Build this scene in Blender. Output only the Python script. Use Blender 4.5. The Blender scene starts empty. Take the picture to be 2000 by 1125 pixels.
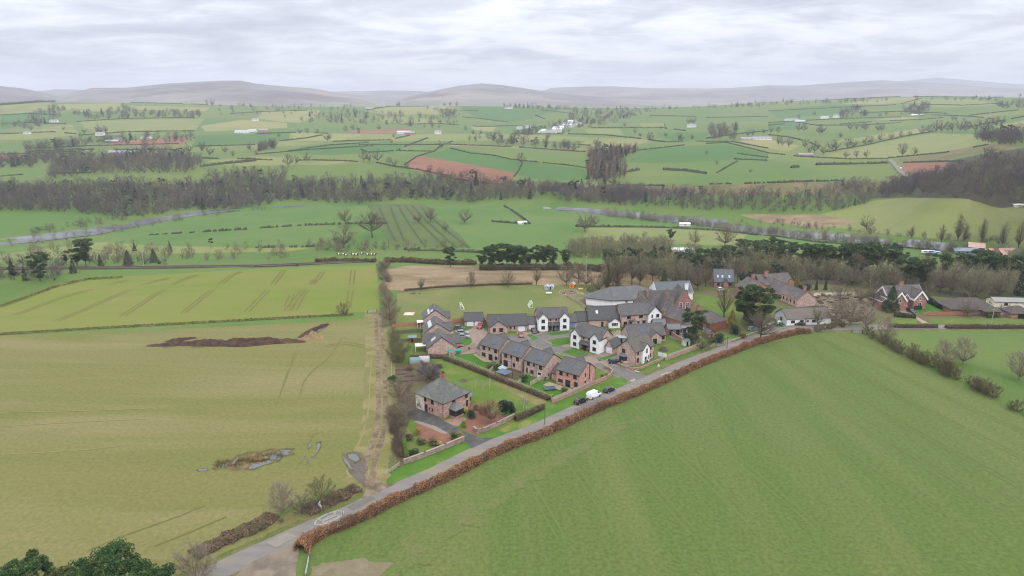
import bpy, bmesh, math, random
import numpy as np
from mathutils import Vector, Matrix, noise
from mathutils.geometry import delaunay_2d_cdt
sc = bpy.context.scene
C = sc.collection
rnd = random.Random(7)
# ------------------------------------------------------------------ camera
H, F, PITCH = 85.0, 2000 * 24 / 36, math.radians(14.8)
cd = bpy.data.cameras.new('camera'); cd.lens = 24; cd.sensor_width = 36; cd.clip_start = 1; cd.clip_end = 40000
cam = bpy.data.objects.new('camera', cd); C.objects.link(cam)
cam.location = (0, 0, H); cam.rotation_euler = (math.radians(90) - PITCH, 0, 0)
sc.camera = cam
# ------------------------------------------------------------------ world: overcast sky
SUN_EL, SUN_AZ = math.radians(48), math.radians(150)
w = bpy.data.worlds.new('World'); sc.world = w; w.use_nodes = True
nt = w.node_tree; nt.nodes.clear()
def N(nt, t, **k):
    n = nt.nodes.new(t)
    for a, b in k.items(): setattr(n, a, b)
    return n
def L(nt, a, b): nt.links.new(a, b)
sky = N(nt, 'ShaderNodeTexSky', sky_type='NISHITA', sun_disc=False, sun_elevation=SUN_EL, sun_rotation=SUN_AZ)
tc = N(nt, 'ShaderNodeTexCoord'); sep = N(nt, 'ShaderNodeSeparateXYZ'); L(nt, tc.outputs['Generated'], sep.inputs[0])
def MA(nt, op, a, b=None, clamp=False):
    n = N(nt, 'ShaderNodeMath', operation=op, use_clamp=clamp)
    for i, v in enumerate((a, b)):
        if v is None: continue
        if isinstance(v, (int, float)): n.inputs[i].default_value = v
        else: L(nt, v, n.inputs[i])
    return n.outputs[0]
zc = MA(nt, 'MAXIMUM', sep.outputs[2], 0.0)
zd = MA(nt, 'ADD', zc, 0.12)
u = MA(nt, 'DIVIDE', sep.outputs[0], zd); v = MA(nt, 'DIVIDE', sep.outputs[1], zd)
cmb = N(nt, 'ShaderNodeCombineXYZ'); L(nt, u, cmb.inputs[0]); L(nt, v, cmb.inputs[1]); cmb.inputs[2].default_value = 3.1
def noise_tex(nt, vec, scale, detail=5, rough=.55, dist=0):
    n = N(nt, 'ShaderNodeTexNoise'); n.inputs['Scale'].default_value = scale; n.inputs['Detail'].default_value = detail
    n.inputs['Roughness'].default_value = rough; n.inputs['Distortion'].default_value = dist
    if vec is not None: L(nt, vec, n.inputs['Vector'])
    return n.outputs['Fac']
def ramp(nt, fac, stops):
    r = N(nt, 'ShaderNodeValToRGB'); L(nt, fac, r.inputs[0]); e = r.color_ramp.elements
    while len(e) < len(stops): e.new(.5)
    for i, (p, c) in enumerate(stops):
        e[i].position = p; e[i].color = (*c, 1) if len(c) == 3 else c
    return r.outputs[0]
n1 = noise_tex(nt, cmb.outputs[0], 1.0, 7, .55, .6)
mpv = N(nt, 'ShaderNodeMapping'); mpv.inputs['Scale'].default_value = (.8, 1, 1); L(nt, cmb.outputs[0], mpv.inputs[0])
n2 = noise_tex(nt, mpv.outputs[0], 2.8, 7, .6, .5)
nn = MA(nt, 'ADD', MA(nt, 'MULTIPLY', n1, .6), MA(nt, 'MULTIPLY', n2, .4))
cl = ramp(nt, nn, [(.36, (.50, .53, .61)), (.46, (.66, .69, .76)), (.53, (.86, .88, .92)), (.60, (1.0, 1.0, 1.0))])
# cloud is brighter overhead than at the horizon, as under any overcast
gain = MA(nt, 'ADD', MA(nt, 'MULTIPLY', zc, 2.5), .86)
vm = N(nt, 'ShaderNodeVectorMath', operation='SCALE'); L(nt, cl, vm.inputs[0]); L(nt, gain, vm.inputs['Scale'])
sk = N(nt, 'ShaderNodeVectorMath', operation='SCALE'); L(nt, sky.outputs[0], sk.inputs[0]); sk.inputs['Scale'].default_value = .1
mx = N(nt, 'ShaderNodeMix', data_type='RGBA'); mx.inputs[0].default_value = .93
L(nt, sk.outputs[0], mx.inputs[6]); L(nt, vm.outputs[0], mx.inputs[7])
bg = N(nt, 'ShaderNodeBackground'); L(nt, mx.outputs[2], bg.inputs[0]); bg.inputs[1].default_value = 1.0
wo = N(nt, 'ShaderNodeOutputWorld'); L(nt, bg.outputs[0], wo.inputs[0])
# ------------------------------------------------------------------ sun behind thin cloud
sl = bpy.data.lights.new('sun', 'SUN'); sl.energy = 1.3; sl.angle = math.radians(14); sl.color = (1, .96, .9)
so = bpy.data.objects.new('sun', sl); C.objects.link(so)
sdir = Vector((math.sin(SUN_AZ) * math.cos(SUN_EL), math.cos(SUN_AZ) * math.cos(SUN_EL), math.sin(SUN_EL)))
so.rotation_euler = (-sdir).to_track_quat('-Z', 'Y').to_euler(); so.location = (0, 0, 300)
sc.view_settings.view_transform = 'Standard'; sc.view_settings.look = 'None'
sc.view_settings.exposure = .1; sc.view_settings.gamma = 1
cy = sc.cycles; cy.max_bounces = 4; cy.diffuse_bounces = 2; cy.glossy_bounces = 2; cy.transmission_bounces = 2; cy.volume_bounces = 0
cy.transparent_max_bounces = 4; cy.caustics_reflective = False; cy.caustics_refractive = False; cy.sample_clamp_indirect = 4
cy.use_denoising = True; cy.filter_width = 1.1
# ------------------------------------------------------------------ helpers
def lin(v): v /= 255; return v / 12.92 if v <= .04045 else ((v + .055) / 1.055) ** 2.4
K = 1 / 2.35
def c(r, g, b, k=1.0): return (lin(r) * K * k, lin(g) * K * .965 * k, lin(b) * K * .84 * k)
def cv(r, g, b): return tuple(min(.6, x) for x in c(r, g, b, 1.65))
def cw(r, g, b): return tuple(min(.86, lin(x) * .96) for x in (r, g, b))
def tag(o, label=None, cat=None, group=None, kind=None):
    if label: o['label'] = label
    if cat: o['category'] = cat
    if group: o['group'] = group
    if kind: o['kind'] = kind
    return o
MATS = {}
def mat(name, c1, c2=None, scale=.5, rough=.9, c3=None, scale3=.05, w3=(.45, .65), fine=0, fscale=6, stretch=None, rot=0, metal=0, coords='pos', spec=.2, lo=.35, hi=.65, bump=0, alpha=1):
    """Principled surface whose colour varies between c1 and c2 by noise, with patches of c3 and fine grain."""
    if name in MATS: return MATS[name]
    m = bpy.data.materials.new(name); m.use_nodes = True; t = m.node_tree; b = t.nodes['Principled BSDF']
    b.inputs['Roughness'].default_value = rough; b.inputs['Metallic'].default_value = metal
    b.inputs['Specular IOR Level'].default_value = spec
    if coords == 'pos': vec = N(t, 'ShaderNodeNewGeometry').outputs['Position']
    else: vec = N(t, 'ShaderNodeTexCoord').outputs['Object']
    sv = vec
    if stretch:
        mp = N(t, 'ShaderNodeMapping'); mp.inputs['Rotation'].default_value = (0, 0, rot); mp.inputs['Scale'].default_value = stretch
        L(t, vec, mp.inputs[0]); sv = mp.outputs[0]
    c2 = c2 or tuple(x * .8 for x in c1)
    out = ramp(t, noise_tex(t, sv, scale, 6, .6), [(lo, c1), (hi, c2)])
    if c3:
        f = ramp(t, noise_tex(t, sv, scale3, 4, .6, .5), [(w3[0], (0, 0, 0)), (w3[1], (1, 1, 1))])
        q = N(t, 'ShaderNodeMix', data_type='RGBA'); L(t, f, q.inputs[0]); L(t, out, q.inputs[6]); q.inputs[7].default_value = (*c3, 1); out = q.outputs[2]
    if fine:
        f = noise_tex(t, vec, fscale, 3, .7)
        g = MA(t, 'ADD', MA(t, 'MULTIPLY', f, 4.4 * fine), 1 - 2.2 * fine)
        q = N(t, 'ShaderNodeVectorMath', operation='SCALE'); L(t, out, q.inputs[0]); L(t, g, q.inputs['Scale']); out = q.outputs[0]
    if bump:
        bn = N(t, 'ShaderNodeBump'); bn.inputs['Strength'].default_value = bump; L(t, noise_tex(t, vec, fscale, 4), bn.inputs['Height']); L(t, bn.outputs[0], b.inputs['Normal'])
    L(t, out, b.inputs['Base Color'])
    MATS[name] = m; m['o'] = 0
    return m
def mesh_np(name, co, faces, mats, fm=None, smooth=False):
    """numpy mesh; faces is (n,k) int array or a list of such arrays."""
    me = bpy.data.meshes.new(name)
    fl = faces if isinstance(faces, list) else [faces]
    fl = [np.asarray(f, np.int32) for f in fl if len(f)]
    nv = len(co); me.vertices.add(nv); me.vertices.foreach_set('co', np.asarray(co, np.float32).ravel())
    loops = np.concatenate([f.ravel() for f in fl]); tot = np.concatenate([np.full(len(f), f.shape[1], np.int32) for f in fl])
    me.loops.add(len(loops)); me.loops.foreach_set('vertex_index', loops)
    st = np.concatenate([[0], np.cumsum(tot)[:-1]]).astype(np.int32)
    me.polygons.add(len(tot)); me.polygons.foreach_set('loop_start', st); me.polygons.foreach_set('loop_total', tot)
    for m in mats: me.materials.append(m)
    if fm is not None: me.polygons.foreach_set('material_index', np.asarray(fm, np.int32))
    me.polygons.foreach_set('use_smooth', np.full(len(tot), smooth, bool))
    me.update(calc_edges=True); me.validate()
    return me
def link(name, me, parent=None, loc=None, rot=None):
    o = bpy.data.objects.new(name, me); C.objects.link(o)
    if parent: o.parent = parent
    if loc is not None: o.location = loc
    if rot is not None: o.rotation_euler = (0, 0, rot)
    return o
# ------------------------------------------------------------------ terrain
def ray(px, py):
    x = (px - 1000) / F; y = (562.5 - py) / F
    return x, math.cos(PITCH) + y * math.sin(PITCH), -math.sin(PITCH) + y * math.cos(PITCH)
def G0(px, py, z=0.0):
    x, dy, dz = ray(px, py); t = (z - H) / dz
    return (x * t, dy * t)
def zat(px, py, D):
    x, dy, dz = ray(px, py); return H + dz * D / dy
# control: column -> list of (py, z) seen, or ('D', distance, z) hidden
COL = {
 -250: [(520, 0), (495, -8), (480, -24), (420, -16), (400, -10), (350, 0), (300, 12), (270, 28), (240, 48), ('R', 200)],
 0: [(530, 0), (500, -8), (474, -25), (466, -26), (420, -16), (405, -12), (345, 0), (300, 12), (270, 28), (240, 48), ('R', 199)],
 250: [(525, 0), (500, -8), (470, -16), (441, -26), (430, -26), (400, -18), (380, -8), (340, 2), (300, 14), (270, 28), (240, 48), ('R', 200)],
 450: [(520, 0), (497, -12), (470, -14), (440, -16), (408, -22), ('D', 760, -28), ('D', 860, -16), (335, 4), (300, 15), (270, 28), (240, 46), ('R', 205)],
 700: [(520, 0), (497, -12), (470, -14), (430, -13), (398, -13), ('D', 770, -28), ('D', 850, -16), (335, 4), (300, 16), (270, 27), (240, 44), ('R', 208)],
 900: [(520, 0), (497, -12), (470, -14), (430, -13), (400, -14), ('D', 770, -28), ('D', 850, -16), (345, 2), (300, 16), (270, 27), (240, 42), ('R', 207)],
 1080: [(520, 0), (490, -12), (460, -16), (425, -18), (408, -26), ('D', 770, -28), ('D', 840, -18), (360, 0), (300, 15), (270, 26), (240, 42), ('R', 209)],
 1300: [(520, 0), (490, -10), (455, -18), (430, -26), (418, -27), ('D', 780, -20), (365, 0), (300, 18), (270, 30), (240, 46), ('R', 210)],
 1500: [(525, 0), (490, -10), (462, -22), (448, -27), (436, -27), (400, -14), (365, 2), (320, 12), (280, 26), (250, 42), (225, 62), ('R', 199)],
 1750: [(530, 0), (505, -10), (485, -24), (476, -27), (466, -27), (420, -14), (388, -8), (345, 6), (310, 16), (270, 32), (240, 50), ('R', 189)],
 1950: [(535, 0), (515, -10), (500, -26), (488, -27), (478, -24), (430, -12), (405, -6), (340, 25), (300, 44), (275, 46), (240, 58), ('R', 191)],
 2250: [(540, 0), (530, -6), (515, -20), (500, -22), (430, -5), (380, 15), (330, 45), (300, 50), (260, 60), (240, 66), ('R', 195)],
}
cp = []
for px, L_ in COL.items():
    for r_ in L_:
        if r_[0] == 'D': D, z = r_[1], r_[2]; X = (px - 1000) / F * (D * math.cos(PITCH) - (z - H) * math.sin(PITCH)); cp.append((X / D, math.log(D), z))
        elif r_[0] == 'R':
            D = 2700; z = zat(px, r_[1], D); x, dy, dz = ray(px, r_[1]); cp.append((x / dy, math.log(D), z))
            for D2, z2 in ((3500, z - 22), (4600, z - 22), (9000, z - 20)): cp.append((x / dy, math.log(D2), z2))
        else:
            X, Y = G0(px, r_[0], r_[1]); cp.append((X / Y, math.log(Y), r_[1]))
    x = (px - 1000) / F
    for D in (40, 90, 170, 260): cp.append((x * 1.02, math.log(D), 0))
cp = np.array(cp); UA = 1.6
def phi(r): return np.where(r > 1e-9, r * r * np.log(np.maximum(r, 1e-9)), 0)
ctr = np.stack([cp[:, 0] * UA, cp[:, 1]], 1)
n_ = len(ctr); A_ = np.zeros((n_ + 3, n_ + 3))
A_[:n_, :n_] = phi(np.linalg.norm(ctr[:, None] - ctr[None], axis=2)) + np.eye(n_) * .002
A_[:n_, n_] = 1; A_[:n_, n_ + 1:] = ctr; A_[n_:, :n_] = A_[:n_, n_:].T
sol = np.linalg.solve(A_, np.concatenate([cp[:, 2], np.zeros(3)]))
U0, U1, S0, S1, NU, NS = -1.1, 1.1, math.log(30), math.log(9000), 221, 400
gu = np.linspace(U0, U1, NU); gs = np.linspace(S0, S1, NS)
GG = np.zeros((NU, NS))
for i, uu in enumerate(gu):
    q = np.stack([np.full(NS, min(max(uu, -.98), .98) * UA), gs], 1)
    GG[i] = phi(np.linalg.norm(q[:, None] - ctr[None], axis=2)) @ sol[:n_] + sol[n_] + q @ sol[n_ + 1:]
sm = np.clip((np.exp(gs) - 320) / 45, 0, 1); GG *= (sm * sm * (3 - 2 * sm))[None]
def hz(X, Y):
    X = np.asarray(X, float); Y = np.asarray(Y, float); R = np.maximum(np.abs(Y), 31.0)
    U = np.clip(X / R, U0, U1 - 1e-6); S = np.clip(np.log(R), S0, S1 - 1e-6)
    a = (U - U0) / (U1 - U0) * (NU - 1); b = (S - S0) / (S1 - S0) * (NS - 1)
    i = np.minimum(a.astype(int), NU - 2); j = np.minimum(b.astype(int), NS - 2); a = a - i; b = b - j
    return GG[i, j] * (1 - a) * (1 - b) + GG[i + 1, j] * a * (1 - b) + GG[i, j + 1] * (1 - a) * b + GG[i + 1, j + 1] * a * b
YS = np.exp(np.linspace(math.log(35), math.log(8500), 2600))
def P(px, py):
    """ground point (x, y, z) seen at a pixel of the 2000 px photograph"""
    x, dy, dz = ray(px, py); t = YS / dy
    zr = H + dz * t; zt = hz(x * t, YS); k = np.nonzero(zr <= zt)[0]
    if len(k) == 0: kk = int(np.argmin(((zr - zt) / YS)[:2300])); k = [kk]; tt = t[kk]
    else: tt = None
    k = k[0]
    if tt is not None: pass
    elif k > 0:
        d0 = zr[k - 1] - zt[k - 1]; d1 = zr[k] - zt[k]; f = d0 / (d0 - d1) if d0 != d1 else 0
        tt = t[k - 1] + (t[k] - t[k - 1]) * f
    else: tt = t[0]
    return Vector((x * tt, dy * tt, float(hz(x * tt, dy * tt))))
def PD(px, D):
    z = 0
    for _ in range(3):
        X = (px - 1000) / F * (D * math.cos(PITCH) - (z - H) * math.sin(PITCH)); z = float(hz(X, D))
    return Vector((X, D, z))
def W2(p): return P(*p).xy
def dense(pts, step_px=14):
    out = []
    for a, b in zip(pts, pts[1:]):
        n = max(1, int(math.hypot(b[0] - a[0], b[1] - a[1]) / step_px))
        for i in range(n): out.append((a[0] + (b[0] - a[0]) * i / n, a[1] + (b[1] - a[1]) * i / n))
    out.append(pts[-1]); return out
# ------------------------------------------------------------------ ground: one sheet, one material per field
SR = math.radians
gm = []
def GM(m): gm.append(m); return len(gm) - 1
def grass(name, a, b, c3=None, s=.03, **k):
    return GM(mat(name, c(*a), c(*b), scale=s, c3=c(*c3) if c3 else None, scale3=k.pop('scale3', .012), fine=k.pop('fine', .22), fscale=k.pop('fscale', 1.3), **k))
g_def = grass('pasture grass', (120, 152, 76), (108, 147, 68), (134, 156, 86), s=.012)
g_far = grass('distant pasture grass', (124, 153, 82), (112, 147, 74), (142, 158, 90), s=.004, scale3=.003)
g_oli = grass('winter stubble grass', (152, 152, 94), (140, 147, 80), (166, 159, 110), s=.02, scale3=.03, fine=.2, fscale=1.0, stretch=(.25, 1.6, 1), rot=SR(6))
g_crop = grass('young crop', (150, 164, 76), (136, 158, 66), (158, 162, 88), s=.03, scale3=.02, stretch=(.4, 1.2, 1), rot=SR(8), fine=.12)
g_near = grass('near field grass', (120, 143, 76), (112, 138, 68), (132, 146, 84), s=.5, scale3=.05, stretch=(1, .06, 1), rot=SR(14), fine=.3, fscale=1.1)
g_brt = grass('bright grass', (116, 148, 72), (104, 142, 62), (130, 152, 82), s=.06)
g_play = grass('playing field grass', (144, 152, 90), (128, 148, 80), (168, 160, 110), s=.03, scale3=.02, w3=(.5, .7))
g_str = grass('rough straw grass', (200, 176, 148), (172, 150, 122), (148, 132, 104), s=.07, scale3=.06, fine=.3, stretch=(.5, 1.6, 1))
g_mid = grass('floodplain pasture', (114, 153, 76), (104, 147, 68), (126, 156, 84), s=.02, fine=.08)
g_yel = grass('yellowing pasture', (160, 172, 102), (148, 162, 96), (170, 172, 116), s=.02)
g_pale = grass('pale pasture', (176, 180, 118), (164, 172, 108), (182, 178, 126), s=.01)
g_deep = grass('deep green pasture', (102, 147, 76), (94, 139, 70), None, s=.01)
g_red = grass('red ploughed soil', (176, 124, 104), (160, 110, 92), (190, 140, 116), s=.02, scale3=.02, stretch=(.3, 1, 1), rot=SR(-20))
g_strip = grass('strip grazed pasture', (116, 138, 80), (106, 128, 74), None, s=.03)
g_scr = grass('rough scrub grass', (140, 142, 92), (124, 120, 78), (160, 140, 104), s=.05, scale3=.04)
g_wood = grass('woodland floor', (98, 92, 76), (84, 82, 66), (104, 112, 70), s=.05, scale3=.03)
g_org = grass('orange stubble', (206, 170, 110), (196, 160, 104), None, s=.02)
g_gar = grass('garden lawn', (124, 150, 70), (108, 142, 58), (140, 150, 86), s=.15, scale3=.1, fine=.2)
g_vil = grass('village rough ground', (128, 136, 84), (112, 124, 72), (138, 124, 96), s=.08, scale3=.06)
FIELDS = [
 (g_yel, [(540,262),(1000,262),(1150,268),(1150,275),(560,275)]),
 (g_oli, [(-900,700),(-300,672),(0,655),(300,645),(500,636),(690,625),(738,618),(758,700),(765,860),(745,935),(715,942),(640,962),(560,990),(500,1030),(430,1062),(330,1098),(0,1190),(-900,1500)]),
 (g_oli, [(-300,1300),(0,1188),(330,1095),(500,1028),(600,985),(712,940),(712,960),(600,1012),(448,1080),(330,1140),(100,1260)]),
 (g_crop, [(-500,780),(-200,680),(0,598),(40,580),(110,556),(175,543),(330,535),(500,525),(640,520),(733,518),(737,560),(740,605),(600,617),(400,628),(200,640),(0,653),(-300,672)]),
 (g_brt, [(-600,575),(0,556),(150,545),(110,556),(40,580),(0,598),(-200,680),(-500,780)]),
 (g_near, [(590,1100),(600,1072),(640,1046),(740,998),(1000,878),(1250,765),(1450,690),(1590,645),(1640,642),(1690,657),(1780,703),(1900,760),(2000,812),(2500,1030),(2600,1600),(500,1500)]),
 (g_brt, [(1700,640),(2600,640),(2600,1070),(2000,812),(1780,703),(1690,657)]),
 (g_vil, [(745,640),(800,520),(1200,520),(1400,520),(1700,520),(2400,525),(2400,640),(1700,640),(1590,640),(1400,690),(1250,755),(1000,868),(740,990),(700,990),(750,930),(768,850)]),
 (g_wood, [(1165,526),(1300,512),(1440,510),(1560,522),(1700,528),(1850,538),(2400,552),(2400,600),(2000,584),(1880,584),(1700,568),(1640,552),(1560,550),(1440,536),(1430,555),(1390,548),(1340,560),(1260,555),(1160,556)]),
 (g_gar, [(770,640),(830,640),(1000,640),(1250,640),(1400,640),(1440,668),(1270,730),(1000,850),(800,925),(775,860)]),
 (g_play, [(775,572),(900,562),(1000,559),(1160,556),(1165,575),(1190,590),(1140,612),(1040,612),(900,617),(880,638),(772,642)]),
 (g_str, [(748,528),(800,518),(950,521),(1200,525),(1320,545),(1290,558),(1160,556),(1000,555),(790,568),(757,566)]),
 (g_brt, [(790,508),(960,503),(1000,500),(1000,488),(860,486),(730,492),(620,487),(560,490),(420,505),(320,521),(600,514)]),
 (g_mid, [(0,495),(200,470),(250,448),(430,410),(560,400),(830,398),(990,403),(1190,415),(1330,436),(1300,446),(1140,446),(1100,470),(1000,480),(900,484),(620,482),(500,490),(300,492),(0,505)]),
 (g_yel, [(-200,515),(0,497),(200,472),(300,480),(500,484),(620,482),(560,492),(300,495),(0,510)]),
 (g_strip, [(716,400),(770,398),(828,398),(845,420),(872,434),(920,484),(850,484),(790,480),(775,488),(755,470)]),
 (g_yel, [(1150,444),(1300,446),(1460,456),(1440,482),(1300,475),(1200,470),(1140,462)]),
 (g_mid, [(1460,462),(1560,466),(1700,478),(1780,492),(1680,496),(1500,480),(1440,478)]),
 (g_mid, [(0,412),(100,404),(280,400),(300,412),(180,430),(0,462),(-200,480),(-300,430)]),
 (g_yel, [(1700,392),(1780,385),(1880,388),(2100,410),(2200,470),(2000,480),(1900,472),(1780,462),(1700,452),(1560,436),(1600,420)]),
 (g_str, [(1440,420),(1500,416),(1600,420),(1680,436),(1600,446),(1500,434)]),
 (g_scr, [(1170,365),(1300,363),(1500,360),(1720,352),(1740,372),(1500,382),(1300,380),(1190,384)]),
 (g_wood, [(1740,352),(1800,335),(1860,312),(1920,300),(2000,288),(2400,270),(2400,420),(2000,404),(1880,388),(1780,385),(1700,388)]),
 (g_red, [(793,315),(803,309),(818,305),(900,318),(1008,338),(1000,352),(985,362),(930,362),(860,345),(800,330)]),
 (g_red, [(190,284),(270,273),(360,268),(358,283),(270,285)]), (g_org, [(-60,300),(45,301),(40,308),(-60,309)]),
 (g_deep, [(375,288),(387,264),(500,262),(566,259),(565,271),(500,281)]), (g_pale, [(110,204),(238,201),(240,216),(160,218),(120,213)]),
 (g_pale, [(250,206),(410,210),(400,218),(330,215),(260,214)]), (g_yel, [(0,262),(140,243),(160,263),(60,272),(0,274)]),
 (g_pale, [(395,246),(470,234),(560,240),(560,250),(400,257)]), (g_pale, [(505,231),(515,216),(625,215),(620,228),(585,240),(540,237)]),
 (g_pale, [(567,259),(715,262),(690,268),(640,277),(575,274)]), (g_yel, [(480,284),(545,276),(630,278),(590,284),(500,290)]),
 (g_red, [(680,256),(800,250),(805,259),(690,261)]), (g_pale, [(715,217),(770,207),(850,204),(905,214),(865,217),(872,226),(830,222),(780,225),(735,222)]),
 (g_yel, [(730,226),(860,233),(860,241),(800,243),(740,236)]), (g_pale, [(920,247),(970,248),(960,257),(925,254)]),
 (g_deep, [(900,207),(1100,211),(1040,232),(1000,240),(930,231),(905,216)]), (g_str, [(870,281),(1000,285),(1150,290),(1148,293),(1000,289),(880,285)]),
 (g_yel, [(1250,241),(1300,241),(1298,251),(1255,249)]), (g_deep, [(1280,258),(1385,259),(1380,271),(1320,277),(1290,268)]),
 (g_yel, [(1140,253),(1210,252),(1220,263),(1150,261)]), (g_pale, [(1440,275),(1500,272),(1560,285),(1540,296),(1500,290)]),
 (g_deep, [(1500,240),(1580,237),(1570,252),(1500,256)]), (g_deep, [(1260,292),(1420,280),(1500,300),(1500,312),(1440,311),(1300,318),(1225,318)]),
 (g_pale, [(1700,233),(1760,228),(1800,230),(1780,236)]), (g_pale, [(1625,277),(1720,262),(1800,250),(1812,256),(1740,268),(1660,278)]),
 (g_yel, [(1600,306),(1700,281),(1820,260),(1900,262),(1940,275),(1930,285),(1750,306),(1640,310)]),
 (g_scr, [(1750,311),(1940,281),(2010,284),(1880,305),(1850,313),(1765,319)]), (g_red, [(1760,320),(1855,316),(1840,330),(1800,338),(1768,338)]),
 (g_pale, [(1940,248),(2010,233),(2060,248),(1960,252)]), (g_pale, [(1640,203),(1720,193),(1800,190),(1790,200),(1700,204)]),
 (g_yel, [(1800,192),(1900,194),(1960,205),(1850,210),(1780,204)]), (g_deep, [(1500,216),(1620,205),(1700,206),(1640,222),(1520,232)]),
 (g_yel, [(1130,283),(1160,268),(1290,272),(1240,284),(1180,290)]), (g_deep, [(0,225),(100,215),(105,232),(0,255)]), (g_yel, [(0,205),(100,201),(110,214),(0,224)]),
 (g_yel, [(155,236),(400,232),(380,256),(200,263),(165,250)]), (g_deep, [(590,286),(760,276),(790,286),(770,300),(600,303),(560,298)]),
 (g_deep, [(890,288),(1010,312),(1140,330),(1150,352),(1030,350),(1008,338),(830,304)]), (g_yel, [(1130,370),(1160,350),(1200,356),(1200,370)]),
 (g_yel, [(400,314),(500,304),(700,317),(640,322),(450,324)]),
]
def cdt_ground():
    pts = []; 
    for uu in np.tan(np.radians(np.arange(-58, 58.1, 1.0))):
        for s in np.exp(np.linspace(math.log(36), math.log(5400), 105)): pts.append((uu * s, s))
    for a in range(0, 360, 12):
        for r in (20, 33, 400, 1500, 5400):
            x, y = r * math.sin(SR(a)), r * math.cos(SR(a))
            if y < 34 or abs(x) > y * math.tan(SR(58.5)): pts.append((x, y))
    nb = len(pts); edges = []; polys = []
    for gi, (mi, poly) in enumerate(FIELDS):
        d = dense(list(poly) + [poly[0]], 16)[:-1]; w_ = []
        for k, p in enumerate(d):
            q = P(*p); r = q.y * .0035
            w_.append((q.x + r * noise.noise((q.x * .02, q.y * .02, gi)), q.y + 2 * r * noise.noise((q.x * .02, q.y * .02, gi + 50))))
        polys.append(np.array(w_)); b = len(pts); pts += w_
        edges += [(b + i, b + (i + 1) % len(w_)) for i in range(len(w_))]
    vs, es, fs, *_ = delaunay_2d_cdt([Vector(p) for p in pts], edges, [], 0, 1e-3)
    co = np.array([(v.x, v.y) for v in vs]); f = np.array([x for x in fs if len(x) == 3])
    ce = co[f].mean(1); fm = np.where(ce[:, 1] > 800, g_far, g_def)
    for (mi, _), pl in zip(FIELDS, polys):
        lo = pl.min(0); hi = pl.max(0); idx = np.nonzero(((ce >= lo) & (ce <= hi)).all(1))[0]
        if len(idx) == 0: continue
        x = ce[idx, 0]; y = ce[idx, 1]; ins = np.zeros(len(idx), bool); j = len(pl) - 1
        for i in range(len(pl)):
            xi, yi, xj, yj = *pl[i], *pl[j]
            if yi != yj: ins ^= ((yi > y) != (yj > y)) & (x < (xj - xi) * (y - yi) / (yj - yi) + xi)
            j = i
        fm[idx[ins]] = mi
    z = hz(co[:, 0], co[:, 1])
    me = mesh_np('ground', np.column_stack([co, z]), f, gm, fm, True)
    bm = bmesh.new(); bm.from_mesh(me); bmesh.ops.recalc_face_normals(bm, faces=bm.faces)
    if sum(fc.normal.z for fc in bm.faces[:50]) < 0: bmesh.ops.reverse_faces(bm, faces=bm.faces)
    bm.to_mesh(me); bm.free()
    return tag(link('ground', me), kind='structure')
cdt_ground()
# ------------------------------------------------------------------ fells beyond the farmland
m_fell = mat('moorland', c(196, 182, 172), c(116, 108, 120), scale=.0016, c3=c(122, 108, 112), scale3=.0022, w3=(.52, .6), fine=.3, fscale=.02, stretch=(.6, 1.6, 1))
def lower_slopes():
    t = m_fell.node_tree; bs = t.nodes['Principled BSDF']; src = bs.inputs['Base Color'].links[0].from_socket; g = N(t, 'ShaderNodeNewGeometry'); sx = N(t, 'ShaderNodeSeparateXYZ'); L(t, g.outputs['Position'], sx.inputs[0])
    vo = N(t, 'ShaderNodeTexVoronoi'); vo.inputs['Scale'].default_value = .0042; L(t, g.outputs['Position'], vo.inputs['Vector']); hs = N(t, 'ShaderNodeSeparateColor'); L(t, vo.outputs['Color'], hs.inputs[0])
    f = MA(t, 'MULTIPLY', ramp(t, MA(t, 'ADD', MA(t, 'DIVIDE', sx.outputs[2], 300), MA(t, 'MULTIPLY', noise_tex(t, g.outputs['Position'], .001), .3)), [(.42, (1, 1, 1)), (.66, (0, 0, 0))]), ramp(t, hs.outputs[0], [(.2, (.15, .15, .15)), (.8, (.95, .95, .95))]))
    q = N(t, 'ShaderNodeMix', data_type='RGBA'); L(t, f, q.inputs[0]); L(t, src, q.inputs[6]); q.inputs[7].default_value = (*c(150, 166, 112), 1); L(t, q.outputs[2], bs.inputs['Base Color'])
lower_slopes()
def fell(pts, Df, Dr, zf, seed):
    px = [p[0] for p in pts]; py = [p[1] for p in pts]; nx, ny = 260, 46
    co = []
    for i in range(nx):
        a = px[0] + (px[-1] - px[0]) * i / (nx - 1); q = float(np.interp(a, px, py)); x, dy, dz = ray(a, q)
        fade = min(1, i / 8, (nx - 1 - i) / 8)
        for j in range(ny):
            f = j / (ny - 1) * 1.25; D = Df + (Dr - Df) * f; X = D * x / dy; zr = H + dz / dy * Dr
            s = min(f, 1); s = s * s * (3 - 2 * s) if f <= 1 else 1 - (f - 1) * 2.2
            nz = noise.fractal((X * .0009, D * .0009, seed), 1, 2, 5) * 36 * min(1, 4 * s * (1.02 - s) + .02)
            gl = -22 * max(0, noise.noise((X * .004, D * .0006, seed + 9))) * 4 * s * (1 - min(s, 1))
            co.append((X, D, zf + (zr - zf) * s + nz + gl))
    idx = np.arange(nx * ny).reshape(nx, ny)
    f = np.stack([idx[:-1, :-1], idx[1:, :-1], idx[1:, 1:], idx[:-1, 1:]], -1).reshape(-1, 4)
    me = mesh_np('fell', np.array(co), f, [m_fell], None, True)
    tag(link('hills', me), kind='structure')
fell([(-700,172),(-300,172),(0,168),(40,172),(70,178),(110,186),(160,196),(260,212)], 4300, 6200, 70, 1)
fell([(20,200),(60,180),(110,174),(160,176),(260,190)], 6200, 9500, 70, 2)
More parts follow.
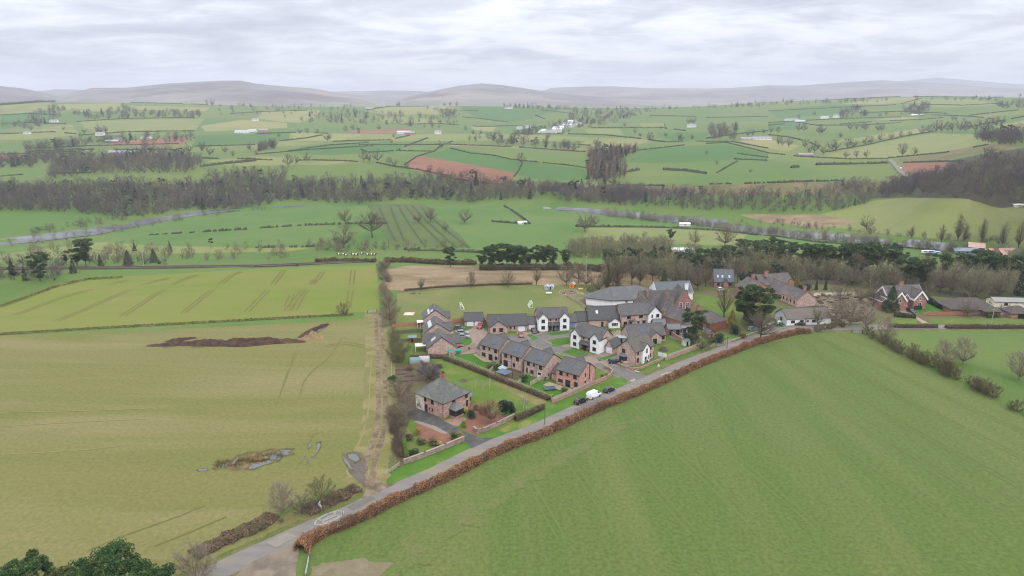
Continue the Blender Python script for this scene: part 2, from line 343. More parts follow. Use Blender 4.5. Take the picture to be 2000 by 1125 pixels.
fell([(60,212),(130,185),(180,173),(250,172),(330,163),(430,158),(470,158),(500,164),(560,170),(620,176),(680,186),(740,197),(840,214)], 4000, 6600, 70, 3)
fell([(500,196),(560,173),(640,179),(760,177),(820,178),(960,200)], 6600, 10000, 70, 4)
fell([(660,214),(760,196),(840,179),(900,167),(940,163),(980,166),(1040,175),(1100,183),(1200,192),(1380,212)], 4300, 7400, 70, 5)
fell([(960,205),(1080,172),(1150,170),(1200,170),(1260,173),(1380,174),(1440,172),(1500,167),(1560,168),(1640,162),(1720,158),(1800,162),(1950,172),(2300,182),(2900,180)], 5200, 9800, 70, 6)
fell([(1640,185),(1760,159),(1830,152),(1880,156),(1960,163),(2050,168),(2300,172),(2900,175)], 8000, 12500, 70, 7)
# ------------------------------------------------------------------ mesh kit
class MB:
    """collects shapes and links them as ONE mesh object"""
    def __init__(s): s.v = []; s.f = []; s.m = []; s.sm = []
    def poly(s, pts, m=0):
        b = len(s.v); s.v += [tuple(p) for p in pts]; s.f.append(tuple(range(b, b + len(pts)))); s.m.append(m)
    def faces(s, vs, fs, m=0):
        b = len(s.v); s.v += [tuple(p) for p in vs]
        for f in fs: s.f.append(tuple(b + i for i in f)); s.m.append(m)
    def box(s, x0, x1, y0, y1, z0, z1, m=0, T=None):
        vs = [(x, y, z) for z in (z0, z1) for x, y in ((x0, y0), (x1, y0), (x1, y1), (x0, y1))]
        if T: vs = [T @ Vector(p) for p in vs]
        s.faces(vs, [(3, 2, 1, 0), (4, 5, 6, 7), (0, 1, 5, 4), (1, 2, 6, 5), (2, 3, 7, 6), (3, 0, 4, 7)], m)
    def slab(s, quad, t, m=0):
        """thick sheet: quad is the top, extruded t downwards"""
        a = [Vector(p) for p in quad]; n = (a[1] - a[0]).cross(a[2] - a[0]).normalized()
        if n.z < 0: a.reverse(); n = -n
        b = [p - n * t for p in a]; k = len(a)
        s.faces(a + b, [tuple(range(k)), tuple(range(2 * k - 1, k - 1, -1))] + [(i, k + i, k + (i + 1) % k, (i + 1) % k) for i in range(k)], m)
    def tube(s, p0, p1, r0, r1, n=5, m=0, cap=True):
        p0 = Vector(p0); p1 = Vector(p1); d = (p1 - p0)
        if d.length < 1e-6: return
        q = d.to_track_quat('Z', 'Y'); b = []
        for p, r in ((p0, r0), (p1, r1)):
            for i in range(n): b.append(p + q @ Vector((r * math.cos(2 * math.pi * i / n), r * math.sin(2 * math.pi * i / n), 0)))
        f = [(i, (i + 1) % n, n + (i + 1) % n, n + i) for i in range(n)]
        if cap: f += [tuple(range(n - 1, -1, -1)), tuple(range(n, 2 * n))]
        s.faces(b, f, m)
    def bar(s, p0, p1, w, h, m=0):
        """rectangular bar between two points, w wide, h high (top at the points' z)"""
        p0 = Vector(p0); p1 = Vector(p1); d = p1 - p0; n = Vector((-d.y, d.x, 0)).normalized() * w / 2; dn = Vector((0, 0, -h))
        vs = [p0 - n + dn, p1 - n + dn, p1 + n + dn, p0 + n + dn, p0 - n, p1 - n, p1 + n, p0 + n]
        s.faces(vs, [(3, 2, 1, 0), (4, 5, 6, 7), (0, 1, 5, 4), (1, 2, 6, 5), (2, 3, 7, 6), (3, 0, 4, 7)], m)
    def build(s, name, mats, parent=None, loc=None, rot=None, smooth=False, bevel=0):
        me = bpy.data.meshes.new(name); me.from_pydata(s.v, [], s.f)
        for m in (mats if isinstance(mats, (list, tuple)) else [mats]): me.materials.append(m)
        me.polygons.foreach_set('material_index', s.m)
        if smooth: me.polygons.foreach_set('use_smooth', [True] * len(s.f))
        me.update()
        o = link(name, me, parent, loc, rot)
        if bevel:
            b = o.modifiers.new('b', 'BEVEL'); b.width = bevel; b.segments = 2; b.limit_method = 'ANGLE'
        return o
def empty(name, loc, rot=0):
    o = bpy.data.objects.new(name, None); C.objects.link(o); o.location = loc; o.rotation_euler = (0, 0, rot); o.empty_display_size = .3; return o
def copy_tree(o, parent=None):
    k = o.copy(); C.objects.link(k); k.parent = parent
    for ch in [x for x in bpy.data.objects if x.parent == o]: copy_tree(ch, k)
    return k
def poly_area(pts): return sum(a[0] * b[1] - b[0] * a[1] for a, b in zip(pts, pts[1:] + pts[:1]))
def g2(p): return G0(*p)
# ------------------------------------------------------------------ building materials
def brickmat(name, a, b, mortar, sc_=1.0):
    if name in MATS: return MATS[name]
    m = mat(name, cw(*a), cw(*b), scale=.8, fine=.2, fscale=3.0, coords='obj', rough=.85)
    t = m.node_tree; bs = t.nodes['Principled BSDF']; src = bs.inputs['Base Color'].links[0].from_socket
    tcn = N(t, 'ShaderNodeTexCoord'); mp = N(t, 'ShaderNodeMapping'); mp.inputs['Rotation'].default_value = (math.radians(90), 0, 0)
    # brick courses follow the height; u is the sum of x and y so that every wall gets headers
    sx = N(t, 'ShaderNodeSeparateXYZ'); L(t, tcn.outputs['Object'], sx.inputs[0]); cb = N(t, 'ShaderNodeCombineXYZ')
    L(t, MA(t, 'ADD', sx.outputs[0], sx.outputs[1]), cb.inputs[0]); L(t, sx.outputs[2], cb.inputs[1])
    br = N(t, 'ShaderNodeTexBrick'); L(t, cb.outputs[0], br.inputs['Vector']); br.inputs['Scale'].default_value = 1
    br.inputs['Brick Width'].default_value = .45 * sc_; br.inputs['Row Height'].default_value = .15 * sc_; br.inputs['Mortar Size'].default_value = .016 * sc_
    br.inputs['Color1'].default_value = (.72, .72, .72, 1); br.inputs['Color2'].default_value = (1.3, 1.24, 1.2, 1); br.inputs['Mortar'].default_value = (*[x * 1.0 for x in mortar], 1)
    br.offset = .5
    q = N(t, 'ShaderNodeMix', data_type='RGBA', blend_type='MULTIPLY'); q.inputs[0].default_value = 1; L(t, src, q.inputs[6]); L(t, br.outputs['Color'], q.inputs[7])
    L(t, q.outputs[2], bs.inputs['Base Color']); return m
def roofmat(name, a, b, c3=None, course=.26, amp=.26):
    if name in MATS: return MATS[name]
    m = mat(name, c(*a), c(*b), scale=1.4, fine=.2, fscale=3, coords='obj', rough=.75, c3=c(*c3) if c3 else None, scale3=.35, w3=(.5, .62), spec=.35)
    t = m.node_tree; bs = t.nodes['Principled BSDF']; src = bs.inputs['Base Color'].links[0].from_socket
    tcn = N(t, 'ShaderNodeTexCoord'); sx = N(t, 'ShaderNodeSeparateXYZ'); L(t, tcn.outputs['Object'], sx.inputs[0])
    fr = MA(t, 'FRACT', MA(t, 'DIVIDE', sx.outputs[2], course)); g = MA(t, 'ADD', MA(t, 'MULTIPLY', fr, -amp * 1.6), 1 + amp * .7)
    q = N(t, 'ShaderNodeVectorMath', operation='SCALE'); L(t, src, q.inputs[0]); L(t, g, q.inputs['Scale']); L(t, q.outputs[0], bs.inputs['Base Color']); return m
B_pink = brickmat('pink brick', (190, 166, 156), (164, 140, 130), (1.1, 1.1, 1.1))
B_red = brickmat('orange red brick', (190, 152, 138), (168, 126, 114), (1.15, 1.15, 1.15))
B_dark = brickmat('deep red brick', (164, 126, 116), (140, 102, 94), (1.05, 1.05, 1.05))
B_stone = brickmat('red sandstone blocks', (190, 160, 148), (156, 126, 116), (.95, .95, .95), 1.9)
W_render = mat('white render', cw(238, 236, 236), cw(226, 225, 228), scale=.5, coords='obj', rough=.9)
W_cream = mat('weathered cream render', cw(226, 216, 202), cw(206, 194, 178), scale=.7, coords='obj', c3=c(150, 130, 112), scale3=.5, w3=(.56, .7))
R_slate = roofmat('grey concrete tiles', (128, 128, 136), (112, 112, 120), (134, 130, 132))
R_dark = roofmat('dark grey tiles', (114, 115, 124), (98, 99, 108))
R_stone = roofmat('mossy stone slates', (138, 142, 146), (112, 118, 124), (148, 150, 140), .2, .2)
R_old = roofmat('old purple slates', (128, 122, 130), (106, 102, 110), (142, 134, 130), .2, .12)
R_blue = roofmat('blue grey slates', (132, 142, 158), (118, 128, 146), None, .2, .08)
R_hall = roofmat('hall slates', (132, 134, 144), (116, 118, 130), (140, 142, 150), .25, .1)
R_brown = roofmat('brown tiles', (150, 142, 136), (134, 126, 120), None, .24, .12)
M_trim = mat('dark trim', c(56, 54, 60), c(48, 46, 52), coords='obj', rough=.5)
M_wht = mat('white painted trim', cw(236, 236, 238), cw(226, 226, 230), coords='obj', rough=.5)
M_brf = mat('brown window frame', c(92, 76, 72), c(82, 66, 62), coords='obj', rough=.5)
M_glass = mat('window glass', (.02, .022, .026), (.03, .032, .036), coords='obj', rough=.08, spec=.6)
M_pv = mat('blue solar glass', (.03, .045, .085), (.04, .06, .11), coords='obj', rough=.22, spec=.5, scale=2)
M_skl = mat('roof window glass', (.40, .42, .45), (.5, .52, .55), coords='obj', rough=.15, spec=.6)
M_lead = mat('lead sheet', c(150, 158, 168), c(138, 146, 156), coords='obj', rough=.5)
M_gdoor = mat('white garage door', cw(228, 230, 236), cw(218, 221, 228), coords='obj', rough=.5)
M_bdoor = mat('blue painted door', cw(118, 138, 178), cw(108, 128, 168), coords='obj', rough=.5)
M_pot = mat('terracotta', c(188, 118, 92), c(170, 100, 78), coords='obj')
M_ridge = mat('ridge tile', c(150, 148, 146), c(140, 138, 136), coords='obj')
M_ridgey = mat('lichened ridge tile', c(172, 166, 138), c(160, 154, 128), coords='obj')
SIDE = {'f': (0, -1), 'b': (0, 1), 'l': (-1, 0), 'r': (1, 0)}
class House:
    def __init__(s, name, label, A, B=None, ang=None, L_=None, cat='house', group=None, trim=None, ridge=None, z=0.0, world=False):
        a = Vector(A) if world else Vector(G0(*A, z))
        if B is not None:
            b = Vector(G0(*B, z)); d = b - a; ang = math.atan2(d.y, d.x) if ang is None else math.radians(ang); s.L = L_ or d.length
        else: ang = math.radians(ang); s.L = L_
        s.root = tag(empty(name, (a.x, a.y, z), ang), label, cat, group)
        s.walls = {}; s.roof = MB(); s.trim = MB(); s.rg = MB(); s.roofm = R_slate; s.trimm = trim or M_trim; s.rgm = ridge or M_ridge; s.frame = M_brf; s.nroof = 0
        s.ang = ang; s.a = a
    def block(s, x0, x1, y0, y1, e, r, axis='x', wall=None, key=None, hip=0, over=.3, verge=.25, back_wall=True, e0=0.0, trimw=.16, ridge=True, noroof=False):
        """gabled (or hipped) volume: eaves e, ridge r, ridge line along axis"""
        W = s.walls.setdefault(key or wall.name, (MB(), wall))[0]
        def T(a, b, z): return (a, b, z) if axis == 'x' else (b, a, z)
        if axis == 'x': a0, a1, b0, b1 = x0, x1, y0, y1
        else: a0, a1, b0, b1 = y0, y1, x0, x1
        bm_ = (b0 + b1) / 2; et = e - .04; rt = r - .04
        if hip: vs = [T(a, b, z) for z in (e0, e) for a, b in ((a0, b0), (a1, b0), (a1, b1), (a0, b1))]; fs = [(0, 1, 5, 4), (1, 2, 6, 5), (2, 3, 7, 6), (3, 0, 4, 7), (4, 5, 6, 7)]
        else:
            vs = [T(a, b, z) for a in (a0, a1) for b, z in ((b0, e0), (b1, e0), (b1, et), (bm_, rt), (b0, et))]
            fs = [(0, 1, 2, 3, 4), (9, 8, 7, 6, 5), (0, 4, 9, 5), (1, 6, 7, 2)]
        if axis == 'y': fs = [tuple(reversed(f)) for f in fs]
        W.faces(vs, fs)
        if noroof: return
        hw = (b1 - b0) / 2; k = (r - e) / hw; s.nroof += 1; jz = .006 * s.nroof
        r += jz; e += jz; ez = e - k * over
        if hip:
            h = hip; q0, q1 = a0 - over, a1 + over; p0, p1 = b0 - over, b1 + over; m0, m1 = a0 + h, a1 - h
            if m1 < m0: m0 = m1 = (a0 + a1) / 2
            vs = [T(*p) for p in ((q0, p0, ez), (q1, p0, ez), (q1, p1, ez), (q0, p1, ez), (m0, bm_, r), (m1, bm_, r), (q0, p0, ez - .14), (q1, p0, ez - .14), (q1, p1, ez - .14), (q0, p1, ez - .14))]
            s.roof.faces(vs, [(0, 1, 5, 4), (1, 2, 5), (2, 3, 4, 5), (3, 0, 4), (9, 8, 7, 6)])
            s.trim.faces(vs, [(6, 7, 1, 0), (7, 8, 2, 1), (8, 9, 3, 2), (9, 6, 0, 3)])
            for i, j in ((0, 4), (1, 5), (2, 5), (3, 4), (4, 5)):
                if (Vector(vs[i]) - Vector(vs[j])).length > .2: s.rg.tube(vs[i], vs[j], .11, .11, 4)
        else:
            q0, q1 = a0 - verge, a1 + verge
            for sg, bb in ((-1, b0 - over), (1, b1 + over)):
                s.roof.slab([T(q0, bb, ez), T(q1, bb, ez), T(q1, bm_, r), T(q0, bm_, r)], .1)
                s.trim.slab([T(q0 + .02, bb - sg * -.03, ez + .01), T(q1 - .02, bb - sg * -.03, ez + .01), T(q1 - .02, bb + sg * .09, ez + .01), T(q0 + .02, bb + sg * .09, ez + .01)], trimw * .8)
                for qa, o1 in ((q0, -.05), (q1, .05)):
                    a_, b_ = sorted((qa, qa + o1)); lo = (bb, ez); hi = (bm_, r)
                    vs = [T(a, b, z + dz) for a in (a_, b_) for (b, z), dz in ((lo, .02), (hi, .02), (hi, -trimw), (lo, -trimw))]
                    s.trim.faces(vs, [(0, 1, 2, 3), (7, 6, 5, 4), (0, 4, 5, 1), (1, 5, 6, 2), (2, 6, 7, 3), (3, 7, 4, 0)])
            if ridge: s.rg.tube(T(q0, bm_, r + .02), T(q1, bm_, r + .02), .12, .12, 5)
        s.last = (axis, a0, a1, b0, b1, e, r, k, over)
    def onroof(s, kind, m, u0, u1, t0, t1, side=-1, last=None, th=.06, child=None):
        """panel lying on a slope: u along the ridge, t from eaves (0) to ridge (1)"""
        axis, a0, a1, b0, b1, e, r, k, over = last or s.last; bm_ = (b0 + b1) / 2
        be = b0 if side < 0 else b1
        def T(a, b, z): return (a, b, z) if axis == 'x' else (b, a, z)
        q = MB(); pt = [T(u, be + (bm_ - be) * t, e + (r - e) * t + .07) for u, t in ((u0, t0), (u1, t0), (u1, t1), (u0, t1))]
        q.slab(pt, th); return q.build(kind, m, s.root)
    def win(s, side, plane, u, z, w, h, kind='window', frame=None, glass=None, nm=1, tr=0, sill=True, fr=.07):
        nx, ny = SIDE[side]; frame = frame or s.frame
        def Tm(d, uu, zz):  # d outward from the wall plane
            return (uu, plane + ny * d, zz) if nx == 0 else (plane + nx * d, uu, zz)
        def bx(mb, u0, u1, z0, z1, d0, d1, m=0):
            p = [Tm(d, uu, zz) for d in (d0, d1) for uu in (u0, u1) for zz in (z0, z1)]
            xs = [q[0] for q in p]; ys = [q[1] for q in p]; zs = [q[2] for q in p]
            mb.box(min(xs), max(xs), min(ys), max(ys), min(zs), max(zs), m)
        f = MB(); u0, u1 = u - w / 2, u + w / 2
        bx(f, u0, u0 + fr, z, z + h, .0, .06); bx(f, u1 - fr, u1, z, z + h, .0, .06)
        bx(f, u0 + fr, u1 - fr, z, z + fr, .0, .06); bx(f, u0 + fr, u1 - fr, z + h - fr, z + h, .0, .06)
        for i in range(nm): cx = u0 + w * (i + 1) / (nm + 1); bx(f, cx - .03, cx + .03, z + fr, z + h - fr, .0, .055)
        for i in range(tr): cz = z + h * (i + 1) / (tr + 1); bx(f, u0 + fr, u1 - fr, cz - .025, cz + .025, .0, .05)
        if sill: bx(f, u0 - .08, u1 + .08, z - .09, z - .005, .0, .11)
        o = f.build(kind, frame, s.root)
        p = MB(); bx(p, u0 + fr, u1 - fr, z + fr, z + h - fr, .005, .03); p.build('pane', glass or M_glass, o)
        return o
    def door(s, side, plane, u, w=1.0, h=2.1, m=None, kind='door', ribs=0, z=0.02):
        nx, ny = SIDE[side]; f = MB()
        def bx(mb, u0, u1, z0, z1, d0, d1):
            p = [((uu, plane + ny * d) if nx == 0 else (plane + nx * d, uu)) + (zz,) for d in (d0, d1) for uu in (u0, u1) for zz in (z0, z1)]
            xs = [q[0] for q in p]; ys = [q[1] for q in p]; zs = [q[2] for q in p]; mb.box(min(xs), max(xs), min(ys), max(ys), min(zs), max(zs))
        m = m or M_brf; u0, u1 = u - w / 2, u + w / 2
        bx(f, u0, u1, z, z + h, .0, .04)
        if ribs:
            for i in range(ribs): zz = z + h * (i + .15) / ribs; bx(f, u0 + .06, u1 - .06, zz, zz + h * .7 / ribs, .04, .06)
        else:
            bx(f, u0 + .12, u1 - .12, z + .15, z + h * .45, .04, .06)
        o = f.build(kind, m, s.root)
        if not ribs:
            g = MB(); bx(g, u0 + .15, u1 - .15, z + h * .52, z + h - .15, .04, .055); g.build('pane', M_glass, o)
            k = MB(); bx(k, u1 - .1, u1 - .06, z + h * .46, z + h * .5, .04, .1); k.build('handle', M_lead, o)
        else: k = MB(); bx(k, u - .12, u + .12, z + .5, z + .56, .06, .1); k.build('handle', M_trim, o)
        return o
    def pipe(s, x, y, z1, m=None): q = MB(); q.tube((x, y, .02), (x, y, z1), .05, .05, 6); return q.build('drainpipe', m or M_trim, s.root)
    def chimney(s, x, y, z0, z1, w=.9, d=.6, m=None, pots=2):
        q = MB(); q.box(x - w / 2, x + w / 2, y - d / 2, y + d / 2, z0, z1); q.box(x - w / 2 - .08, x + w / 2 + .08, y - d / 2 - .08, y + d / 2 + .08, z1 - .22, z1)
        o = q.build('chimney', m or B_dark, s.root)
        for i in range(pots):
            p = MB(); cx = x + (i - (pots - 1) / 2) * .4; p.tube((cx, y, z1), (cx, y, z1 + .4), .12, .1, 8); p.build('chimney_pot', M_pot, o)
    def done(s):
        first = True
        for nm, (mb, m) in s.walls.items():
            o = mb.build('wall', m, s.root)
            if len(s.walls) > 1: o['label'] = nm + ' walls'
        if s.roof.v:
            o = s.roof.build('roof', s.roofm, s.root)
            if s.trim.v: s.trim.build('fascia', s.trimm, o)
            if s.rg.v: s.rg.build('ridge_tiles', s.rgm, o)
        return s
# ------------------------------------------------------------------ the houses (pixel corners -> ground, then real sizes)
E_HI = 5.0
def garage(h, x0, x1, y0, y1, e=2.4, r=4.3, axis='x', wall=None): h.block(x0, x1, y0, y1, e, r, axis, wall or B_pink, over=.2, verge=.15)
# --- stone house by the road
h = House('stone_house', 'square stone house with a hipped mossy slate roof, a leaded porch and a round sunroom', A=(867.3, 818), ang=50, L_=10.6)
# local x runs along the right-hand wall, y along the left-hand wall
h.roofm = R_stone; h.rgm = M_ridge; h.block(0, 10.6, 0, 11.6, 5.0, 8.9, 'y', B_stone, hip=4.6, over=.4)
q = MB(); q.box(-.14, -.02, 8.2, 11.5, 0, 4.7); o = q.build('render_panel', W_cream, h.root); o['label'] = 'peeling cream rendered wall end'
for side, pl, u, z, w_, h_ in (('l', 0, 7.5, 3.4, .9, 1.2), ('l', 0, 4.6, 3.2, 1.0, 1.6), ('l', 0, 4.7, 1.0, .5, .8), ('l', 0, 5.9, 1.2, .4, .5), ('f', 0, 4.0, 3.4, 1.2, 1.2), ('f', 0, 9.2, 3.4, 1.1, 1.3)):
    h.win(side, pl, u, z, w_, h_, frame=M_brf)
h.win('f', 0, 9.4, .7, .8, 1.8, frame=M_brf); h.door('l', 0, 7.2, 1.0, 2.3, mat('maroon door', c(120, 70, 68), coords='obj'))
h.pipe(-.08, 8.1, 4.8, M_wht); h.pipe(-.1, .3, 4.8)
h.chimney(8.8, 9.2, 5.6, 9.0, .9, 1.2, B_dark, 3)
# glazed porch with lead roof
q = MB(); q.box(2.0, 5.4, -2.6, -.01, 0, .5); q.build('porch_base', B_stone, h.root)
q = MB()
for x in (2.1, 3.2, 4.3, 5.3): q.box(x - .06, x + .06, -2.55, -2.43, .5, 2.3)
for y in (-2.5, -1.7, -.9): q.box(2.05, 2.17, y - .06, y + .06, .5, 2.3); q.box(5.23, 5.35, y - .06, y + .06, .5, 2.3)
q.box(2.0, 5.4, -2.6, -.01, 2.3, 2.45); pf = q.build('porch_frame', M_brf, h.root)
q = MB(); q.box(2.12, 5.28, -2.46, -.02, .52, 2.28); q.build('pane', M_glass, pf)
q = MB(); a_ = [(1.8, -2.9, 2.46), (5.6, -2.9, 2.46), (5.6, -.02, 2.46), (1.8, -.02, 2.46), (3.7, -1.2, 3.9), (3.7, -.02, 3.9)]
q.faces(a_, [(0, 1, 4), (1, 2, 5, 4), (3, 0, 4, 5), (3, 2, 1, 0)]); q.build('porch_roof', M_lead, h.root)
# round sunroom on the far right corner
q = MB(); n = 20; ctr = (11.2, 4.8)
ring = [(ctr[0] + 3.4 * math.cos(a), ctr[1] + 3.4 * math.sin(a)) for a in [math.radians(-95 + 190 * i / n) for i in range(n + 1)]]
for a, b in zip(ring, ring[1:]): q.slab([(a[0], a[1], .7), (b[0], b[1], .7), (b[0] * .985 + ctr[0] * .015, b[1] * .985 + ctr[1] * .015, .7), (a[0] * .985 + ctr[0] * .015, a[1] * .985 + ctr[1] * .015, .7)], .69)
q.build('sunroom_base', B_stone, h.root); q = MB(); g_ = MB()
for i, (a, b) in enumerate(zip(ring, ring[1:])):
    g_.poly([(a[0], a[1], .7), (b[0], b[1], .7), (b[0], b[1], 2.4), (a[0], a[1], 2.4)]); q.tube((a[0], a[1], .7), (a[0], a[1], 2.4), .07, .07, 4)
o = q.build('sunroom_frame', M_brf, h.root); g_.build('pane', M_glass, o)
q = MB(); rr = [(ctr[0] + (p[0] - ctr[0]) * 1.12, ctr[1] + (p[1] - ctr[1]) * 1.12) for p in ring]
for a, b in zip(rr, rr[1:]): q.faces([(a[0], a[1], 2.45), (b[0], b[1], 2.45), (10.5, 4.8, 3.5), (a[0], a[1], 2.33), (b[0], b[1], 2.33)], [(0, 1, 2), (3, 4, 1, 0)])
q.build('sunroom_roof', M_lead, h.root); h.done()
# --- row of four brick houses with their backs to us
def back_house(label, A, ang, L_, W_, wall, pv, trim=None, lean=True, lean_x=(-3.2, 0), gable_back=True, wins=0):
    h = House('brick_house', label, A, ang=ang, L_=L_, group='brick houses in the staggered row')
    h.block(0, L_, 0, W_, 5.0, 7.9, 'x', wall, verge=.12)
    if pv: h.onroof('solar_panel', M_pv, L_ * .46, L_ * .66, .22, .78)
    if gable_back: h.block(L_ * .1, L_ * .5, W_ * .5, W_ + 1.5, 4.9, 7.2, 'y', wall, ridge=True)
    if lean: h.block(lean_x[0], lean_x[1], 1.6, W_ - 1.0, 2.5, 4.8, 'x', wall, over=.2, verge=.1)
    for u in (.2, .8): h.win('f', 0, L_ * u, 3.3, 1.25, 1.25)
    h.win('f', 0, L_ * .48, 3.6, .7, .9, nm=0)
    return h
h = back_house('brick row house at the far end of the row, small lean-to on its left', (938, 697.5), -40, 9.0, 8.6, B_pink, True)
h.win('f', 0, 1.7, .9, 1.7, 1.2); h.door('f', 0, 4.9, 1.8, 2.2, mat('dark patio door', c(60, 62, 68), coords='obj')); h.win('f', 0, 7.4, .9, 1.2, 1.1); h.pipe(8.7, -.08, 4.8); h.done()
h = back_house('brick row house second from the far end, behind the grey gazebo', (980.5, 713), -42, 8.8, 8.6, B_pink, True, lean=False)
h.door('f', 0, 1.7, 1.9, 2.2, mat('dark patio door', c(60, 62, 68), coords='obj')); h.win('f', 0, 5.5, 1.0, 1.0, 1.1); h.pipe(4.3, -.08, 4.8, M_brf); h.done()
h = back_house('pale pink brick row house third from the far end, white patio doors', (1024, 729), -43, 8.8, 8.6, B_pink, True, lean=False)
h.door('f', 0, 6.6, 1.7, 2.2, M_wht); h.win('f', 0, 1.2, .7, .6, 1.6, nm=0); h.win('f', 0, 3.4, .9, 1.3, 1.1); h.pipe(5.2, -.08, 4.8, M_brf); h.win('r', 8.8, 2.0, 1.2, .5, .6, nm=0); h.done()
h = back_house('orange brick row house next to the main road, tall black flue on its gable', (1086.5, 748.5), -39, 8.8, 9.0, B_red, False, lean=True, lean_x=(-3.0, 0))
h.win('f', 0, 1.6, .9, 1.7, 1.0); h.door('f', 0, 4.4, 1.8, 2.2, mat('dark patio door', c(60, 62, 68), coords='obj')); h.win('f', 0, 7.4, .8, 1.4, 1.5)
h.win('r', 8.8, 3.2, 3.6, .6, 1.2, nm=0); h.win('r', 8.8, 3.2, 1.2, .7, .9, nm=0)
q = MB(); q.tube((9.0, 5.4, 2.2), (9.0, 5.4, 7.6), .11, .11, 8); q.box(8.8, 9.1, 5.3, 5.5, 2.1, 2.3); q.build('flue', M_trim, h.root); h.pipe(8.9, 8.8, 4.8); h.done()
# --- three gabled houses end-on by the track
def gable_house(label, A, ang, L_, D_, e, r, sky_, wing=True, b=None):
    h = House('gabled_house', label, A, ang=ang, L_=L_, group='gabled houses beside the farm track', ridge=M_ridgey)
    h.block(0, L_, 0, D_, e, r, 'y', B_pink, verge=.25); m_ = h.last
    for (u0, u1, t0, t1) in sky_: h.onroof('roof_window', M_skl, u0, u1, t0, t1, -1, m_)
    return h, m_
h, m_ = gable_house('brick gabled house nearest of three, single roof window and porch wing', (836.5, 694), 12, 9.8, 10.5, 2.9, 6.6, [(2.8, 3.7, .3, .62), (3.9, 4.8, .3, .62)])
h.block(4.9, 12.2, 4.0, 9.6, 2.7, 5.2, 'x', B_pink, verge=.1); h.block(-1.2, 4, 6.0, 10.6, 2.8, 5.4, 'x', B_pink, verge=.1); h.done()
h, m_ = gable_house('brick gabled house in the middle of three, long row of roof windows', (829.5, 667), 11, 9.6, 9.5, 3.6, 7.0, [(1.2 + 1.25 * i, 2.3 + 1.25 * i, .35, .62) for i in range(6)])
h.block(5.5, 11.2, 3.5, 8.2, 3.2, 5.4, 'x', B_pink, verge=.1); h.win('r', 9.6, 1.2, .6, 1.4, 2.3, frame=M_wht)
q = MB(); q.box(9.6, 11.0, 1.2, 1.32, .1, 2.4); q.build('screen_wall', W_render, h.root); h.done()
h, m_ = gable_house('brick gabled house farthest of three, roof windows in two rows', (828, 641.5), 10, 9.4, 9.0, 4.0, 7.6, [(.6 + 1.2 * i, 1.6 + 1.2 * i, .38, .55) for i in range(6)] + [(.9, 1.9, .62, .82), (2.2, 3.2, .62, .82)])
h.block(5.5, 10.8, 3.0, 7.5, 3.4, 5.2, 'x', B_pink, verge=.1)
q = MB(); q.box(-2.6, -.01, 1.0, 4.0, 2.2, 2.35); q.box(-2.6, -2.5, 1.0, 1.1, 0, 2.2); q.box(-2.6, -2.5, 3.9, 4.0, 0, 2.2); q.box(-1.4, -1.3, 1.0, 1.1, 0, 2.2); q.build('pergola', M_wht, h.root); h.done()
# --- double garage
h = House('double_garage', 'small brick double garage with two white doors behind the red van', (907.5, 637.5), ang=5, L_=6.6, cat='garage')
h.roofm = R_dark; h.block(0, 7.4, 0, 6.6, 2.5, 4.9, 'x', B_pink, verge=.2); h.door('f', 0, 2.3, 2.5, 2.1, M_gdoor, 'garage_door', 5); h.door('f', 0, 5.4, 2.5, 2.1, M_gdoor, 'garage_door', 5); h.done()
# --- bungalow with front gable
h = House('bungalow', 'long brick bungalow with one front gable and a white garage door', (954, 652), ang=4, L_=15.4)
h.roofm = R_dark; h.block(0, 15.2, 2.2, 10.4, 2.7, 6.0, 'x', B_pink); h.block(.6, 7.4, 0, 6.0, 2.7, 5.2, 'y', B_pink)
h.win('f', 0, 2.3, .9, 1.2, 1.3, nm=1); h.win('f', 0, 5.0, .8, 1.5, 1.4, nm=2); h.door('f', 2.2, 8.8, 1.0, 2.1, mat('cream door', c(222, 214, 176), coords='obj')); h.win('f', 2.2, 10.3, 1.1, .6, 1.1, nm=0)
h.door('f', 2.2, 13.1, 2.5, 2.1, M_gdoor, 'garage_door', 5); h.done()
# --- white twin-gabled houses
def twin(label, A, ang, back, mirror=False, grp=True):
    h = House('twin_gabled_house', label, A, ang=ang, L_=12.4, group='white fronted houses with twin gables')
    h.block(0.1, 12.3, 1.2, 9.0, 5.0, 8.2, 'x', B_pink, verge=.15)
    for x0, x1 in ((0, 3.8), (8.6, 12.4)):
        h.block(x0 + .02, x1 - .02, 0, 5.0, 5.2, 7.35, 'y', W_render, key='left white gable' if x0 == 0 else 'right white gable', verge=.15, over=.2)
        cx = (x0 + x1) / 2
        h.win('f', 0, cx, 3.5, 1.35, 1.35, nm=2); h.win('f', 0, cx, .9, 1.45, 1.3, nm=2)
        q = MB(); q.tube((cx, -.03, 6.5), (cx, .02, 6.5), .14, .14, 8); q.build('vent', M_lead, h.root)
    for u in (5.0, 7.3): h.win('f', 1.2, u, 3.9, .65, .9, nm=0)
    # porch roof between the gables with two doors beneath it
    q = MB(); q.slab([(3.8, -.5, 2.35), (8.6, -.5, 2.35), (8.6, 1.2, 3.3), (3.8, 1.2, 3.3)], .1); q.build('porch_roof', R_dark, h.root)
    q = MB(); q.box(6.1, 6.3, -.3, 1.2, 0, 2.4); q.build('porch_post', M_brf, h.root)
    h.door('f', 1.2, 7.9, 1.0, 2.1, M_bdoor); h.door('f', 1.2, 5.0, 1.0, 2.1, M_brf); h.win('f', 1.2, 6.6, 1.0, .6, 1.1, nm=0)
    return h
h = twin('white twin-gabled house backing onto the playing field, blue garage door on its right', (1051.5, 647.6), 8, None)
h.block(-4.0, -.3, 3.0, 8.6, 2.5, 4.6, 'x', B_pink, key='left garage', verge=.1); h.door('f', 3.0, -2.1, 2.4, 2.1, M_gdoor, 'garage_door', 5)
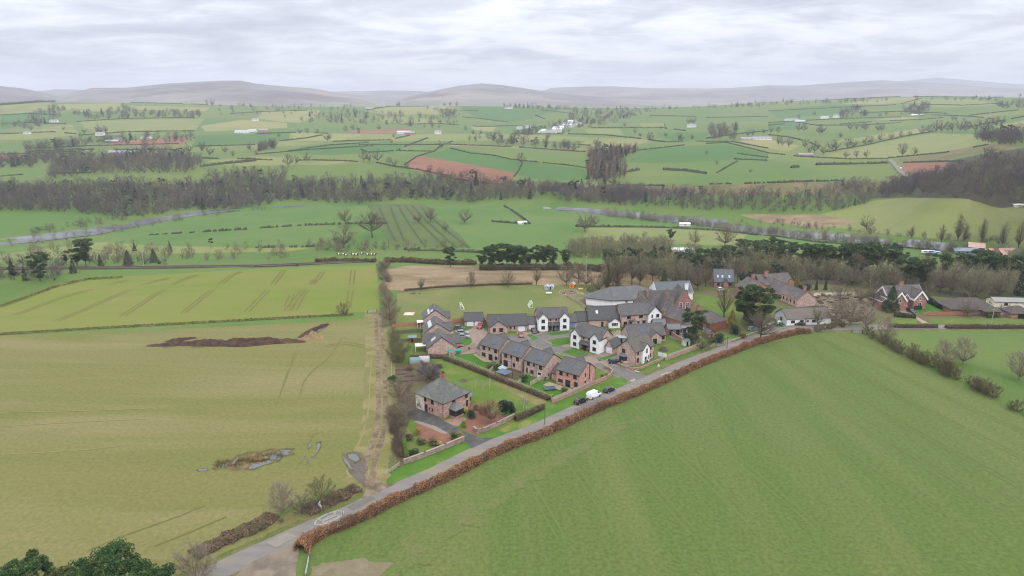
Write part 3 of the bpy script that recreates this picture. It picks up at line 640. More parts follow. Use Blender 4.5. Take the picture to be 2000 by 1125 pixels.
h.block(12.6, 16.2, 3.0, 8.6, 2.5, 4.9, 'x', B_pink, key='right garage', verge=.1); h.door('f', 3.0, 14.2, 2.5, 2.1, M_bdoor, 'garage_door', 5); h.done()
h = twin('white twin-gabled house at the centre of the estate, brick side wall towards the road', (1114, 677), -41, None)
h.win('r', 12.3, 3.4, 3.6, .5, 1.1, nm=0); h.block(12.8, 16.0, 3.6, 9.0, 2.5, 4.8, 'y', B_pink, key='garage', verge=.15); h.door('f', 3.6, 14.4, 2.4, 2.1, M_gdoor, 'garage_door', 5)
h.block(-3.6, 0, 4.5, 9.0, 2.5, 4.6, 'x', B_pink, verge=.1); h.done()
# --- house with porch gable in the middle of the estate
h = House('dormer_house', 'low house with a big dark roof, one roof window and a white porch gable', (1152, 642), ang=6, L_=12)
h.roofm = R_dark; h.block(0, 12, 2.0, 11, 3.2, 7.4, 'x', B_pink); h.onroof('roof_window', M_skl, 3.2, 4.1, .42, .66); h.block(7.8, 12.2, -.4, 4.4, 2.6, 4.3, 'y', W_render, over=.2)
h.win('f', -.4, 10.0, .9, 2.6, 1.4, nm=3, frame=M_wht); h.block(-5, 0, 3, 9, 2.6, 5.6, 'x', B_pink, verge=.1); h.door('f', 2.0, 5.5, 1.0, 2.1); h.done()
# --- brick and white pair
h = House('semi_detached_houses', 'pair of brick houses with grey and blue doors and a white rendered gable end', (1215.5, 640.5), ang=13, L_=15.6)
h.block(0, 15, 1.0, 9.5, 5.0, 8.4, 'x', B_pink); h.block(11.0, 16.6, 0, 9.0, 5.0, 8.0, 'y', W_render, verge=.2)
for u in (3.0, 8.2): h.win('f', 1.0, u, 3.4, 1.6, 1.3, nm=2)
h.win('f', 1.0, 1.6, .9, 1.5, 1.3, nm=2); h.win('f', 1.0, 9.6, .9, 1.3, 1.3); h.door('f', 1.0, 3.9, 1.1, 2.1, mat('grey door', c(168, 176, 190), coords='obj')); h.door('f', 1.0, 7.2, 1.1, 2.1, M_bdoor)
h.win('f', 0, 12.6, 3.5, .6, 1.2, nm=0); h.win('f', 0, 15.0, 3.5, 1.3, 1.3); h.win('f', 0, 12.2, .7, .4, 1.2, nm=0); h.win('f', 0, 15.0, .9, 1.3, 1.2); h.door('f', 0, 13.4, 1.0, 2.1, M_brf)
h.win('l', 0, 3.4, 3.6, .5, 1.1, nm=0); h.pipe(5.6, .92, 4.8); q = MB(); q.slab([(3.0, -.2, 2.5), (5, -.2, 2.5), (5, 1.0, 2.9), (3.0, 1.0, 2.9)], .08); q.build('porch_roof', R_dark, h.root); h.done()
# --- corner house with the white gable by the junction
h = House('corner_house', 'brick corner house with a narrow white rendered gable and grey bay window by the junction', (1240.2, 714), ang=44, L_=11)
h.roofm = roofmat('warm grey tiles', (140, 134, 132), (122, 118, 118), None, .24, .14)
h.block(0, 11, 0, 7.6, 5.0, 8.4, 'x', B_pink, verge=.25); h.block(3.2, 7.2, -.8, 4, 5.0, 7.0, 'y', W_render, verge=.15, over=.2)
h.win('f', 0, 1.5, 3.6, 1.0, 1.1); h.win('f', 0, 1.5, .8, 1.1, 1.5); h.win('f', -.8, 5.4, 3.5, .8, 1.5, nm=0); h.win('f', -.8, 6.4, 1.0, .5, 1.3, nm=0)
h.door('f', -.8, 4.9, 1.1, 2.2, mat('grey door', c(168, 176, 190), coords='obj')); h.win('f', 0, 8.8, 3.6, .9, 1.2); h.win('f', 0, 8.8, .9, .9, 1.2); h.pipe(.1, -.09, 4.8); h.pipe(10.8, -.09, 4.8)
h.win('l', 0, 5.0, 3.5, 1.3, 1.3)
q = MB(); bay = [(-.01, 3.4), (-1.0, 4.1), (-1.0, 5.9), (-.01, 6.6)]
for z0, z1 in ((0, .8),): q.faces([(x, y, z) for z in (z0, z1) for x, y in bay], [(4, 5, 1, 0), (5, 6, 2, 1), (6, 7, 3, 2), (7, 6, 5, 4)])
q.build('bay_base', B_pink, h.root); q = MB()
for x, y in bay[1:3]: q.tube((x, y, .8), (x, y, 2.3), .09, .09, 4)
q.box(-1.05, -.9, 4.95, 5.05, .8, 2.3)
o = q.build('bay_frame', mat('grey green frame', c(96, 112, 116), coords='obj'), h.root); q = MB(); q.faces([(x, y, z) for z in (.8, 2.3) for x, y in bay], [(4, 5, 1, 0), (5, 6, 2, 1), (6, 7, 3, 2)]); q.build('pane', M_glass, o)
q = MB(); q.faces([(-.01, 3.2, 2.32), (-1.2, 4.0, 2.32), (-1.2, 6.0, 2.32), (-.01, 6.8, 2.32), (-.01, 4.2, 3.2), (-.01, 5.8, 3.2), (-.5, 4.7, 3.2), (-.5, 5.3, 3.2)], [(0, 1, 6, 4), (1, 2, 7, 6), (2, 3, 5, 7), (6, 7, 5, 4), (3, 2, 1, 0)]); q.build('bay_roof', M_lead, h.root); h.done()
# --- bungalow behind it
h = House('bungalow', 'low brick bungalow with a small gable between the corner house and the school yard', (1276, 671), ang=14, L_=8)
h.block(-9, 5.6, 1.4, 9.6, 2.7, 6.2, 'x', B_pink); h.block(-1.6, 3.0, -.6, 5, 2.7, 4.8, 'y', B_pink, over=.2); h.win('f', 1.4, 4.4, .9, 1.6, 1.3, nm=1); h.door('f', -.6, .3, 1.6, 2.1, mat('dark patio door', c(60, 62, 68), coords='obj')); h.onroof('solar_panel', M_pv, -4.2, -2.4, .3, .6, last=('x', -9, 5.6, 1.4, 9.6, 2.7, 6.2, .85, .3)); h.done()
# --- school hall with the many sided roof
h = House('school_hall', 'wide low hall with a many sided slate roof and white rendered walls', A=(1198, 601), ang=13, L_=22, cat='school hall')
h.roofm = R_hall
q = h.walls.setdefault(W_render.name, (MB(), W_render))[0]
oct_ = [(0, 0), (17, -1), (24, 4), (23, 13), (14, 18), (2, 17), (-9, 11), (-10, 7)]
ov = [((x - 8) * 1.06 + 8, (y - 8) * 1.06 + 8) for x, y in oct_]
for (x0, y0), (x1, y1) in zip(oct_, oct_[1:] + oct_[:1]): q.poly([(x0, y0, 0), (x1, y1, 0), (x1, y1, 3.6), (x0, y0, 3.6)])
top = [(2, 8), (14, 8)]
rv = [(x, y, 3.4) for x, y in ov] + [(1.5, 8.5, 7.2), (14, 8, 7.4)]
ks = [9 if x > 7 else 8 for x, y in ov]
for i in range(8):
    j = (i + 1) % 8
    h.roof.faces([rv[i], rv[j], rv[ks[j]], rv[ks[i]]] if ks[i] != ks[j] else [rv[i], rv[j], rv[ks[i]]], [(0, 1, 2, 3)] if ks[i] != ks[j] else [(0, 1, 2)])
    h.trim.slab([rv[i], rv[j], (rv[j][0] * .985 + .12, rv[j][1] * .985 + .12, 3.4), (rv[i][0] * .985 + .12, rv[i][1] * .985 + .12, 3.4)], .18); h.rg.tube(rv[i], rv[ks[i]], .1, .1, 4)
h.rg.tube(rv[8], rv[9], .12, .12, 5)
h.win('f', -.35, 6, 2.0, 1.4, .9, frame=M_wht); h.win('f', -.55, 9.5, 2.0, 1.4, .9, frame=M_wht)
h.done()
# --- blue roofed hall behind
h = House('school_building', 'blue slate roofed school building with a white gable end behind the old school', A=(1283, 588), ang=8, L_=17, cat='school building')
h.roofm = R_blue; h.trimm = M_wht; h.block(0, 17, 0, 11, 3.6, 7.6, 'x', W_render, verge=.1); h.win('l', 0, 5, 1.2, 1.2, 1.2)
h.chimney(14.4, 1.8, 4.4, 7.4, 1.4, 1.1, W_render, 1); h.done()
# --- Victorian school
h = House('old_school', 'Victorian red sandstone school with steep purple slate gables and tall white windows', A=(1306, 624), ang=4, L_=9, cat='school building')
h.roofm = R_old; h.rgm = M_ridgey; h.trimm = B_dark; h.frame = M_wht
h.block(-3.0, 3.8, 0, 16, 4.2, 9.0, 'y', B_dark, hip=3.2, over=.3); h.block(4.2, 12.0, 6.0, 16, 5.0, 11.0, 'y', B_dark, verge=.1, trimw=.3); h.block(-10, 11, 8, 15, 4.6, 9.4, 'x', B_dark, verge=.1)
h.block(-12.5, -7.0, 2.5, 12, 3.6, 8.2, 'y', B_dark, verge=.1)
for i in range(3): h.win('f', 0, -1.5 + 2.0 * i, 1.2, 1.2, 3.0, nm=1, tr=3, frame=M_wht, fr=.16)
for u in (6.7, 9.6): h.win('f', 6.0, u, 1.8, 1.5, 3.6, nm=1, tr=3, frame=M_wht, fr=.16)
h.door('f', 6.0, 4.9, 1.0, 2.4, mat('dark patio door', c(60, 62, 68), coords='obj'))
h.chimney(.5, 6, 6.5, 11.2, .9, .9, mat('pale sandstone', c(204, 184, 156), c(184, 164, 140), coords='obj'), 1); h.chimney(-6.8, 9.5, 7, 11.5, .8, .8, B_dark, 2); h.done()
# --- yard buildings at the school
h = House('school_outbuilding', 'open fronted lean-to with a lead grey roof in the school yard', A=(1305, 655), ang=3, L_=7, cat='outbuilding')
h.roofm = M_lead; h.block(0, 4.8, 0, 5, 2.5, 3.9, 'x', B_dark, over=.2); h.block(-4.5, .2, 4.5, 9, 2.6, 4.6, 'x', B_dark, over=.2); h.door('f', 0, 1.2, 1.3, 2.1, M_trim); h.door('f', 0, 3.7, 1.3, 2.1, M_trim); h.done()
h = House('glazed_shelter', 'flat roofed glazed shelter with white frame in the school yard', A=(1325, 655), ang=2, L_=7.2, cat='shelter')
h.roofm = M_lead; h.block(0, 6.8, 1, 4.5, 2.7, 2.95, 'x', mat('shelter glass wall', c(120, 128, 136), c(98, 104, 112), coords='obj', rough=.3), over=.4)
for u in (.9, 2.6, 4.3, 6.0): h.win('f', 1, u, .5, 1.4, 1.9, nm=0, frame=M_wht)
h.done()
# --- sandstone lodge behind the pines
h = House('sandstone_lodge', 'red sandstone lodge with a hipped slate roof and lead ridges beside the road pines', A=(1388, 650), ang=30, L_=9)
h.roofm = R_old; h.trimm = B_dark; h.block(-.5, 8.4, 0, 8, 4.2, 7.0, 'y', mat('smooth red sandstone', c(178, 122, 108), c(164, 106, 94), coords='obj'), hip=2.4, over=.3)
h.block(-6, 2, 6, 20, 3.0, 6.2, 'y', B_dark, over=.3); h.chimney(1.5, 9, 5.6, 8.4, 1.3, .8, B_dark, 3); h.win('l', -.5, 3, .9, .9, 1.6, frame=M_wht); h.done()
h = House('garden_room', 'small grey roofed garden room tucked below the sandstone lodge', A=(1383, 662), ang=30, L_=3.6, cat='outbuilding')
h.block(0, 3.4, 0, 3.2, 2.0, 3.2, 'y', B_dark, over=.2); h.door('f', 0, 1.7, .9, 1.8, M_brf); h.done()
# --- brick house among the far trees
h = House('detached_house', 'red brick house with grey roof and three roof windows among bare trees', A=(1399.5, 562), ang=-4, L_=8.6)
h.roofm = R_blue; h.block(-1.0, 8.4, 1, 9.5, 3.0, 8.2, 'x', B_dark, over=.3); h.block(3.0, 5.4, -.8, 3.5, 2.4, 4.6, 'y', B_dark, over=.5)
m_ = ('x', -1.0, 8.4, 1, 9.5, 3.0, 8.2, 1, .3)
for u in (.4, 2.6, 6.0): h.onroof('roof_window', M_skl, u, u + .8, .3, .5, last=m_)
h.win('f', 1, 1.0, 1.0, 1.2, 1.2); h.win('f', 1, 6.8, 1.0, 1.4, 1.2); h.done()
# --- terraces with the stacked chimneys
h = House('farmhouse_range', 'long red brick range with stepped slate roofs and big brick chimneys', A=(1556, 600), ang=15, L_=10)
h.roofm = R_old; h.trimm = B_dark; h.block(0, 9.5, 0, 30, 3.6, 6.8, 'y', B_pink, over=.25); h.block(-3, 14, 22, 32, 5.0, 8.6, 'x', B_dark, over=.25); h.block(-14, -2, 16, 26, 4.4, 8.2, 'y', B_dark, over=.25)
h.chimney(4.7, 2, 5.8, 8.8, 1.2, .8, B_dark, 3); h.chimney(4.7, 12, 5.8, 9.2, 1.6, .9, B_dark, 4); h.chimney(1, 25, 7.6, 10.6, 1.6, .9, B_dark, 4); h.chimney(-8, 22, 7, 10.5, 1.6, .9, B_dark, 2)
for u in (2, 4.5, 7, 9.5, 12): h.win('l', 0, u, 1.2, .8, 1.3, frame=M_brf)
for u in (3.4, 6.4): h.pipe(u, -.08, 4.2, B_dark)
h.done()
# --- white bungalow by the road
h = House('white_bungalow', 'white rendered bungalow with a brown tiled roof beside the road', A=(1536, 636), ang=7, L_=15.5)
h.roofm = R_brown; h.rgm = M_ridge; h.block(0, 19, 0, 9.4, 2.9, 5.8, 'x', W_render, over=.3); h.win('f', 0, 2.6, 1.0, 1.7, 1.1, nm=2); h.win('f', 0, 6.4, 1.0, 1.5, 1.1, nm=1); h.win('f', 0, 11.6, 1.0, 1.7, 1.1, nm=1); h.win('l', 0, 4.5, 1.0, 1.6, 1.3, nm=2)
h.door('f', 0, 9.0, 1.0, 2.1, M_wht); q = MB(); q.box(7.7, 8.4, -.05, .0, 0, 2.7); q.build('brick_pier', B_red, h.root); h.done()
# --- villa with white bargeboards
h = House('gabled_villa', 'red brick villa with steep gables and thick white bargeboards', A=(1762, 604.5), ang=9, L_=12)
h.roofm = R_old; h.trimm = M_wht; h.frame = M_wht
h.block(-5.6, 11.6, 2, 11, 5.0, 9.2, 'x', B_dark, trimw=1.0, verge=.35); h.block(-6.2, -.4, -2, 6, 5.2, 8.6, 'y', B_dark, trimw=.95, verge=.4); h.block(4.6, 10.8, -.6, 6, 5.0, 8.4, 'y', B_dark, trimw=.95, verge=.4)
h.block(.8, 3.8, 1.4, 5, 4.9, 6.6, 'y', B_dark, trimw=.4, verge=.35); h.chimney(3.0, 6.5, 8.2, 11.2, 1.6, .8, B_dark, 4)
h.win('f', 1.4, 2.3, 1.4, 1.2, 1.8, nm=1); h.win('f', -.6, 7.6, 1.0, 1.6, 2.0, nm=1); h.win('f', -.6, 7.6, 4.0, 1.0, 1.3, nm=1); h.win('f', -2, -3.2, 3.8, 1.0, 1.3, nm=0); h.done()
h = House('gabled_annex', 'small brick annex with white bargeboards left of the dark conifer', A=(1721, 602), ang=9, L_=5, cat='outbuilding')
h.roofm = R_old; h.trimm = M_wht; h.block(0, 5, 0, 8, 3.4, 5.8, 'y', B_dark, trimw=.4, verge=.35); h.win('f', 0, 2.5, 1, 1, 1.2, frame=M_wht); h.done()
# --- right hand bungalows
h = House('brown_bungalow', 'dark brown roofed bungalow behind a hedge on the right', A=(1876, 614), ang=-4, L_=15, cat='bungalow')
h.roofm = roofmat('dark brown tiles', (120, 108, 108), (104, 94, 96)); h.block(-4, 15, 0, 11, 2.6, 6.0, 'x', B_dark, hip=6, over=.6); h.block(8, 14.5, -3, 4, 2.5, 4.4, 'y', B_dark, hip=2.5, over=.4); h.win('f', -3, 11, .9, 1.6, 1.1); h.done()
h = House('brown_garage', 'small hip roofed brick garage at the right edge', A=(1974, 622), ang=-3, L_=8, cat='garage')
h.roofm = MATS['dark brown tiles']; h.block(0, 8, 0, 7, 2.5, 4.6, 'x', B_dark, hip=3, over=.5); h.door('f', 0, 4, 2.6, 2.1, M_trim, 'garage_door', 4); h.done()
h = House('long_shed', 'long low pale roofed shed behind the right hand bungalows', A=(1940, 600), ang=-6, L_=24, cat='shed')
h.roofm = mat('pale sheet roof', c(198, 200, 204), c(184, 188, 192), coords='obj', rough=.6); h.block(0, 22, 0, 6, 2.8, 3.9, 'x', W_cream, over=.4); h.win('f', 0, 5, 1, 1.6, 1); h.win('f', 0, 14, 1, 1.6, 1); h.done()
# ------------------------------------------------------------------ roads, verges, drives, tracks: thin sheets on the flat plateau
ZC = [0]
def zup(z): ZC[0] += 1; return z + ZC[0] * .00037
def sheet(name, pts, z, m, jit=0.0, px=True, kind='structure', step=14):
    d = dense(list(pts) + [pts[0]], step)[:-1] if px else pts; z = zup(z)
    w_ = [Vector(G0(*p)) if px else Vector(p) for p in d]
    if jit: w_ = [Vector((p.x + jit * noise.noise((p.x * .35, p.y * .35, 1)), p.y + jit * noise.noise((p.x * .35, p.y * .35, 7)))) for p in w_]
    bm = bmesh.new(); f = bm.faces.new([bm.verts.new((p.x, p.y, z)) for p in w_]); bm.normal_update()
    if f.normal.z < 0: bmesh.ops.reverse_faces(bm, faces=[f])
    bmesh.ops.triangulate(bm, faces=bm.faces[:]); me = bpy.data.meshes.new(name); bm.to_mesh(me); bm.free(); me.materials.append(m)
    return tag(link(name, me), kind=kind)
def smooth_line(pts, n=8):
    out = []; P_ = [pts[0]] + list(pts) + [pts[-1]]
    for i in range(1, len(P_) - 2):
        a, b, c_, d = [Vector(x) for x in P_[i - 1:i + 3]]
        for k in range(n):
            t = k / n; out.append(.5 * ((2 * b) + (c_ - a) * t + (2 * a - 5 * b + 4 * c_ - d) * t * t + (3 * b - a - 3 * c_ + d) * t ** 3))
    out.append(Vector(pts[-1])); return out
def wline(pxs, n=6): return smooth_line([Vector(G0(*p)) for p in pxs], n)
def offset(line, o):
    out = []
    for i, p in enumerate(line):
        d = (line[min(i + 1, len(line) - 1)] - line[max(i - 1, 0)]).normalized(); out.append(p + Vector((d.y, -d.x)) * o)
    return out
def ribbon(name, line, o0, o1, z, m, kind='structure', jit=0, label=None):
    a = offset(line, o0); b = offset(line, o1); z = zup(z)
    if jit:
        a = [p + Vector((noise.noise((p.x * .4, p.y * .4, 3)), 0)) * jit for p in a]; b = [p + Vector((noise.noise((p.x * .4, p.y * .4, 9)), 0)) * jit for p in b]
    n = len(a); co = [(p.x, p.y, z + float(hz(p.x, p.y))) for p in a] + [(p.x, p.y, z + float(hz(p.x, p.y))) for p in b]
    f = [(i, n + i, n + i + 1, i + 1) for i in range(n - 1)]
    me = bpy.data.meshes.new(name); me.from_pydata(co, [], f); me.materials.append(m)
    bm = bmesh.new(); bm.from_mesh(me); bm.normal_update()
    if sum(x.normal.z for x in bm.faces) < 0: bmesh.ops.reverse_faces(bm, faces=bm.faces[:])
    bm.to_mesh(me); bm.free(); o = link(name, me)
    return tag(o, kind=kind) if kind else o
m_road = mat('worn asphalt', c(172, 168, 170), c(156, 152, 156), scale=.3, c3=c(178, 168, 158), scale3=.12, w3=(.5, .62), fine=.12, fscale=5, stretch=(.4, 1.6, 1), rot=SR(-43))
m_road2 = mat('estate asphalt', c(152, 148, 152), c(140, 137, 142), scale=.4, fine=.1, fscale=5)
m_drv = mat('dark drive asphalt', c(112, 112, 120), c(98, 98, 106), scale=.5, c3=c(130, 126, 126), scale3=.4, fine=.1, fscale=6)
m_pav = mat('pink block paving', c(192, 172, 164), c(178, 158, 152), scale=.5, fine=.16, fscale=4)
m_path = mat('pale paving', c(214, 200, 180), c(200, 186, 166), scale=.5, fine=.12, fscale=4)
m_kerb = mat('concrete kerb', c(186, 180, 174), c(170, 166, 160), fine=.1)
m_line = mat('worn road paint', c(222, 220, 216), c(186, 182, 180), scale=1.4, fine=.15, fscale=8)
m_verge = mat('lush verge grass', c(112, 156, 62), c(92, 142, 46), scale=.25, c3=c(162, 164, 92), scale3=.09, w3=(.54, .66), fine=.3, fscale=3)
m_dirt = mat('dirt track', c(182, 164, 144), c(150, 132, 114), scale=.5, fine=.2, fscale=3, c3=c(126, 110, 94), scale3=.3)
m_mud = mat('wet mud', c(130, 114, 104), c(104, 90, 82), scale=.4, fine=.3, fscale=1.6, rough=.6, spec=.4)
m_tuss = mat('straw coloured track grass', c(158, 154, 100), c(146, 146, 90), scale=.4, c3=c(176, 166, 120), scale3=.12, w3=(.48, .6), fine=.3, fscale=2.4)
m_water = mat('puddle water', (.07, .075, .08), (.10, .10, .10), rough=.12, spec=.35, scale=1.5, bump=.3, fscale=3)
m_bark = mat('red bark chippings', c(176, 128, 112), c(160, 110, 96), scale=.4, fine=.18, fscale=4)
m_soil = mat('garden soil', c(132, 112, 98), c(108, 92, 80), scale=.4, fine=.25, fscale=3, c3=c(116, 122, 74), scale3=.3, w3=(.5, .6))
m_lawn = mat('mown lawn', c(126, 154, 68), c(106, 144, 54), scale=.25, c3=c(146, 156, 82), scale3=.2, w3=(.5, .65), fine=.25, fscale=3)
m_lawn2 = mat('fresh lawn', c(92, 148, 44), c(82, 138, 38), scale=.3, fine=.25, fscale=3)
ROAD_T = [(150,1228),(250,1178),(330,1143),(448,1086),(520,1054),(600,1018),(674,989),(720,966),(776,941),(833,917),(876,896),(921,874),(967,855),(1040,828),(1106,798),(1155,778),(1210,757),(1285,725),(1328,706),(1393,682),(1440,665),(1490,651),(1540,641),(1600,637),(1700,635),(1850,634),(2100,633),(2400,632)]
RT = wline(ROAD_T, 5)
# verges and roadside ground
ribbon('verge', RT, -1.8, 8.0, .004, mat('rough verge grass', c(126, 138, 80), c(108, 126, 66), scale=.35, c3=c(154, 144, 102), scale3=.3, fine=.3, fscale=2), jit=.9)
sheet('verge', [(748,938),(790,902),(840,882),(921,858),(923,864),(916,880),(833,920),(776,944),(748,950)], .006, m_verge)
sheet('verge', [(932,855),(990,832),(1060,800),(1090,785),(1170,752),(1207,735),(1205,722),(1216,716),(1235,728),(1222,748),(1212,760),(1155,782),(1040,832),(967,858)], .006, m_verge)
sheet('verge', [(1243,728),(1290,712),(1395,678),(1390,672),(1290,702),(1245,720)], .006, m_verge)
sheet('verge', [(1410,674),(1490,652),(1560,634),(1545,628),(1480,640),(1410,662)], .006, m_verge)
ROAD = ribbon('road', RT, 0, 5.7, .016, m_road)
# estate road
ER = wline([(1262,748),(1245,741),(1215,728),(1180,712),(1140,697),(1095,683),(1060,674),(1047,665),(1062,657),(1100,652),(1150,651),(1205,655)], 6)
ribbon('estate_road', ER, -2.6, 2.6, .012, m_road2); sheet('estate_road', [(1190,712),(1225,722),(1262,735),(1284,725),(1300,719),(1262,752),(1206,764),(1218,752),(1228,745),(1216,735),(1180,722)], .013, m_road2)
sheet('estate_road', [(1070,680),(1040,675),(1000,668),(960,660),(965,654),(1030,658),(1060,664)], .011, m_road2)
for s_ in (-1, 1):
    ln = offset(ER[10:-1], s_ * 2.75); q = MB()
    for a, b in zip(ln, ln[1:]): q.bar((a.x, a.y, .12), (b.x, b.y, .12), .22, .12)
    tag(q.build('kerb', m_kerb), kind='structure')
    if s_: ribbon('pavement', ER[10:], *sorted((s_ * 2.86, s_ * 4.2)), .014, mat('pavement tarmac', c(168, 160, 158), c(156, 150, 148), scale=.5, fine=.1))
# courtyards and drives
for nm, pts, m_ in (
  ('courtyard', [(892,640),(935,636),(950,645),(962,655),(940,676),(925,693),(905,694),(893,690),(900,668),(893,662),(912,650),(888,648)], m_pav),
  ('driveway', [(1008,648),(1048,648),(1070,672),(1046,677),(1020,668)], m_pav), ('driveway', [(1026,645),(1046,645),(1066,660),(1090,654),(1075,648),(1050,646)], m_pav),
  ('driveway', [(1090,689),(1112,680),(1130,672),(1115,668),(1085,680)], m_pav), ('driveway', [(1133,700),(1170,690),(1212,689),(1216,694),(1175,708),(1150,712)], m_pav),
  ('driveway', [(1165,706),(1200,694),(1226,700),(1252,714),(1196,716),(1188,716)], m_pav), ('courtyard', [(1204,645),(1290,640),(1300,660),(1230,668),(1195,656)], m_pav),
  ('courtyard', [(1166,690),(1215,668),(1235,668),(1220,690)], m_pav)):
    sheet(nm, pts, .009, m_)
for pts in ([(1078,666),(1100,660),(1118,662),(1116,670),(1090,677),(1078,676)], [(1098,688),(1120,679),(1152,692),(1132,699)], [(1166,700),(1200,692),(1212,690),(1190,700),(1170,706)],
            [(1028,654),(1037,652),(1052,661),(1042,664)], [(1064,648),(1112,645),(1112,651),(1078,655)], [(893,664),(920,660),(922,668),(915,676),(894,676)], [(893,640),(912,634),(925,640),(905,648)]):
    sheet('lawn', pts, .012, m_lawn2)
# back gardens of the row
for pts, m_ in (([(874,695),(925,690),(962,703),(975,709),(955,718),(930,716)], m_lawn2), ([(955,718),(975,708),(1000,716),(1022,728),(1006,744),(990,738)], m_soil), ([(1006,744),(1024,731),(1044,738),(1035,752),(1018,748)], m_lawn2), ([(1030,758),(1050,746),(1087,752),(1110,762),(1076,776),(1060,772)], m_lawn2)):
    sheet('lawn', pts, .010, m_)
sheet('patio', [(924,692),(936,689),(966,702),(958,708),(944,706)], .014, m_path); sheet('patio', [(966,714),(985,708),(1000,716),(985,722)], .014, m_path); sheet('patio', [(1060,752),(1072,746),(1125,762),(1118,768),(1095,762)], .014, m_path)
# gardens of the stone house
sheet('garden', [(770,700),(880,697),(925,718),(985,742),(1050,772),(1082,786),(1050,800),(995,826),(935,850),(900,846),(860,838),(800,850),(772,840)], .008, m_lawn)
sheet('garden_bed', [(764,716),(812,705),(862,712),(858,742),(836,756),(812,790),(790,850),(800,905),(778,915),(768,860)], .010, m_soil)
sheet('dry_grass_bank', [(960,748),(985,745),(1062,780),(1070,786),(1050,792),(1010,772)], .011, m_tuss)
sheet('gravel_garden', [(915,806),(940,800),(985,812),(992,818),(950,838),(928,850),(905,838)], .012, m_bark); sheet('gravel_garden', [(812,828),(850,828),(905,850),(895,858),(862,868),(830,862),(812,845)], .012, m_bark)
sheet('patio', [(866,822),(895,812),(912,818),(895,832),(880,830)], .014, mat('broken stone paving', c(200, 168, 156), c(176, 142, 130), scale=.6, fine=.2, fscale=2))
sheet('patio', [(905,792),(935,786),(946,800),(922,808)], .013, m_bark)
sheet('driveway', [(788,796),(816,794),(868,822),(905,842),(940,856),(968,854),(921,876),(906,858),(880,848),(830,826),(795,818)], .015, m_drv)
sheet('drive_edge', [(808,824),(815,822),(850,832),(875,846),(868,848),(840,836)], .016, m_kerb)
# playground circle and path by the school
sheet('play_circle', [(1088,572),(1100,568),(1125,566),(1136,570),(1133,575),(1110,579),(1095,578)], .01, mat('worn play ground', c(178, 158, 148), c(148, 126, 120), scale=.9, fine=.3, fscale=1.2))
ribbon('path', wline([(1134,571),(1142,576),(1152,580),(1166,582)]), -.6, .6, .012, m_path)
sheet('school_yard', [(1136,586),(1166,580),(1172,592),(1205,602),(1200,612),(1158,606),(1146,600)], .01, mat('bark and planks', c(158, 142, 124), c(130, 118, 102), scale=.5, fine=.3, fscale=1.5))
sheet('school_yard', [(1290,632),(1345,640),(1372,660),(1345,672),(1310,660)], .01, m_kerb)
sheet('rubble_yard', [(1590,574),(1680,570),(1710,606),(1690,632),(1620,630),(1590,612)], .01, mat('rubble yard', c(178, 166, 154), c(136, 120, 110), scale=.22, c3=c(126, 126, 90), scale3=.12, fine=.35, fscale=1.0))
sheet('meadow', [(1355,572),(1420,586),(1440,606),(1450,640),(1420,632),(1390,606),(1360,590)], .01, m_lawn)
sheet('lawn', [(1802,590),(1850,606),(1866,612),(1800,616),(1786,606)], .01, m_lawn2); sheet('lawn', [(1740,622),(1790,620),(1790,632),(1740,634)], .006, m_lawn); sheet('lawn', [(1812,622),(2300,620),(2300,632),(1820,632)], .006, m_lawn)
sheet('driveway', [(1742,608),(1762,604),(1784,606),(1790,612),(1788,618),(1812,630),(1802,632),(1780,616),(1760,614)], .012, m_path)
sheet('bungalow_forecourt', [(1404,676),(1440,664),(1530,641),(1585,638),(1600,632),(1536,636),(1516,634),(1480,652),(1380,672)], .010, m_road)
# the farm track and its two ruts
TR = wline([(722,950),(721,931),(723,902),(732,874),(742,842),(746,800),(745,740),(744,690),(741,650),(739,618),(738,606)], 8)
ribbon('track_verge', TR, -5.5, 4.6, .006, m_tuss, jit=1.0)
for o in (-1.05, 1.05): ribbon('track', TR, o - .7, o + .7, .012, m_dirt, jit=.4)
sheet('track_mouth', [(712,938),(742,936),(748,946),(776,944),(740,962),(706,976),(714,955)], .017, m_dirt, jit=.5)
sheet('mud_patch', [(668,886),(690,880),(704,884),(714,900),(712,930),(722,945),(700,945),(684,925)], .011, m_mud, jit=.8)
m_marg = mat('wet trampled grass', c(124, 118, 76), c(104, 98, 66), scale=.8, c3=c(142, 136, 92), scale3=.6, fine=.3, fscale=2)
for pts in ([(681,888),(690,886),(697,890),(700,899),(693,903),(684,897)], [(671,890),(676,896),(684,908),(690,916),(684,914),(674,902)], [(604,868),(608,866),(608,872),(603,878)], [(617,868),(623,866),(622,876),(616,888)], [(614,892),(602,906),(600,908),(608,894)], [(598,892),(590,903),(587,904),(595,893)],
            [(516,893),(524,889),(536,887),(540,882),(553,879),(568,880),(562,884),(566,887),(550,892),(545,897),(530,898),(520,899)], [(486,913),(492,907),(505,906),(520,899),(530,902),(515,910),(500,914),(488,916)], [(422,912),(436,907),(452,903),(464,893),(466,900),(456,907),(440,912),(428,915)], [(386,918),(405,916),(404,919),(388,921)],
            [(371,672),(390,672),(396,677),(376,678)], [(318,675),(328,675),(332,678),(320,678)], [(612,646),(640,632),(636,640),(618,648)]):
    mx_, my_ = sum(p[0] for p in pts) / len(pts), sum(p[1] for p in pts) / len(pts); sheet('puddle_margin', [(mx_ + (x - mx_) * 1.35, my_ + (y - my_) * 1.5) for x, y in pts], .018, m_marg, jit=1.0, step=3)
    sheet('puddle', pts, .035, m_water, jit=.6, step=3)
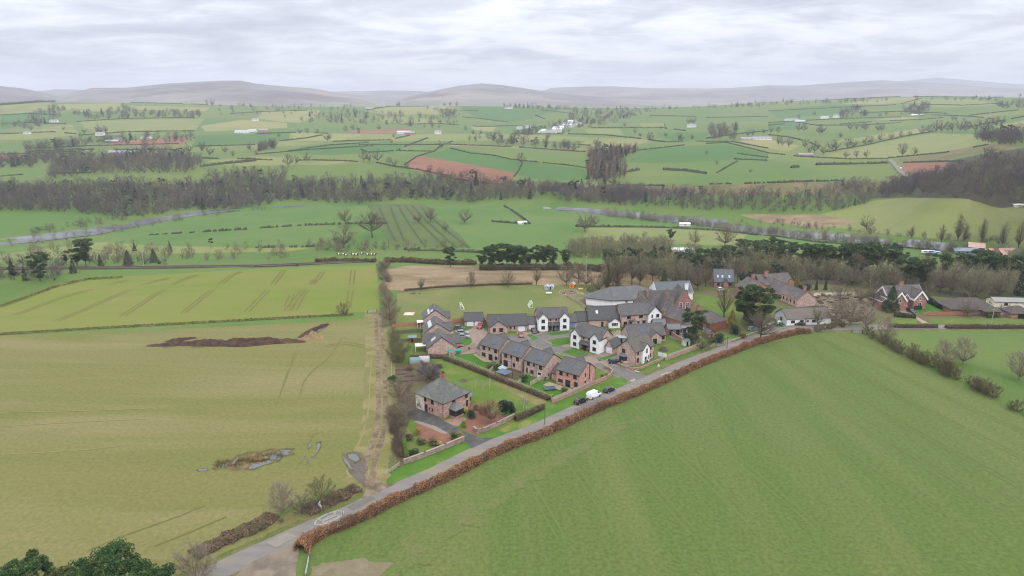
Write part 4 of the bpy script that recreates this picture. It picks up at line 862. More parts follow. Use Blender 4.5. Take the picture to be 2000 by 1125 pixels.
for pts in ([(415,908),(465,888),(530,876),(572,878),(566,888),(530,902),(480,918),(430,918)],): sheet('wet_hollow', pts, .010, mat('wet rushy hollow', c(148, 128, 92), c(110, 100, 62), scale=.5, c3=c(164, 142, 112), scale3=.3, fine=.4, fscale=1.4), jit=1.2, step=6)
sheet('bare_entrance', [(440,1150),(470,1115),(500,1094),(545,1074),(580,1064),(586,1068),(578,1100),(580,1150),(600,1200),(420,1200)], .018, mat('trodden entrance', c(188, 174, 160), c(164, 148, 138), scale=.3, fine=.15, c3=c(142, 132, 126), scale3=.2), jit=.6)
sheet('bare_strip', [(598,1104),(640,1098),(700,1094),(770,1096),(800,1102),(760,1125),(700,1180),(600,1180)], .008, mat('bare field edge', c(172, 160, 138), c(146, 140, 112), scale=.3, fine=.25), jit=2.2, step=8)
# tramlines in the crop
m_tram = mat('tramline soil', c(142, 136, 78), c(136, 132, 72), scale=.5, fine=.2)
for k_, ln in enumerate([[(358,611),(400,578),(448,544),(470,534)], [(482,609),(510,580),(545,543),(552,531)], [(575,607),(592,575),(622,545),(630,533)], [(680,600),(686,560),(690,530)], [(570,575),(560,600)], [(110,628),(180,598),(270,560),(330,545)], [(240,617),(300,578),(345,553),(385,540)], [(30,615),(120,582),(180,565),(250,548)], [(560,607),(590,570),(616,548)]]):
    l_ = wline(ln)
    for o in (-1.0, 1.0): ribbon('tramline', l_, o - .38, o + .38, .012, m_tram, jit=.2)
# road markings
def onroad(o, i0, i1, wd, z=.021): return ribbon('road_marking', RT[i0:i1], o - wd / 2, o + wd / 2, z, m_line)
def dash(line, t0, t1, wd, z=.02):
    a = Vector(G0(*line[0])); b = Vector(G0(*line[1])); p = a.lerp(b, t0); q = a.lerp(b, t1); ribbon('road_marking', [p, q], -wd / 2, wd / 2, z, m_line)
for t in (0, .33, .66): dash([(1172,708),(1250,745)], t, t + .22, .14)
for i in range(7): dash([(1226,758),(1272,734)], i / 7, i / 7 + .07, .25, .022)
dash([(1290,733),(1306,728)], 0, 1, .9, .022); dash([(1372,683),(1382,679)], 0, 1, 1.0, .022); dash([(1232,745),(1240,741)], 0, 1, 1.2, .022)
# speed roundel
rc = Vector(G0(643, 1011.5)); d_ = (RT[28] - RT[20]).normalized() if False else (Vector(G0(674, 997)) - Vector(G0(612, 1026))).normalized(); n_2 = Vector((d_.y, -d_.x))
q = MB(); nn_ = 40
for i in range(nn_):
    a, b = 2 * math.pi * i / nn_, 2 * math.pi * (i + 1) / nn_
    pt = [rc + d_ * (3.5 * f * math.cos(t)) + n_2 * (1.75 * f2 * math.sin(t)) for t, f, f2 in ((a, 1, 1), (b, 1, 1), (b, .88, .76), (a, .88, .76))]
    q.poly([(p.x, p.y, .075) for p in pt])
def stroke(pts, wd=.34):
    for (a, b), (a2, b2) in zip(pts, pts[1:]):
        p = rc + d_ * a + n_2 * b; r = rc + d_ * a2 + n_2 * b2; u_ = (r - p).normalized(); v_ = Vector((u_.y, -u_.x)) * wd / 2; p -= u_ * .05; r += u_ * .05
        q.poly([(p.x + v_.x, p.y + v_.y, .078), (p.x - v_.x, p.y - v_.y, .078), (r.x - v_.x, r.y - v_.y, .078), (r.x + v_.x, r.y + v_.y, .078)])
# '30' read when driving towards the village: up = +d_, right = +n_2
stroke([(1.6, -1.0), (1.9, -.6), (1.6, -.2), (.7, -.15), (.1, -.45), (-.6, -.15), (-1.6, -.2), (-1.9, -.6), (-1.6, -1.0)])
stroke([(1.4, .2), (1.9, .5), (1.9, .75), (1.4, 1.05), (-1.4, 1.05), (-1.9, .75), (-1.9, .5), (-1.4, .2), (1.4, .2)])
tag(q.build('speed_roundel', m_line), 'oval 30 roundel painted on the road beside the village sign', 'road marking')
# railway line beyond the crop field
RL = [P(x, y) for x, y in ((-200, 527), (0, 526), (120, 525), (250, 524), (400, 522), (500, 521), (620, 516), (720, 512))]
q = MB()
for a, b in zip(RL, RL[1:]): q.bar((a.x, a.y, a.z + .8), (b.x, b.y, b.z + .8), 5, 2.0, 0); q.bar((a.x, a.y - .75, a.z + .98), (b.x, b.y - .75, b.z + .98), .12, .16, 1); q.bar((a.x, a.y + .75, a.z + .98), (b.x, b.y + .75, b.z + .98), .12, .16, 1)
tag(q.build('railway_line', [mat('ballast', c(142, 128, 122), c(118, 106, 102), scale=.3, fine=.2), mat('rail steel', c(110, 100, 98), c(96, 88, 86), rough=.4)]), kind='structure')
# the river, seen as a pale band in the valley
def water_band(near, far, name='river'):
    nr = dense(near, 10); fr = dense(far, 10); n = min(len(nr), len(fr))
    a = [P(*nr[int(i * (len(nr) - 1) / (n - 1))]) for i in range(n)]; b = [P(*fr[int(i * (len(fr) - 1) / (n - 1))]) for i in range(n)]
    co = []; zz = .35
    for i in range(n): co.append((a[i].x, a[i].y, a[i].z + zz))
    K_ = 6
    for k in range(1, K_ + 1):
        for i in range(n):
            p = a[i].lerp(b[i], k / K_); co.append((p.x, p.y, float(hz(p.x, p.y)) + zz))
    f = [(k * n + i, k * n + i + 1, (k + 1) * n + i + 1, (k + 1) * n + i) for k in range(K_) for i in range(n - 1)]
    me = mesh_np(name, np.array(co), np.array(f), [m_river], None, True); o = link(name, me); tag(o, kind='structure'); return o
m_river = mat('river water', c(84, 90, 104), c(146, 152, 166), scale=.045, rough=.25, spec=.7, stretch=(.5, 2, 1), c3=c(70, 74, 84), scale3=.02, w3=(.5, .6), bump=.25, fscale=.5)
water_band([(-150,498),(0,481),(60,474),(130,466),(200,457),(260,445),(320,432),(380,422),(450,413),(520,407),(600,403)], [(-150,484),(0,468),(60,460),(130,453),(200,444),(260,432),(320,424),(380,414),(450,408),(520,404),(600,401)])
water_band([(1060,408),(1130,414),(1200,422),(1290,432),(1360,440),(1420,448),(1500,461),(1600,468),(1700,476),(1800,486),(1900,498),(2000,507),(2200,520)], [(1060,404),(1130,406),(1200,411),(1290,420),(1360,425),(1420,431),(1500,446),(1600,455),(1700,462),(1800,470),(1900,480),(2000,488),(2200,498)])
# the distant farm lane
FL = [P(x, y) for x, y in ((1772, 345), (1760, 336), (1751, 325), (1745, 318), (1737, 312))]
q = MB()
for a, b in zip(FL, FL[1:]): q.poly([(a.x - 4, a.y, a.z + .5), (a.x + 4, a.y, a.z + .5), (b.x + 4, b.y, b.z + .5), (b.x - 4, b.y, b.z + .5)])
tag(q.build('lane', m_road), kind='structure')
# strip of mown lines in the floodplain field
m_str2 = mat('dark grazed lines', c(92, 116, 66), c(84, 108, 62))
for i, (x0, x1, y1) in enumerate(((762,790,470),(778,826,476),(792,872,484),(806,892,484),(820,916,484),(740,772,470))):
    l_ = [P(x0 + (x1 - x0) * t ** 1.15, 401 + (y1 - 401) * t) for t in [k / 12 for k in range(13)]]
    q = MB()
    for a, b in zip(l_, l_[1:]): q.poly([(a.x - .9, a.y, a.z + .25), (a.x + .9, a.y, a.z + .25), (b.x + .9, b.y, b.z + .25), (b.x - .9, b.y, b.z + .25)])
    tag(q.build('grazing_strip_line', m_str2), kind='structure')
# faint wheelings and worn lines in the fields
m_wl = mat('pale wheelings', c(131, 151, 87), c(122, 145, 78), scale=.6, fine=.2); m_wd = mat('dark wheelings', c(142, 144, 84), c(134, 139, 78), scale=.6, fine=.25); m_ws = mat('pale straw line', c(176, 174, 122), c(164, 162, 106), scale=.5, fine=.25)
dn = Vector((math.cos(SR(-75)), math.sin(SR(-75))))
for i in range(15):
    t = 8 + i * 11.5; s0 = offset(RT, 8.5); a = min(s0, key=lambda p: abs((p - s0[40]).length - 0) if False else abs(p.x - (-30 + t)))
    ln = [a + dn * (3 + 9 * k) for k in range(3 + i)]
    if len(ln) > 1:
        for o in (0, 1.7): ribbon('wheeling', [p + Vector((.3 * noise.noise((p.x * .1, p.y * .1, i)), 0)) for p in ln], o - .24, o + .24, .004, m_wl, jit=.25)
for pts, m_ in (([(0, 806), (150, 803), (290, 798)], m_ws), ([(0, 833), (160, 824), (290, 818)], m_ws), ([(0, 888), (150, 880), (260, 868)], m_ws), ([(170, 1076), (260, 1040), (340, 1012), (400, 988)], m_wd), ([(300, 1068), (370, 1040), (440, 1010)], m_wd), ([(585, 775), (600, 735), (640, 700), (668, 660)], m_wd), ([(540, 790), (560, 735), (576, 690)], m_wd), ([(636, 678), (680, 673), (724, 684)], m_wd), ([(640, 674), (684, 669), (728, 680)], m_wd), ([(600, 868), (612, 850), (622, 846)], m_wd), ([(726, 700), (722, 760), (716, 820), (700, 870)], m_ws)):
    ribbon('wheeling', wline(pts), -.22, .22, .005, m_, jit=.5)
for pts, m_ in (([(676, 991), (724, 968), (734, 974), (690, 997)], mat('old road patch', c(150, 146, 148), c(140, 136, 140), scale=.6, fine=.12)), ([(520, 1060), (560, 1040), (580, 1048), (540, 1070)], mat('pale road patch', c(186, 182, 178), c(174, 170, 168), scale=.6, fine=.12)), ([(1120, 800), (1180, 776), (1196, 782), (1140, 806)], MATS['old road patch']), ([(1300, 730), (1350, 708), (1366, 712), (1320, 734)], MATS['pale road patch'])):
    sheet('road_patch', pts, .018, m_, jit=.15)
# tan worn headland along the beech hedge
sheet('worn_headland', [(760, 1075), (850, 1010), (960, 950), (1100, 880), (1240, 812), (1250, 822), (1110, 900), (990, 975), (900, 1040), (820, 1110), (740, 1130)], .0045, mat('worn headland grass', c(140, 146, 92), c(124, 142, 78), scale=.35, c3=c(124, 144, 78), scale3=.18, w3=(.42, .6), fine=.3, fscale=1.4), jit=3.0, step=10)
# ------------------------------------------------------------------ vegetation
rs = np.random.RandomState(11)
def tubes_np(segs, n):
    """segs: list of (p0,p1,r0,r1) -> verts, quads"""
    if not segs: return np.zeros((0, 3)), np.zeros((0, 4), int)
    a = np.array([s[0] for s in segs], float); b = np.array([s[1] for s in segs], float)
    r0 = np.array([s[2] for s in segs]); r1 = np.array([s[3] for s in segs]); d = b - a; d /= np.maximum(np.linalg.norm(d, axis=1), 1e-6)[:, None]
    ref = np.where(np.abs(d[:, 2:3]) > .9, np.array([[1., 0, 0]]), np.array([[0., 0, 1]])); u = np.cross(d, ref); u /= np.linalg.norm(u, axis=1)[:, None]; v = np.cross(d, u)
    vs = []
    for p, r in ((a, r0), (b, r1)):
        for i in range(n):
            t = 2 * math.pi * i / n; vs.append(p + (u * math.cos(t) + v * math.sin(t)) * r[:, None])
    V = np.stack(vs, 1); m = len(segs); base = (np.arange(m) * 2 * n)[:, None]
    F = np.concatenate([base + np.array([[i, (i + 1) % n, n + (i + 1) % n, n + i]]) for i in range(n)])
    return V.reshape(-1, 3), F
def blades(p, d, ln, wd, rs):
    """thin triangles from p along d"""
    n = len(p); d = d / np.maximum(np.linalg.norm(d, axis=1), 1e-6)[:, None]; s = np.cross(d, rs.normal(size=(n, 3))); s /= np.maximum(np.linalg.norm(s, axis=1), 1e-6)[:, None]
    w = (wd * rs.uniform(.6, 1.3, n))[:, None]; l = (ln * rs.uniform(.6, 1.3, n))[:, None]
    V = np.stack([p - s * w / 2, p + s * w / 2, p + d * l + rs.normal(size=(n, 3)) * l * .06], 1).reshape(-1, 3)
    return V, np.arange(3 * n).reshape(n, 3)
def leaves(p, size, rs, flat=0.0):
    n = len(p); a = rs.normal(size=(n, 3)); a[:, 2] *= (1 - flat); a /= np.linalg.norm(a, axis=1)[:, None]; b = np.cross(a, rs.normal(size=(n, 3))); b /= np.maximum(np.linalg.norm(b, axis=1), 1e-6)[:, None]
    s = (size * rs.uniform(.6, 1.4, n))[:, None] / 2
    V = np.stack([p - a * s, p + b * s * .7, p + a * s, p - b * s * .7], 1).reshape(-1, 3)
    return V, np.arange(4 * n).reshape(n, 4)
def join(parts):
    V = []; F3 = []; F4 = []; o = 0
    for v, f in parts:
        if len(v) == 0: continue
        V.append(v); (F3 if f.shape[1] == 3 else F4).append(f + o); o += len(v)
    return np.concatenate(V), [np.concatenate(x) for x in (F3, F4) if x]
def bare_tree(seed, h, rx, base=.22, nl=26, sub=5, tw=2600, tl=.07, twd=.035, shape=1.0, lean=0, multi=1, rt=None, up=.55, ns=4, lowf=.0):
    """bare deciduous tree: limbs grow from the trunk to points of an ellipsoid crown, then side branches, then twigs"""
    r = np.random.RandomState(seed); rt = rt or h * .022; hb = h * base; segs = []; cz = hb + (h - hb) * .5; rz = (h - hb) * .5
    stems = []
    for k in range(multi):
        a = 2 * math.pi * k / multi + r.uniform(0, 1); off = 0 if multi == 1 else rx * .35
        top = np.array([math.cos(a) * off + r.normal() * rx * .06, math.sin(a) * off + r.normal() * rx * .06 + lean, h * (.93 - .12 * r.rand() * (multi > 1))])
        p0 = np.array([math.cos(a) * .12 * (multi > 1), math.sin(a) * .12 * (multi > 1), 0.]); pts = [p0]
        for i in range(1, 7): t = i / 6; q = p0 + (top - p0) * t; q[:2] += r.normal(size=2) * h * .012; q[:2] *= (t ** .6 if multi > 1 else 1); pts.append(q)
        for i in range(6): segs.append((pts[i], pts[i + 1], rt * (1 - i / 6.5) ** .9 / multi ** .4, rt * (1 - (i + 1) / 6.5) ** .9 / multi ** .4))
        stems.append(np.array(pts))
    limbs = []; small = []
    for i in range(nl):
        st = stems[i % multi]
        for _ in range(20):
            dd = r.normal(size=3); dd /= np.linalg.norm(dd)
            if dd[2] > -.75 + lowf: break
        rad = r.uniform(.72, 1.0); tip = np.array([dd[0] * rx * rad, dd[1] * rx * rad + lean, cz + dd[2] * rz * rad * (shape if dd[2] > 0 else 1)])
        tz = max(hb * .85, min(tip[2] - (h * .25 + np.hypot(tip[0], tip[1]) * up), h * .8)); j = np.interp(tz, st[:, 2], np.arange(7)); k = min(int(j), 5); s0 = st[k] + (st[k + 1] - st[k]) * (j - k)
        ctrl = s0 + (tip - s0) * .5; ctrl[:2] = s0[:2] + (tip[:2] - s0[:2]) * .62; ctrl[2] += (tip[2] - s0[2]) * -.08
        pts = [(1 - t) ** 2 * s0 + 2 * t * (1 - t) * ctrl + t * t * tip + r.normal(size=3) * h * .008 * (t > 0) for t in (0, .25, .5, .75, 1)]
        r0 = rt * .42 * (1 - tz / h * .6) / multi ** .3
        for q in range(4): segs.append((pts[q], pts[q + 1], r0 * (1 - q * .22), r0 * (1 - (q + 1) * .22)))
        limbs.append(pts)
        for _ in range(sub):
            t = r.uniform(.35, 1); q = min(int(t * 4), 3); b = pts[q] + (pts[q + 1] - pts[q]) * (t * 4 - q); ax = (pts[q + 1] - pts[q]); ax = ax / max(np.linalg.norm(ax), 1e-6)
            dr = ax + r.normal(size=3) * .75; dr[2] = abs(dr[2]) * .7 + .1; dr /= np.linalg.norm(dr); e = b + dr * h * r.uniform(.10, .2)
            small.append((b, e, r0 * .3, r0 * .1))
    A = tubes_np(segs, ns); B = tubes_np(small, 3)
    src = np.array([np.concatenate([s[0], s[1]]) for s in small + segs[len(stems) * 6:]]); idx = r.randint(0, len(src), tw); t = r.uniform(.3, 1.05, tw)[:, None]
    p = src[idx, :3] * (1 - t) + src[idx, 3:] * t; d = src[idx, 3:] - src[idx, :3]; d /= np.maximum(np.linalg.norm(d, axis=1), 1e-6)[:, None]
    d = d * .8 + r.normal(size=(tw, 3)) * .7; d[:, 2] += .25
    return join([A]), join([B, blades(p, d, np.full(tw, h * tl), np.full(tw, twd), r)])
def clumps(seed, centres, radii, n, size, flat=.6):
    r = np.random.RandomState(seed); k = r.randint(0, len(centres), n); d = r.normal(size=(n, 3)); d /= np.linalg.norm(d, axis=1)[:, None]; d *= (r.uniform(0, 1, n) ** .45)[:, None]
    d[:, 2] *= flat; p = np.array(centres)[k] + d * np.array(radii)[k][:, None]; return leaves(p, np.full(n, size), r, .3)
def pine(seed, h, rx, nc=26, n=5200, size=.42, base=.45):
    r = np.random.RandomState(seed); segs = []; top = np.array([r.normal() * .5, r.normal() * .5, h * .93]); cs = []; rd = []
    for i in range(6): segs.append((top * i / 6 + r.normal(size=3) * .05, top * (i + 1) / 6, h * .02 * (1 - i / 7), h * .02 * (1 - (i + 1) / 7)))
    for i in range(nc):
        t = r.uniform(0, 1) ** .8; z = h * (base + (1 - base) * t); R = rx * math.sin(math.pi * min(1, .25 + .72 * (1 - t) ** .7)) ; a = r.uniform(0, 2 * math.pi); q = r.uniform(.35, 1.) * R
        tip = np.array([math.cos(a) * q, math.sin(a) * q, z]); cs.append(tip); rd.append(h * r.uniform(.075, .14)); segs.append((np.array([0, 0, z - h * .09]) + top * 0, tip, h * .006, h * .002))
    return join([tubes_np(segs, 5)]), join([clumps(seed + 1, cs, rd, n, size, .5)])
def conifer(seed, h, rx, n=4200, size=.32, base=.06):
    r = np.random.RandomState(seed); t = r.uniform(0, 1, n) ** .62; z = h * (1 - t * (1 - base)); a = r.uniform(0, 2 * math.pi, n); lob = 1 + .22 * np.sin(a * 5 + z * 2.1) + .15 * np.sin(a * 3 - z * 3.3)
    q = rx * t ** .85 * lob * r.uniform(.45, 1, n) ** .5; p = np.stack([np.cos(a) * q, np.sin(a) * q, z - q * .12], 1)
    return join([tubes_np([(np.zeros(3), np.array([0, 0, h * .9]), h * .016, .03)], 5)]), join([leaves(p, np.full(n, size), r, .4)])
def bush(seed, h, rx, n=1500, size=.25, nb=9):
    r = np.random.RandomState(seed); cs = []; rd = []
    for i in range(nb): a = r.uniform(0, 6.28); q = rx * r.uniform(0, .6); cs.append(np.array([math.cos(a) * q, math.sin(a) * q, h * r.uniform(.3, .68)])); rd.append(min(rx, h) * r.uniform(.38, .6))
    v = clumps(seed + 1, cs, rd, n, size, .8); v[0][:, 2] = np.maximum(v[0][:, 2], .03); return join([v])
# materials
m_twig = mat('bare grey brown twigs', cv(142, 130, 120), cv(118, 106, 98), scale=.05, coords='pos', c3=cv(140, 136, 108), scale3=.03, w3=(.45, .6))
m_twigp = mat('pale twigs', cv(166, 156, 142), cv(146, 136, 122), scale=.1)
m_twigr = mat('reddish twigs', cv(156, 118, 106), cv(136, 100, 90), scale=.2)
m_twigv = mat('purple brown twigs', cv(128, 110, 106), cv(108, 92, 90), scale=.06, c3=cv(122, 116, 92), scale3=.04)
m_twigg = mat('greenish twigs', cv(134, 134, 100), cv(116, 118, 86), scale=.08)
m_bark_ = mat('grey bark', cv(112, 104, 96), cv(92, 84, 78), scale=.8, coords='obj')
m_bpine = mat('pine bark', cv(126, 104, 92), cv(96, 80, 72), scale=.8, coords='obj')
m_birch = mat('white birch bark', cv(220, 214, 208), cv(196, 190, 186), scale=2, coords='obj')
m_pine = mat('dark pine needles', cv(84, 104, 74), cv(62, 84, 60), scale=.35, coords='pos', c3=cv(106, 124, 84), scale3=.5, w3=(.5, .62))
m_cedar = mat('cedar needles', cv(78, 100, 62), cv(54, 78, 50), scale=.3, c3=cv(112, 124, 80), scale3=.4, w3=(.52, .64))
m_ever = mat('evergreen leaves', cv(72, 104, 62), cv(52, 82, 50), scale=.4, c3=cv(112, 132, 76), scale3=.6, w3=(.52, .64))
m_holly = mat('dark glossy leaves', cv(46, 72, 50), cv(34, 56, 42), scale=.6, rough=.5, spec=.4)
m_lime = mat('bright green foliage', cv(122, 150, 72), cv(96, 130, 58), scale=.7)
m_gold = mat('golden foliage', cv(186, 160, 88), cv(150, 130, 66), scale=.7, c3=cv(112, 122, 62), scale3=.8)
m_yel = mat('yellow foliage', cv(206, 196, 116), cv(172, 168, 92), scale=.9)
m_beech = mat('coppery beech leaves', cv(186, 142, 112), cv(150, 108, 84), scale=.9, c3=cv(126, 98, 76), scale3=.22, w3=(.52, .66), fine=.35, fscale=4)
m_hwin = mat('hawthorn twigs', cv(132, 118, 100), cv(102, 92, 80), scale=.4, c3=cv(110, 112, 78), scale3=.2, fine=.3, fscale=3)
m_hred = mat('red brown bramble', cv(146, 124, 110), cv(118, 100, 90), scale=.4, fine=.35, fscale=3, c3=cv(136, 132, 92), scale3=.3, w3=(.54, .66))
m_hdk = mat('dark hedge', cv(96, 98, 78), cv(72, 76, 62), scale=.3, fine=.3, fscale=2)
m_hfar = mat('far hedge', cv(92, 100, 76), cv(76, 84, 66), scale=.05, fine=.2, fscale=.4)
m_gorse = mat('gorse in flower', cv(104, 98, 62), cv(82, 82, 54), scale=.25, c3=cv(196, 166, 72), scale3=.35, w3=(.56, .64), fine=.3, fscale=2)
m_core = mat('hedge heart', cv(92, 78, 66), cv(76, 66, 56), scale=.5)
m_lavg = mat('grey willow twigs', cv(140, 132, 142), cv(112, 104, 112), scale=.3)
m_rush = mat('rushes', cv(150, 132, 84), cv(96, 98, 54), scale=.8)
def tree_mesh(nm, parts, mt, mc):
    (tv, tf), (cv, cf) = parts; return mesh_np('trunk', tv, tf, [mt], None, False), mesh_np('crown', cv, cf, [mc])
TM = {}
def T_(key, parts, mt, mc): TM[key] = tree_mesh(key, parts, mt, mc) + (parts,)
for i in range(4): T_('oak%d' % i, bare_tree(100 + i, 12, 6.0 + .5 * (i % 2), .18, 30, 6, 5200, .08, .05), m_bark_, m_twig)
m_twigd = mat('dark oak twigs', cv(134, 124, 112), cv(112, 103, 94), scale=.3)
T_('oakd', bare_tree(109, 11, 7.0, .3, 38, 8, 5200, .075, .042, rt=.42, up=.3, lowf=.35), m_bark_, m_twigd)
for i in range(3): T_('ash%d' % i, bare_tree(120 + i, 14, 4.2, .2, 24, 6, 4400, .075, .05, up=.9), m_bark_, m_twig)
for i in range(2): T_('pale%d' % i, bare_tree(130 + i, 12, 5.0, .14, 30, 7, 6500, .085, .042, multi=2), m_twigp, m_twigp)
for i in range(2): T_('poplar%d' % i, bare_tree(140 + i, 18, 2.9, .12, 34, 6, 3400, .065, .07, up=1.5), m_bark_, m_twig)
for i in range(3): T_('scrub%d' % i, bare_tree(150 + i, 6, 3.6, .05, 26, 6, 4200, .11, .042, multi=4, rt=.1), m_bark_, m_twigg if i == 1 else m_twig)
T_('red0', bare_tree(160, 6.5, 3.0, .16, 34, 8, 6000, .11, .034, multi=3, rt=.13, up=1.0), m_twigp, m_twigr)
T_('willow0', bare_tree(161, 6.5, 4.6, .1, 34, 8, 8000, .14, .045, multi=3, rt=.14), m_bark_, m_lavg)
T_('birch0', bare_tree(162, 7, 1.5, .25, 14, 4, 420, .09, .022, rt=.11, up=1.4), m_birch, m_twigp)
T_('larch0', bare_tree(163, 17, 3.0, .12, 60, 6, 6000, .055, .07, up=.1), m_bpine, m_twigv)
T_('larch1', bare_tree(164, 17, 3.4, .1, 60, 6, 6000, .055, .07, up=.1), m_bpine, m_twigv)
for i in range(4): T_('pine%d' % i, pine(200 + i, 14, 4.9, 44, 9000, .5, .26), m_bpine, m_pine)
T_('cedar0', pine(210, 15, 9.0, 120, 34000, .6, .04), m_bpine, m_cedar)
T_('pinel0', pine(211, 14, 5.0, 36, 9000, .42, .14), m_bpine, m_cedar)
for i in range(2): T_('cone%d' % i, conifer(220 + i, 9, 2.6), m_bpine, m_pine)
T_('cypress0', conifer(222, 4.0, .7, 1200, .18, .02), m_bpine, m_holly)
T_('gold0', conifer(223, 7.5, 2.4, 3200, .3, .02), m_bpine, m_gold)
def ebush(key, seed, h, rx, m, n=1600, size=.25): v, f = bush(seed, h, rx, n, size); TM[key] = (mesh_np('bush', v, f, [m]), None, (None, (v, f)))
ebush('bush0', 230, 3, 2.2, m_ever); ebush('bush1', 231, 3, 2.4, m_holly, 1800); ebush('bush2', 232, 2, 1.4, m_lime, 1000, .2); ebush('bush3', 233, 2.2, 1.5, m_gold, 1000, .2); ebush('bush4', 234, 2, 1.3, m_yel, 1000, .2); ebush('bush5', 235, 1.6, 1.4, m_hred, 900, .2); ebush('bush6', 236, 2.4, 1.8, m_gorse, 1300, .25); ebush('round0', 237, 5.5, 2.3, m_holly, 4200, .32); ebush('bush7', 238, 1.4, 1.2, m_hwin, 900, .2)
def plant(kind, key, pos, sc_, label, cat, group=None, rot=None, sz=1.0):
    """a tree (empty with trunk and crown) or a one mesh bush standing at pos"""
    tm, cm, _ = TM[key]; rot = rnd.uniform(0, 6.28) if rot is None else rot
    if cm is None: o = link(kind, tm, None, pos, rot); o.scale = (sc_, sc_, sc_ * sz); return tag(o, label, cat, group)
    e = empty(kind, pos, rot); e.scale = (sc_, sc_, sc_ * sz); link('trunk', tm, e); link('crown', cm, e); return tag(e, label, cat, group)
# hedges
def hedge(name, line, h, wd, m, label, group=None, leaf=.22, dens=350, core=True, z=True, rough=.25, seed=5, twiggy=False, cat='hedge'):
    r = np.random.RandomState(seed); pts = np.array([(p[0], p[1]) for p in line]); seg = np.linalg.norm(np.diff(pts, axis=0), axis=1); cum = np.concatenate([[0], np.cumsum(seg)]); Lt = cum[-1]
    n = int(Lt * dens); s = r.uniform(0, Lt, n); x = np.interp(s, cum, pts[:, 0]); y = np.interp(s, cum, pts[:, 1]); k = np.clip(np.searchsorted(cum, s) - 1, 0, len(seg) - 1)
    d = np.diff(pts, axis=0) / seg[:, None]; nx, ny = d[k, 1], -d[k, 0]
    hv = h * (1 + rough * np.array([noise.noise((a * .22, seed, 0)) + .5 * noise.noise((a * .9, seed, 4)) for a in s])); wv = wd * (1 + rough * .8 * np.array([noise.noise((a * .3, seed, 9)) for a in s]))
    th = r.uniform(0, math.pi, n); q = r.uniform(.72, 1.08, n) if not twiggy else r.uniform(.3, 1.15, n)
    u = np.cos(th); v_ = np.sin(th); sup = (np.abs(u) ** 4 + np.abs(v_) ** 4) ** -.25; o_ = u * sup * q * wv / 2; zz = v_ * sup * q * hv
    px = x + nx * o_; py = y + ny * o_; g = hz(px, py) if z else 0; p = np.stack([px, py, zz * r.uniform(.85, 1, n) + g + .02], 1)
    if twiggy: dd = np.stack([nx * u * .6, ny * u * .6, np.ones(n)], 1) + r.normal(size=(n, 3)) * .35; V = blades(p - np.array([0, 0, leaf * .5]), dd, np.full(n, leaf * 2.4), np.full(n, leaf * .16), r)
    else: V = leaves(p, np.full(n, leaf), r)
    V[0][:, 2] = np.maximum(V[0][:, 2], (hz(V[0][:, 0], V[0][:, 1]) if z else 0) + .01)
    parts = [V]; co, F = join(parts); fm = None; ms = [m]
    if core:
        m_ = max(2, int(Lt / max(h, 1.2))); ss = np.linspace(0.15, Lt - .15, m_ + 1); cx = np.interp(ss, cum, pts[:, 0]); cyy = np.interp(ss, cum, pts[:, 1]); kk = np.clip(np.searchsorted(cum, ss) - 1, 0, len(seg) - 1)
        f = .6 if twiggy else .8; W = wd / 2 * f; cz = hz(cx, cyy); ring = []
        for off, zf in ((-1, 0), (-1, .7), (-.45, 1), (.45, 1), (1, .7), (1, 0)): ring.append(np.stack([cx + d[kk, 1] * W * off, cyy - d[kk, 0] * W * off, cz + h * f * zf + .015], 1))
        R = np.stack(ring, 1).reshape(-1, 3); F4 = []
        for i in range(m_):
            for j in range(5): F4.append((i * 6 + j, i * 6 + j + 1, (i + 1) * 6 + j + 1, (i + 1) * 6 + j))
        nF = sum(len(x) for x in F); F4 = np.array(F4) + len(co); co = np.concatenate([co, R]); F = F + [F4]; fm = np.concatenate([np.zeros(nF, int), np.ones(len(F4), int)]); ms = [m, m_core]
    return tag(link(name, mesh_np(name, co, F, ms, fm)), label, cat, group)
def thicket(name, line, keys, spacing, s0, s1, wid, m, label, group=None, seed=1, cat='thicket', mats=None):
    r = np.random.RandomState(seed); pts = np.array([(p[0], p[1]) for p in line]); seg = np.linalg.norm(np.diff(pts, axis=0), axis=1); cum = np.concatenate([[0], np.cumsum(seg)]); n = max(2, int(cum[-1] / spacing)); parts = []
    for i in range(n):
        s_ = (i + r.uniform(.1, .9)) / n * cum[-1]; x = np.interp(s_, cum, pts[:, 0]) + r.uniform(-wid, wid); y = np.interp(s_, cum, pts[:, 1]) + r.uniform(-wid, wid); k = r.uniform(s0, s1); a = r.uniform(0, 6.28); ca, sa = math.cos(a) * k, math.sin(a) * k; z = float(hz(x, y))
        for v, F in TM[keys[r.randint(len(keys))]][2]:
            if v is None: continue
            q = np.stack([v[:, 0] * ca - v[:, 1] * sa + x, v[:, 0] * sa + v[:, 1] * ca + y, v[:, 2] * k * r.uniform(.85, 1.15) + z], 1)
            parts += [(q, F[0])] if len(F) == 1 else []
            if len(F) == 2: parts += [(q, F[0]), (np.zeros((1, 3)) + q[0], F[1] * 0 - 0)] if False else [(q, F[0]), (q, F[1])]
    co, F = join(parts); return tag(link(name, mesh_np(name, co, F, [m])), label, cat, group)
def pxl(pts, n=1): return [P(*p).xy for p in dense(pts, 20)]
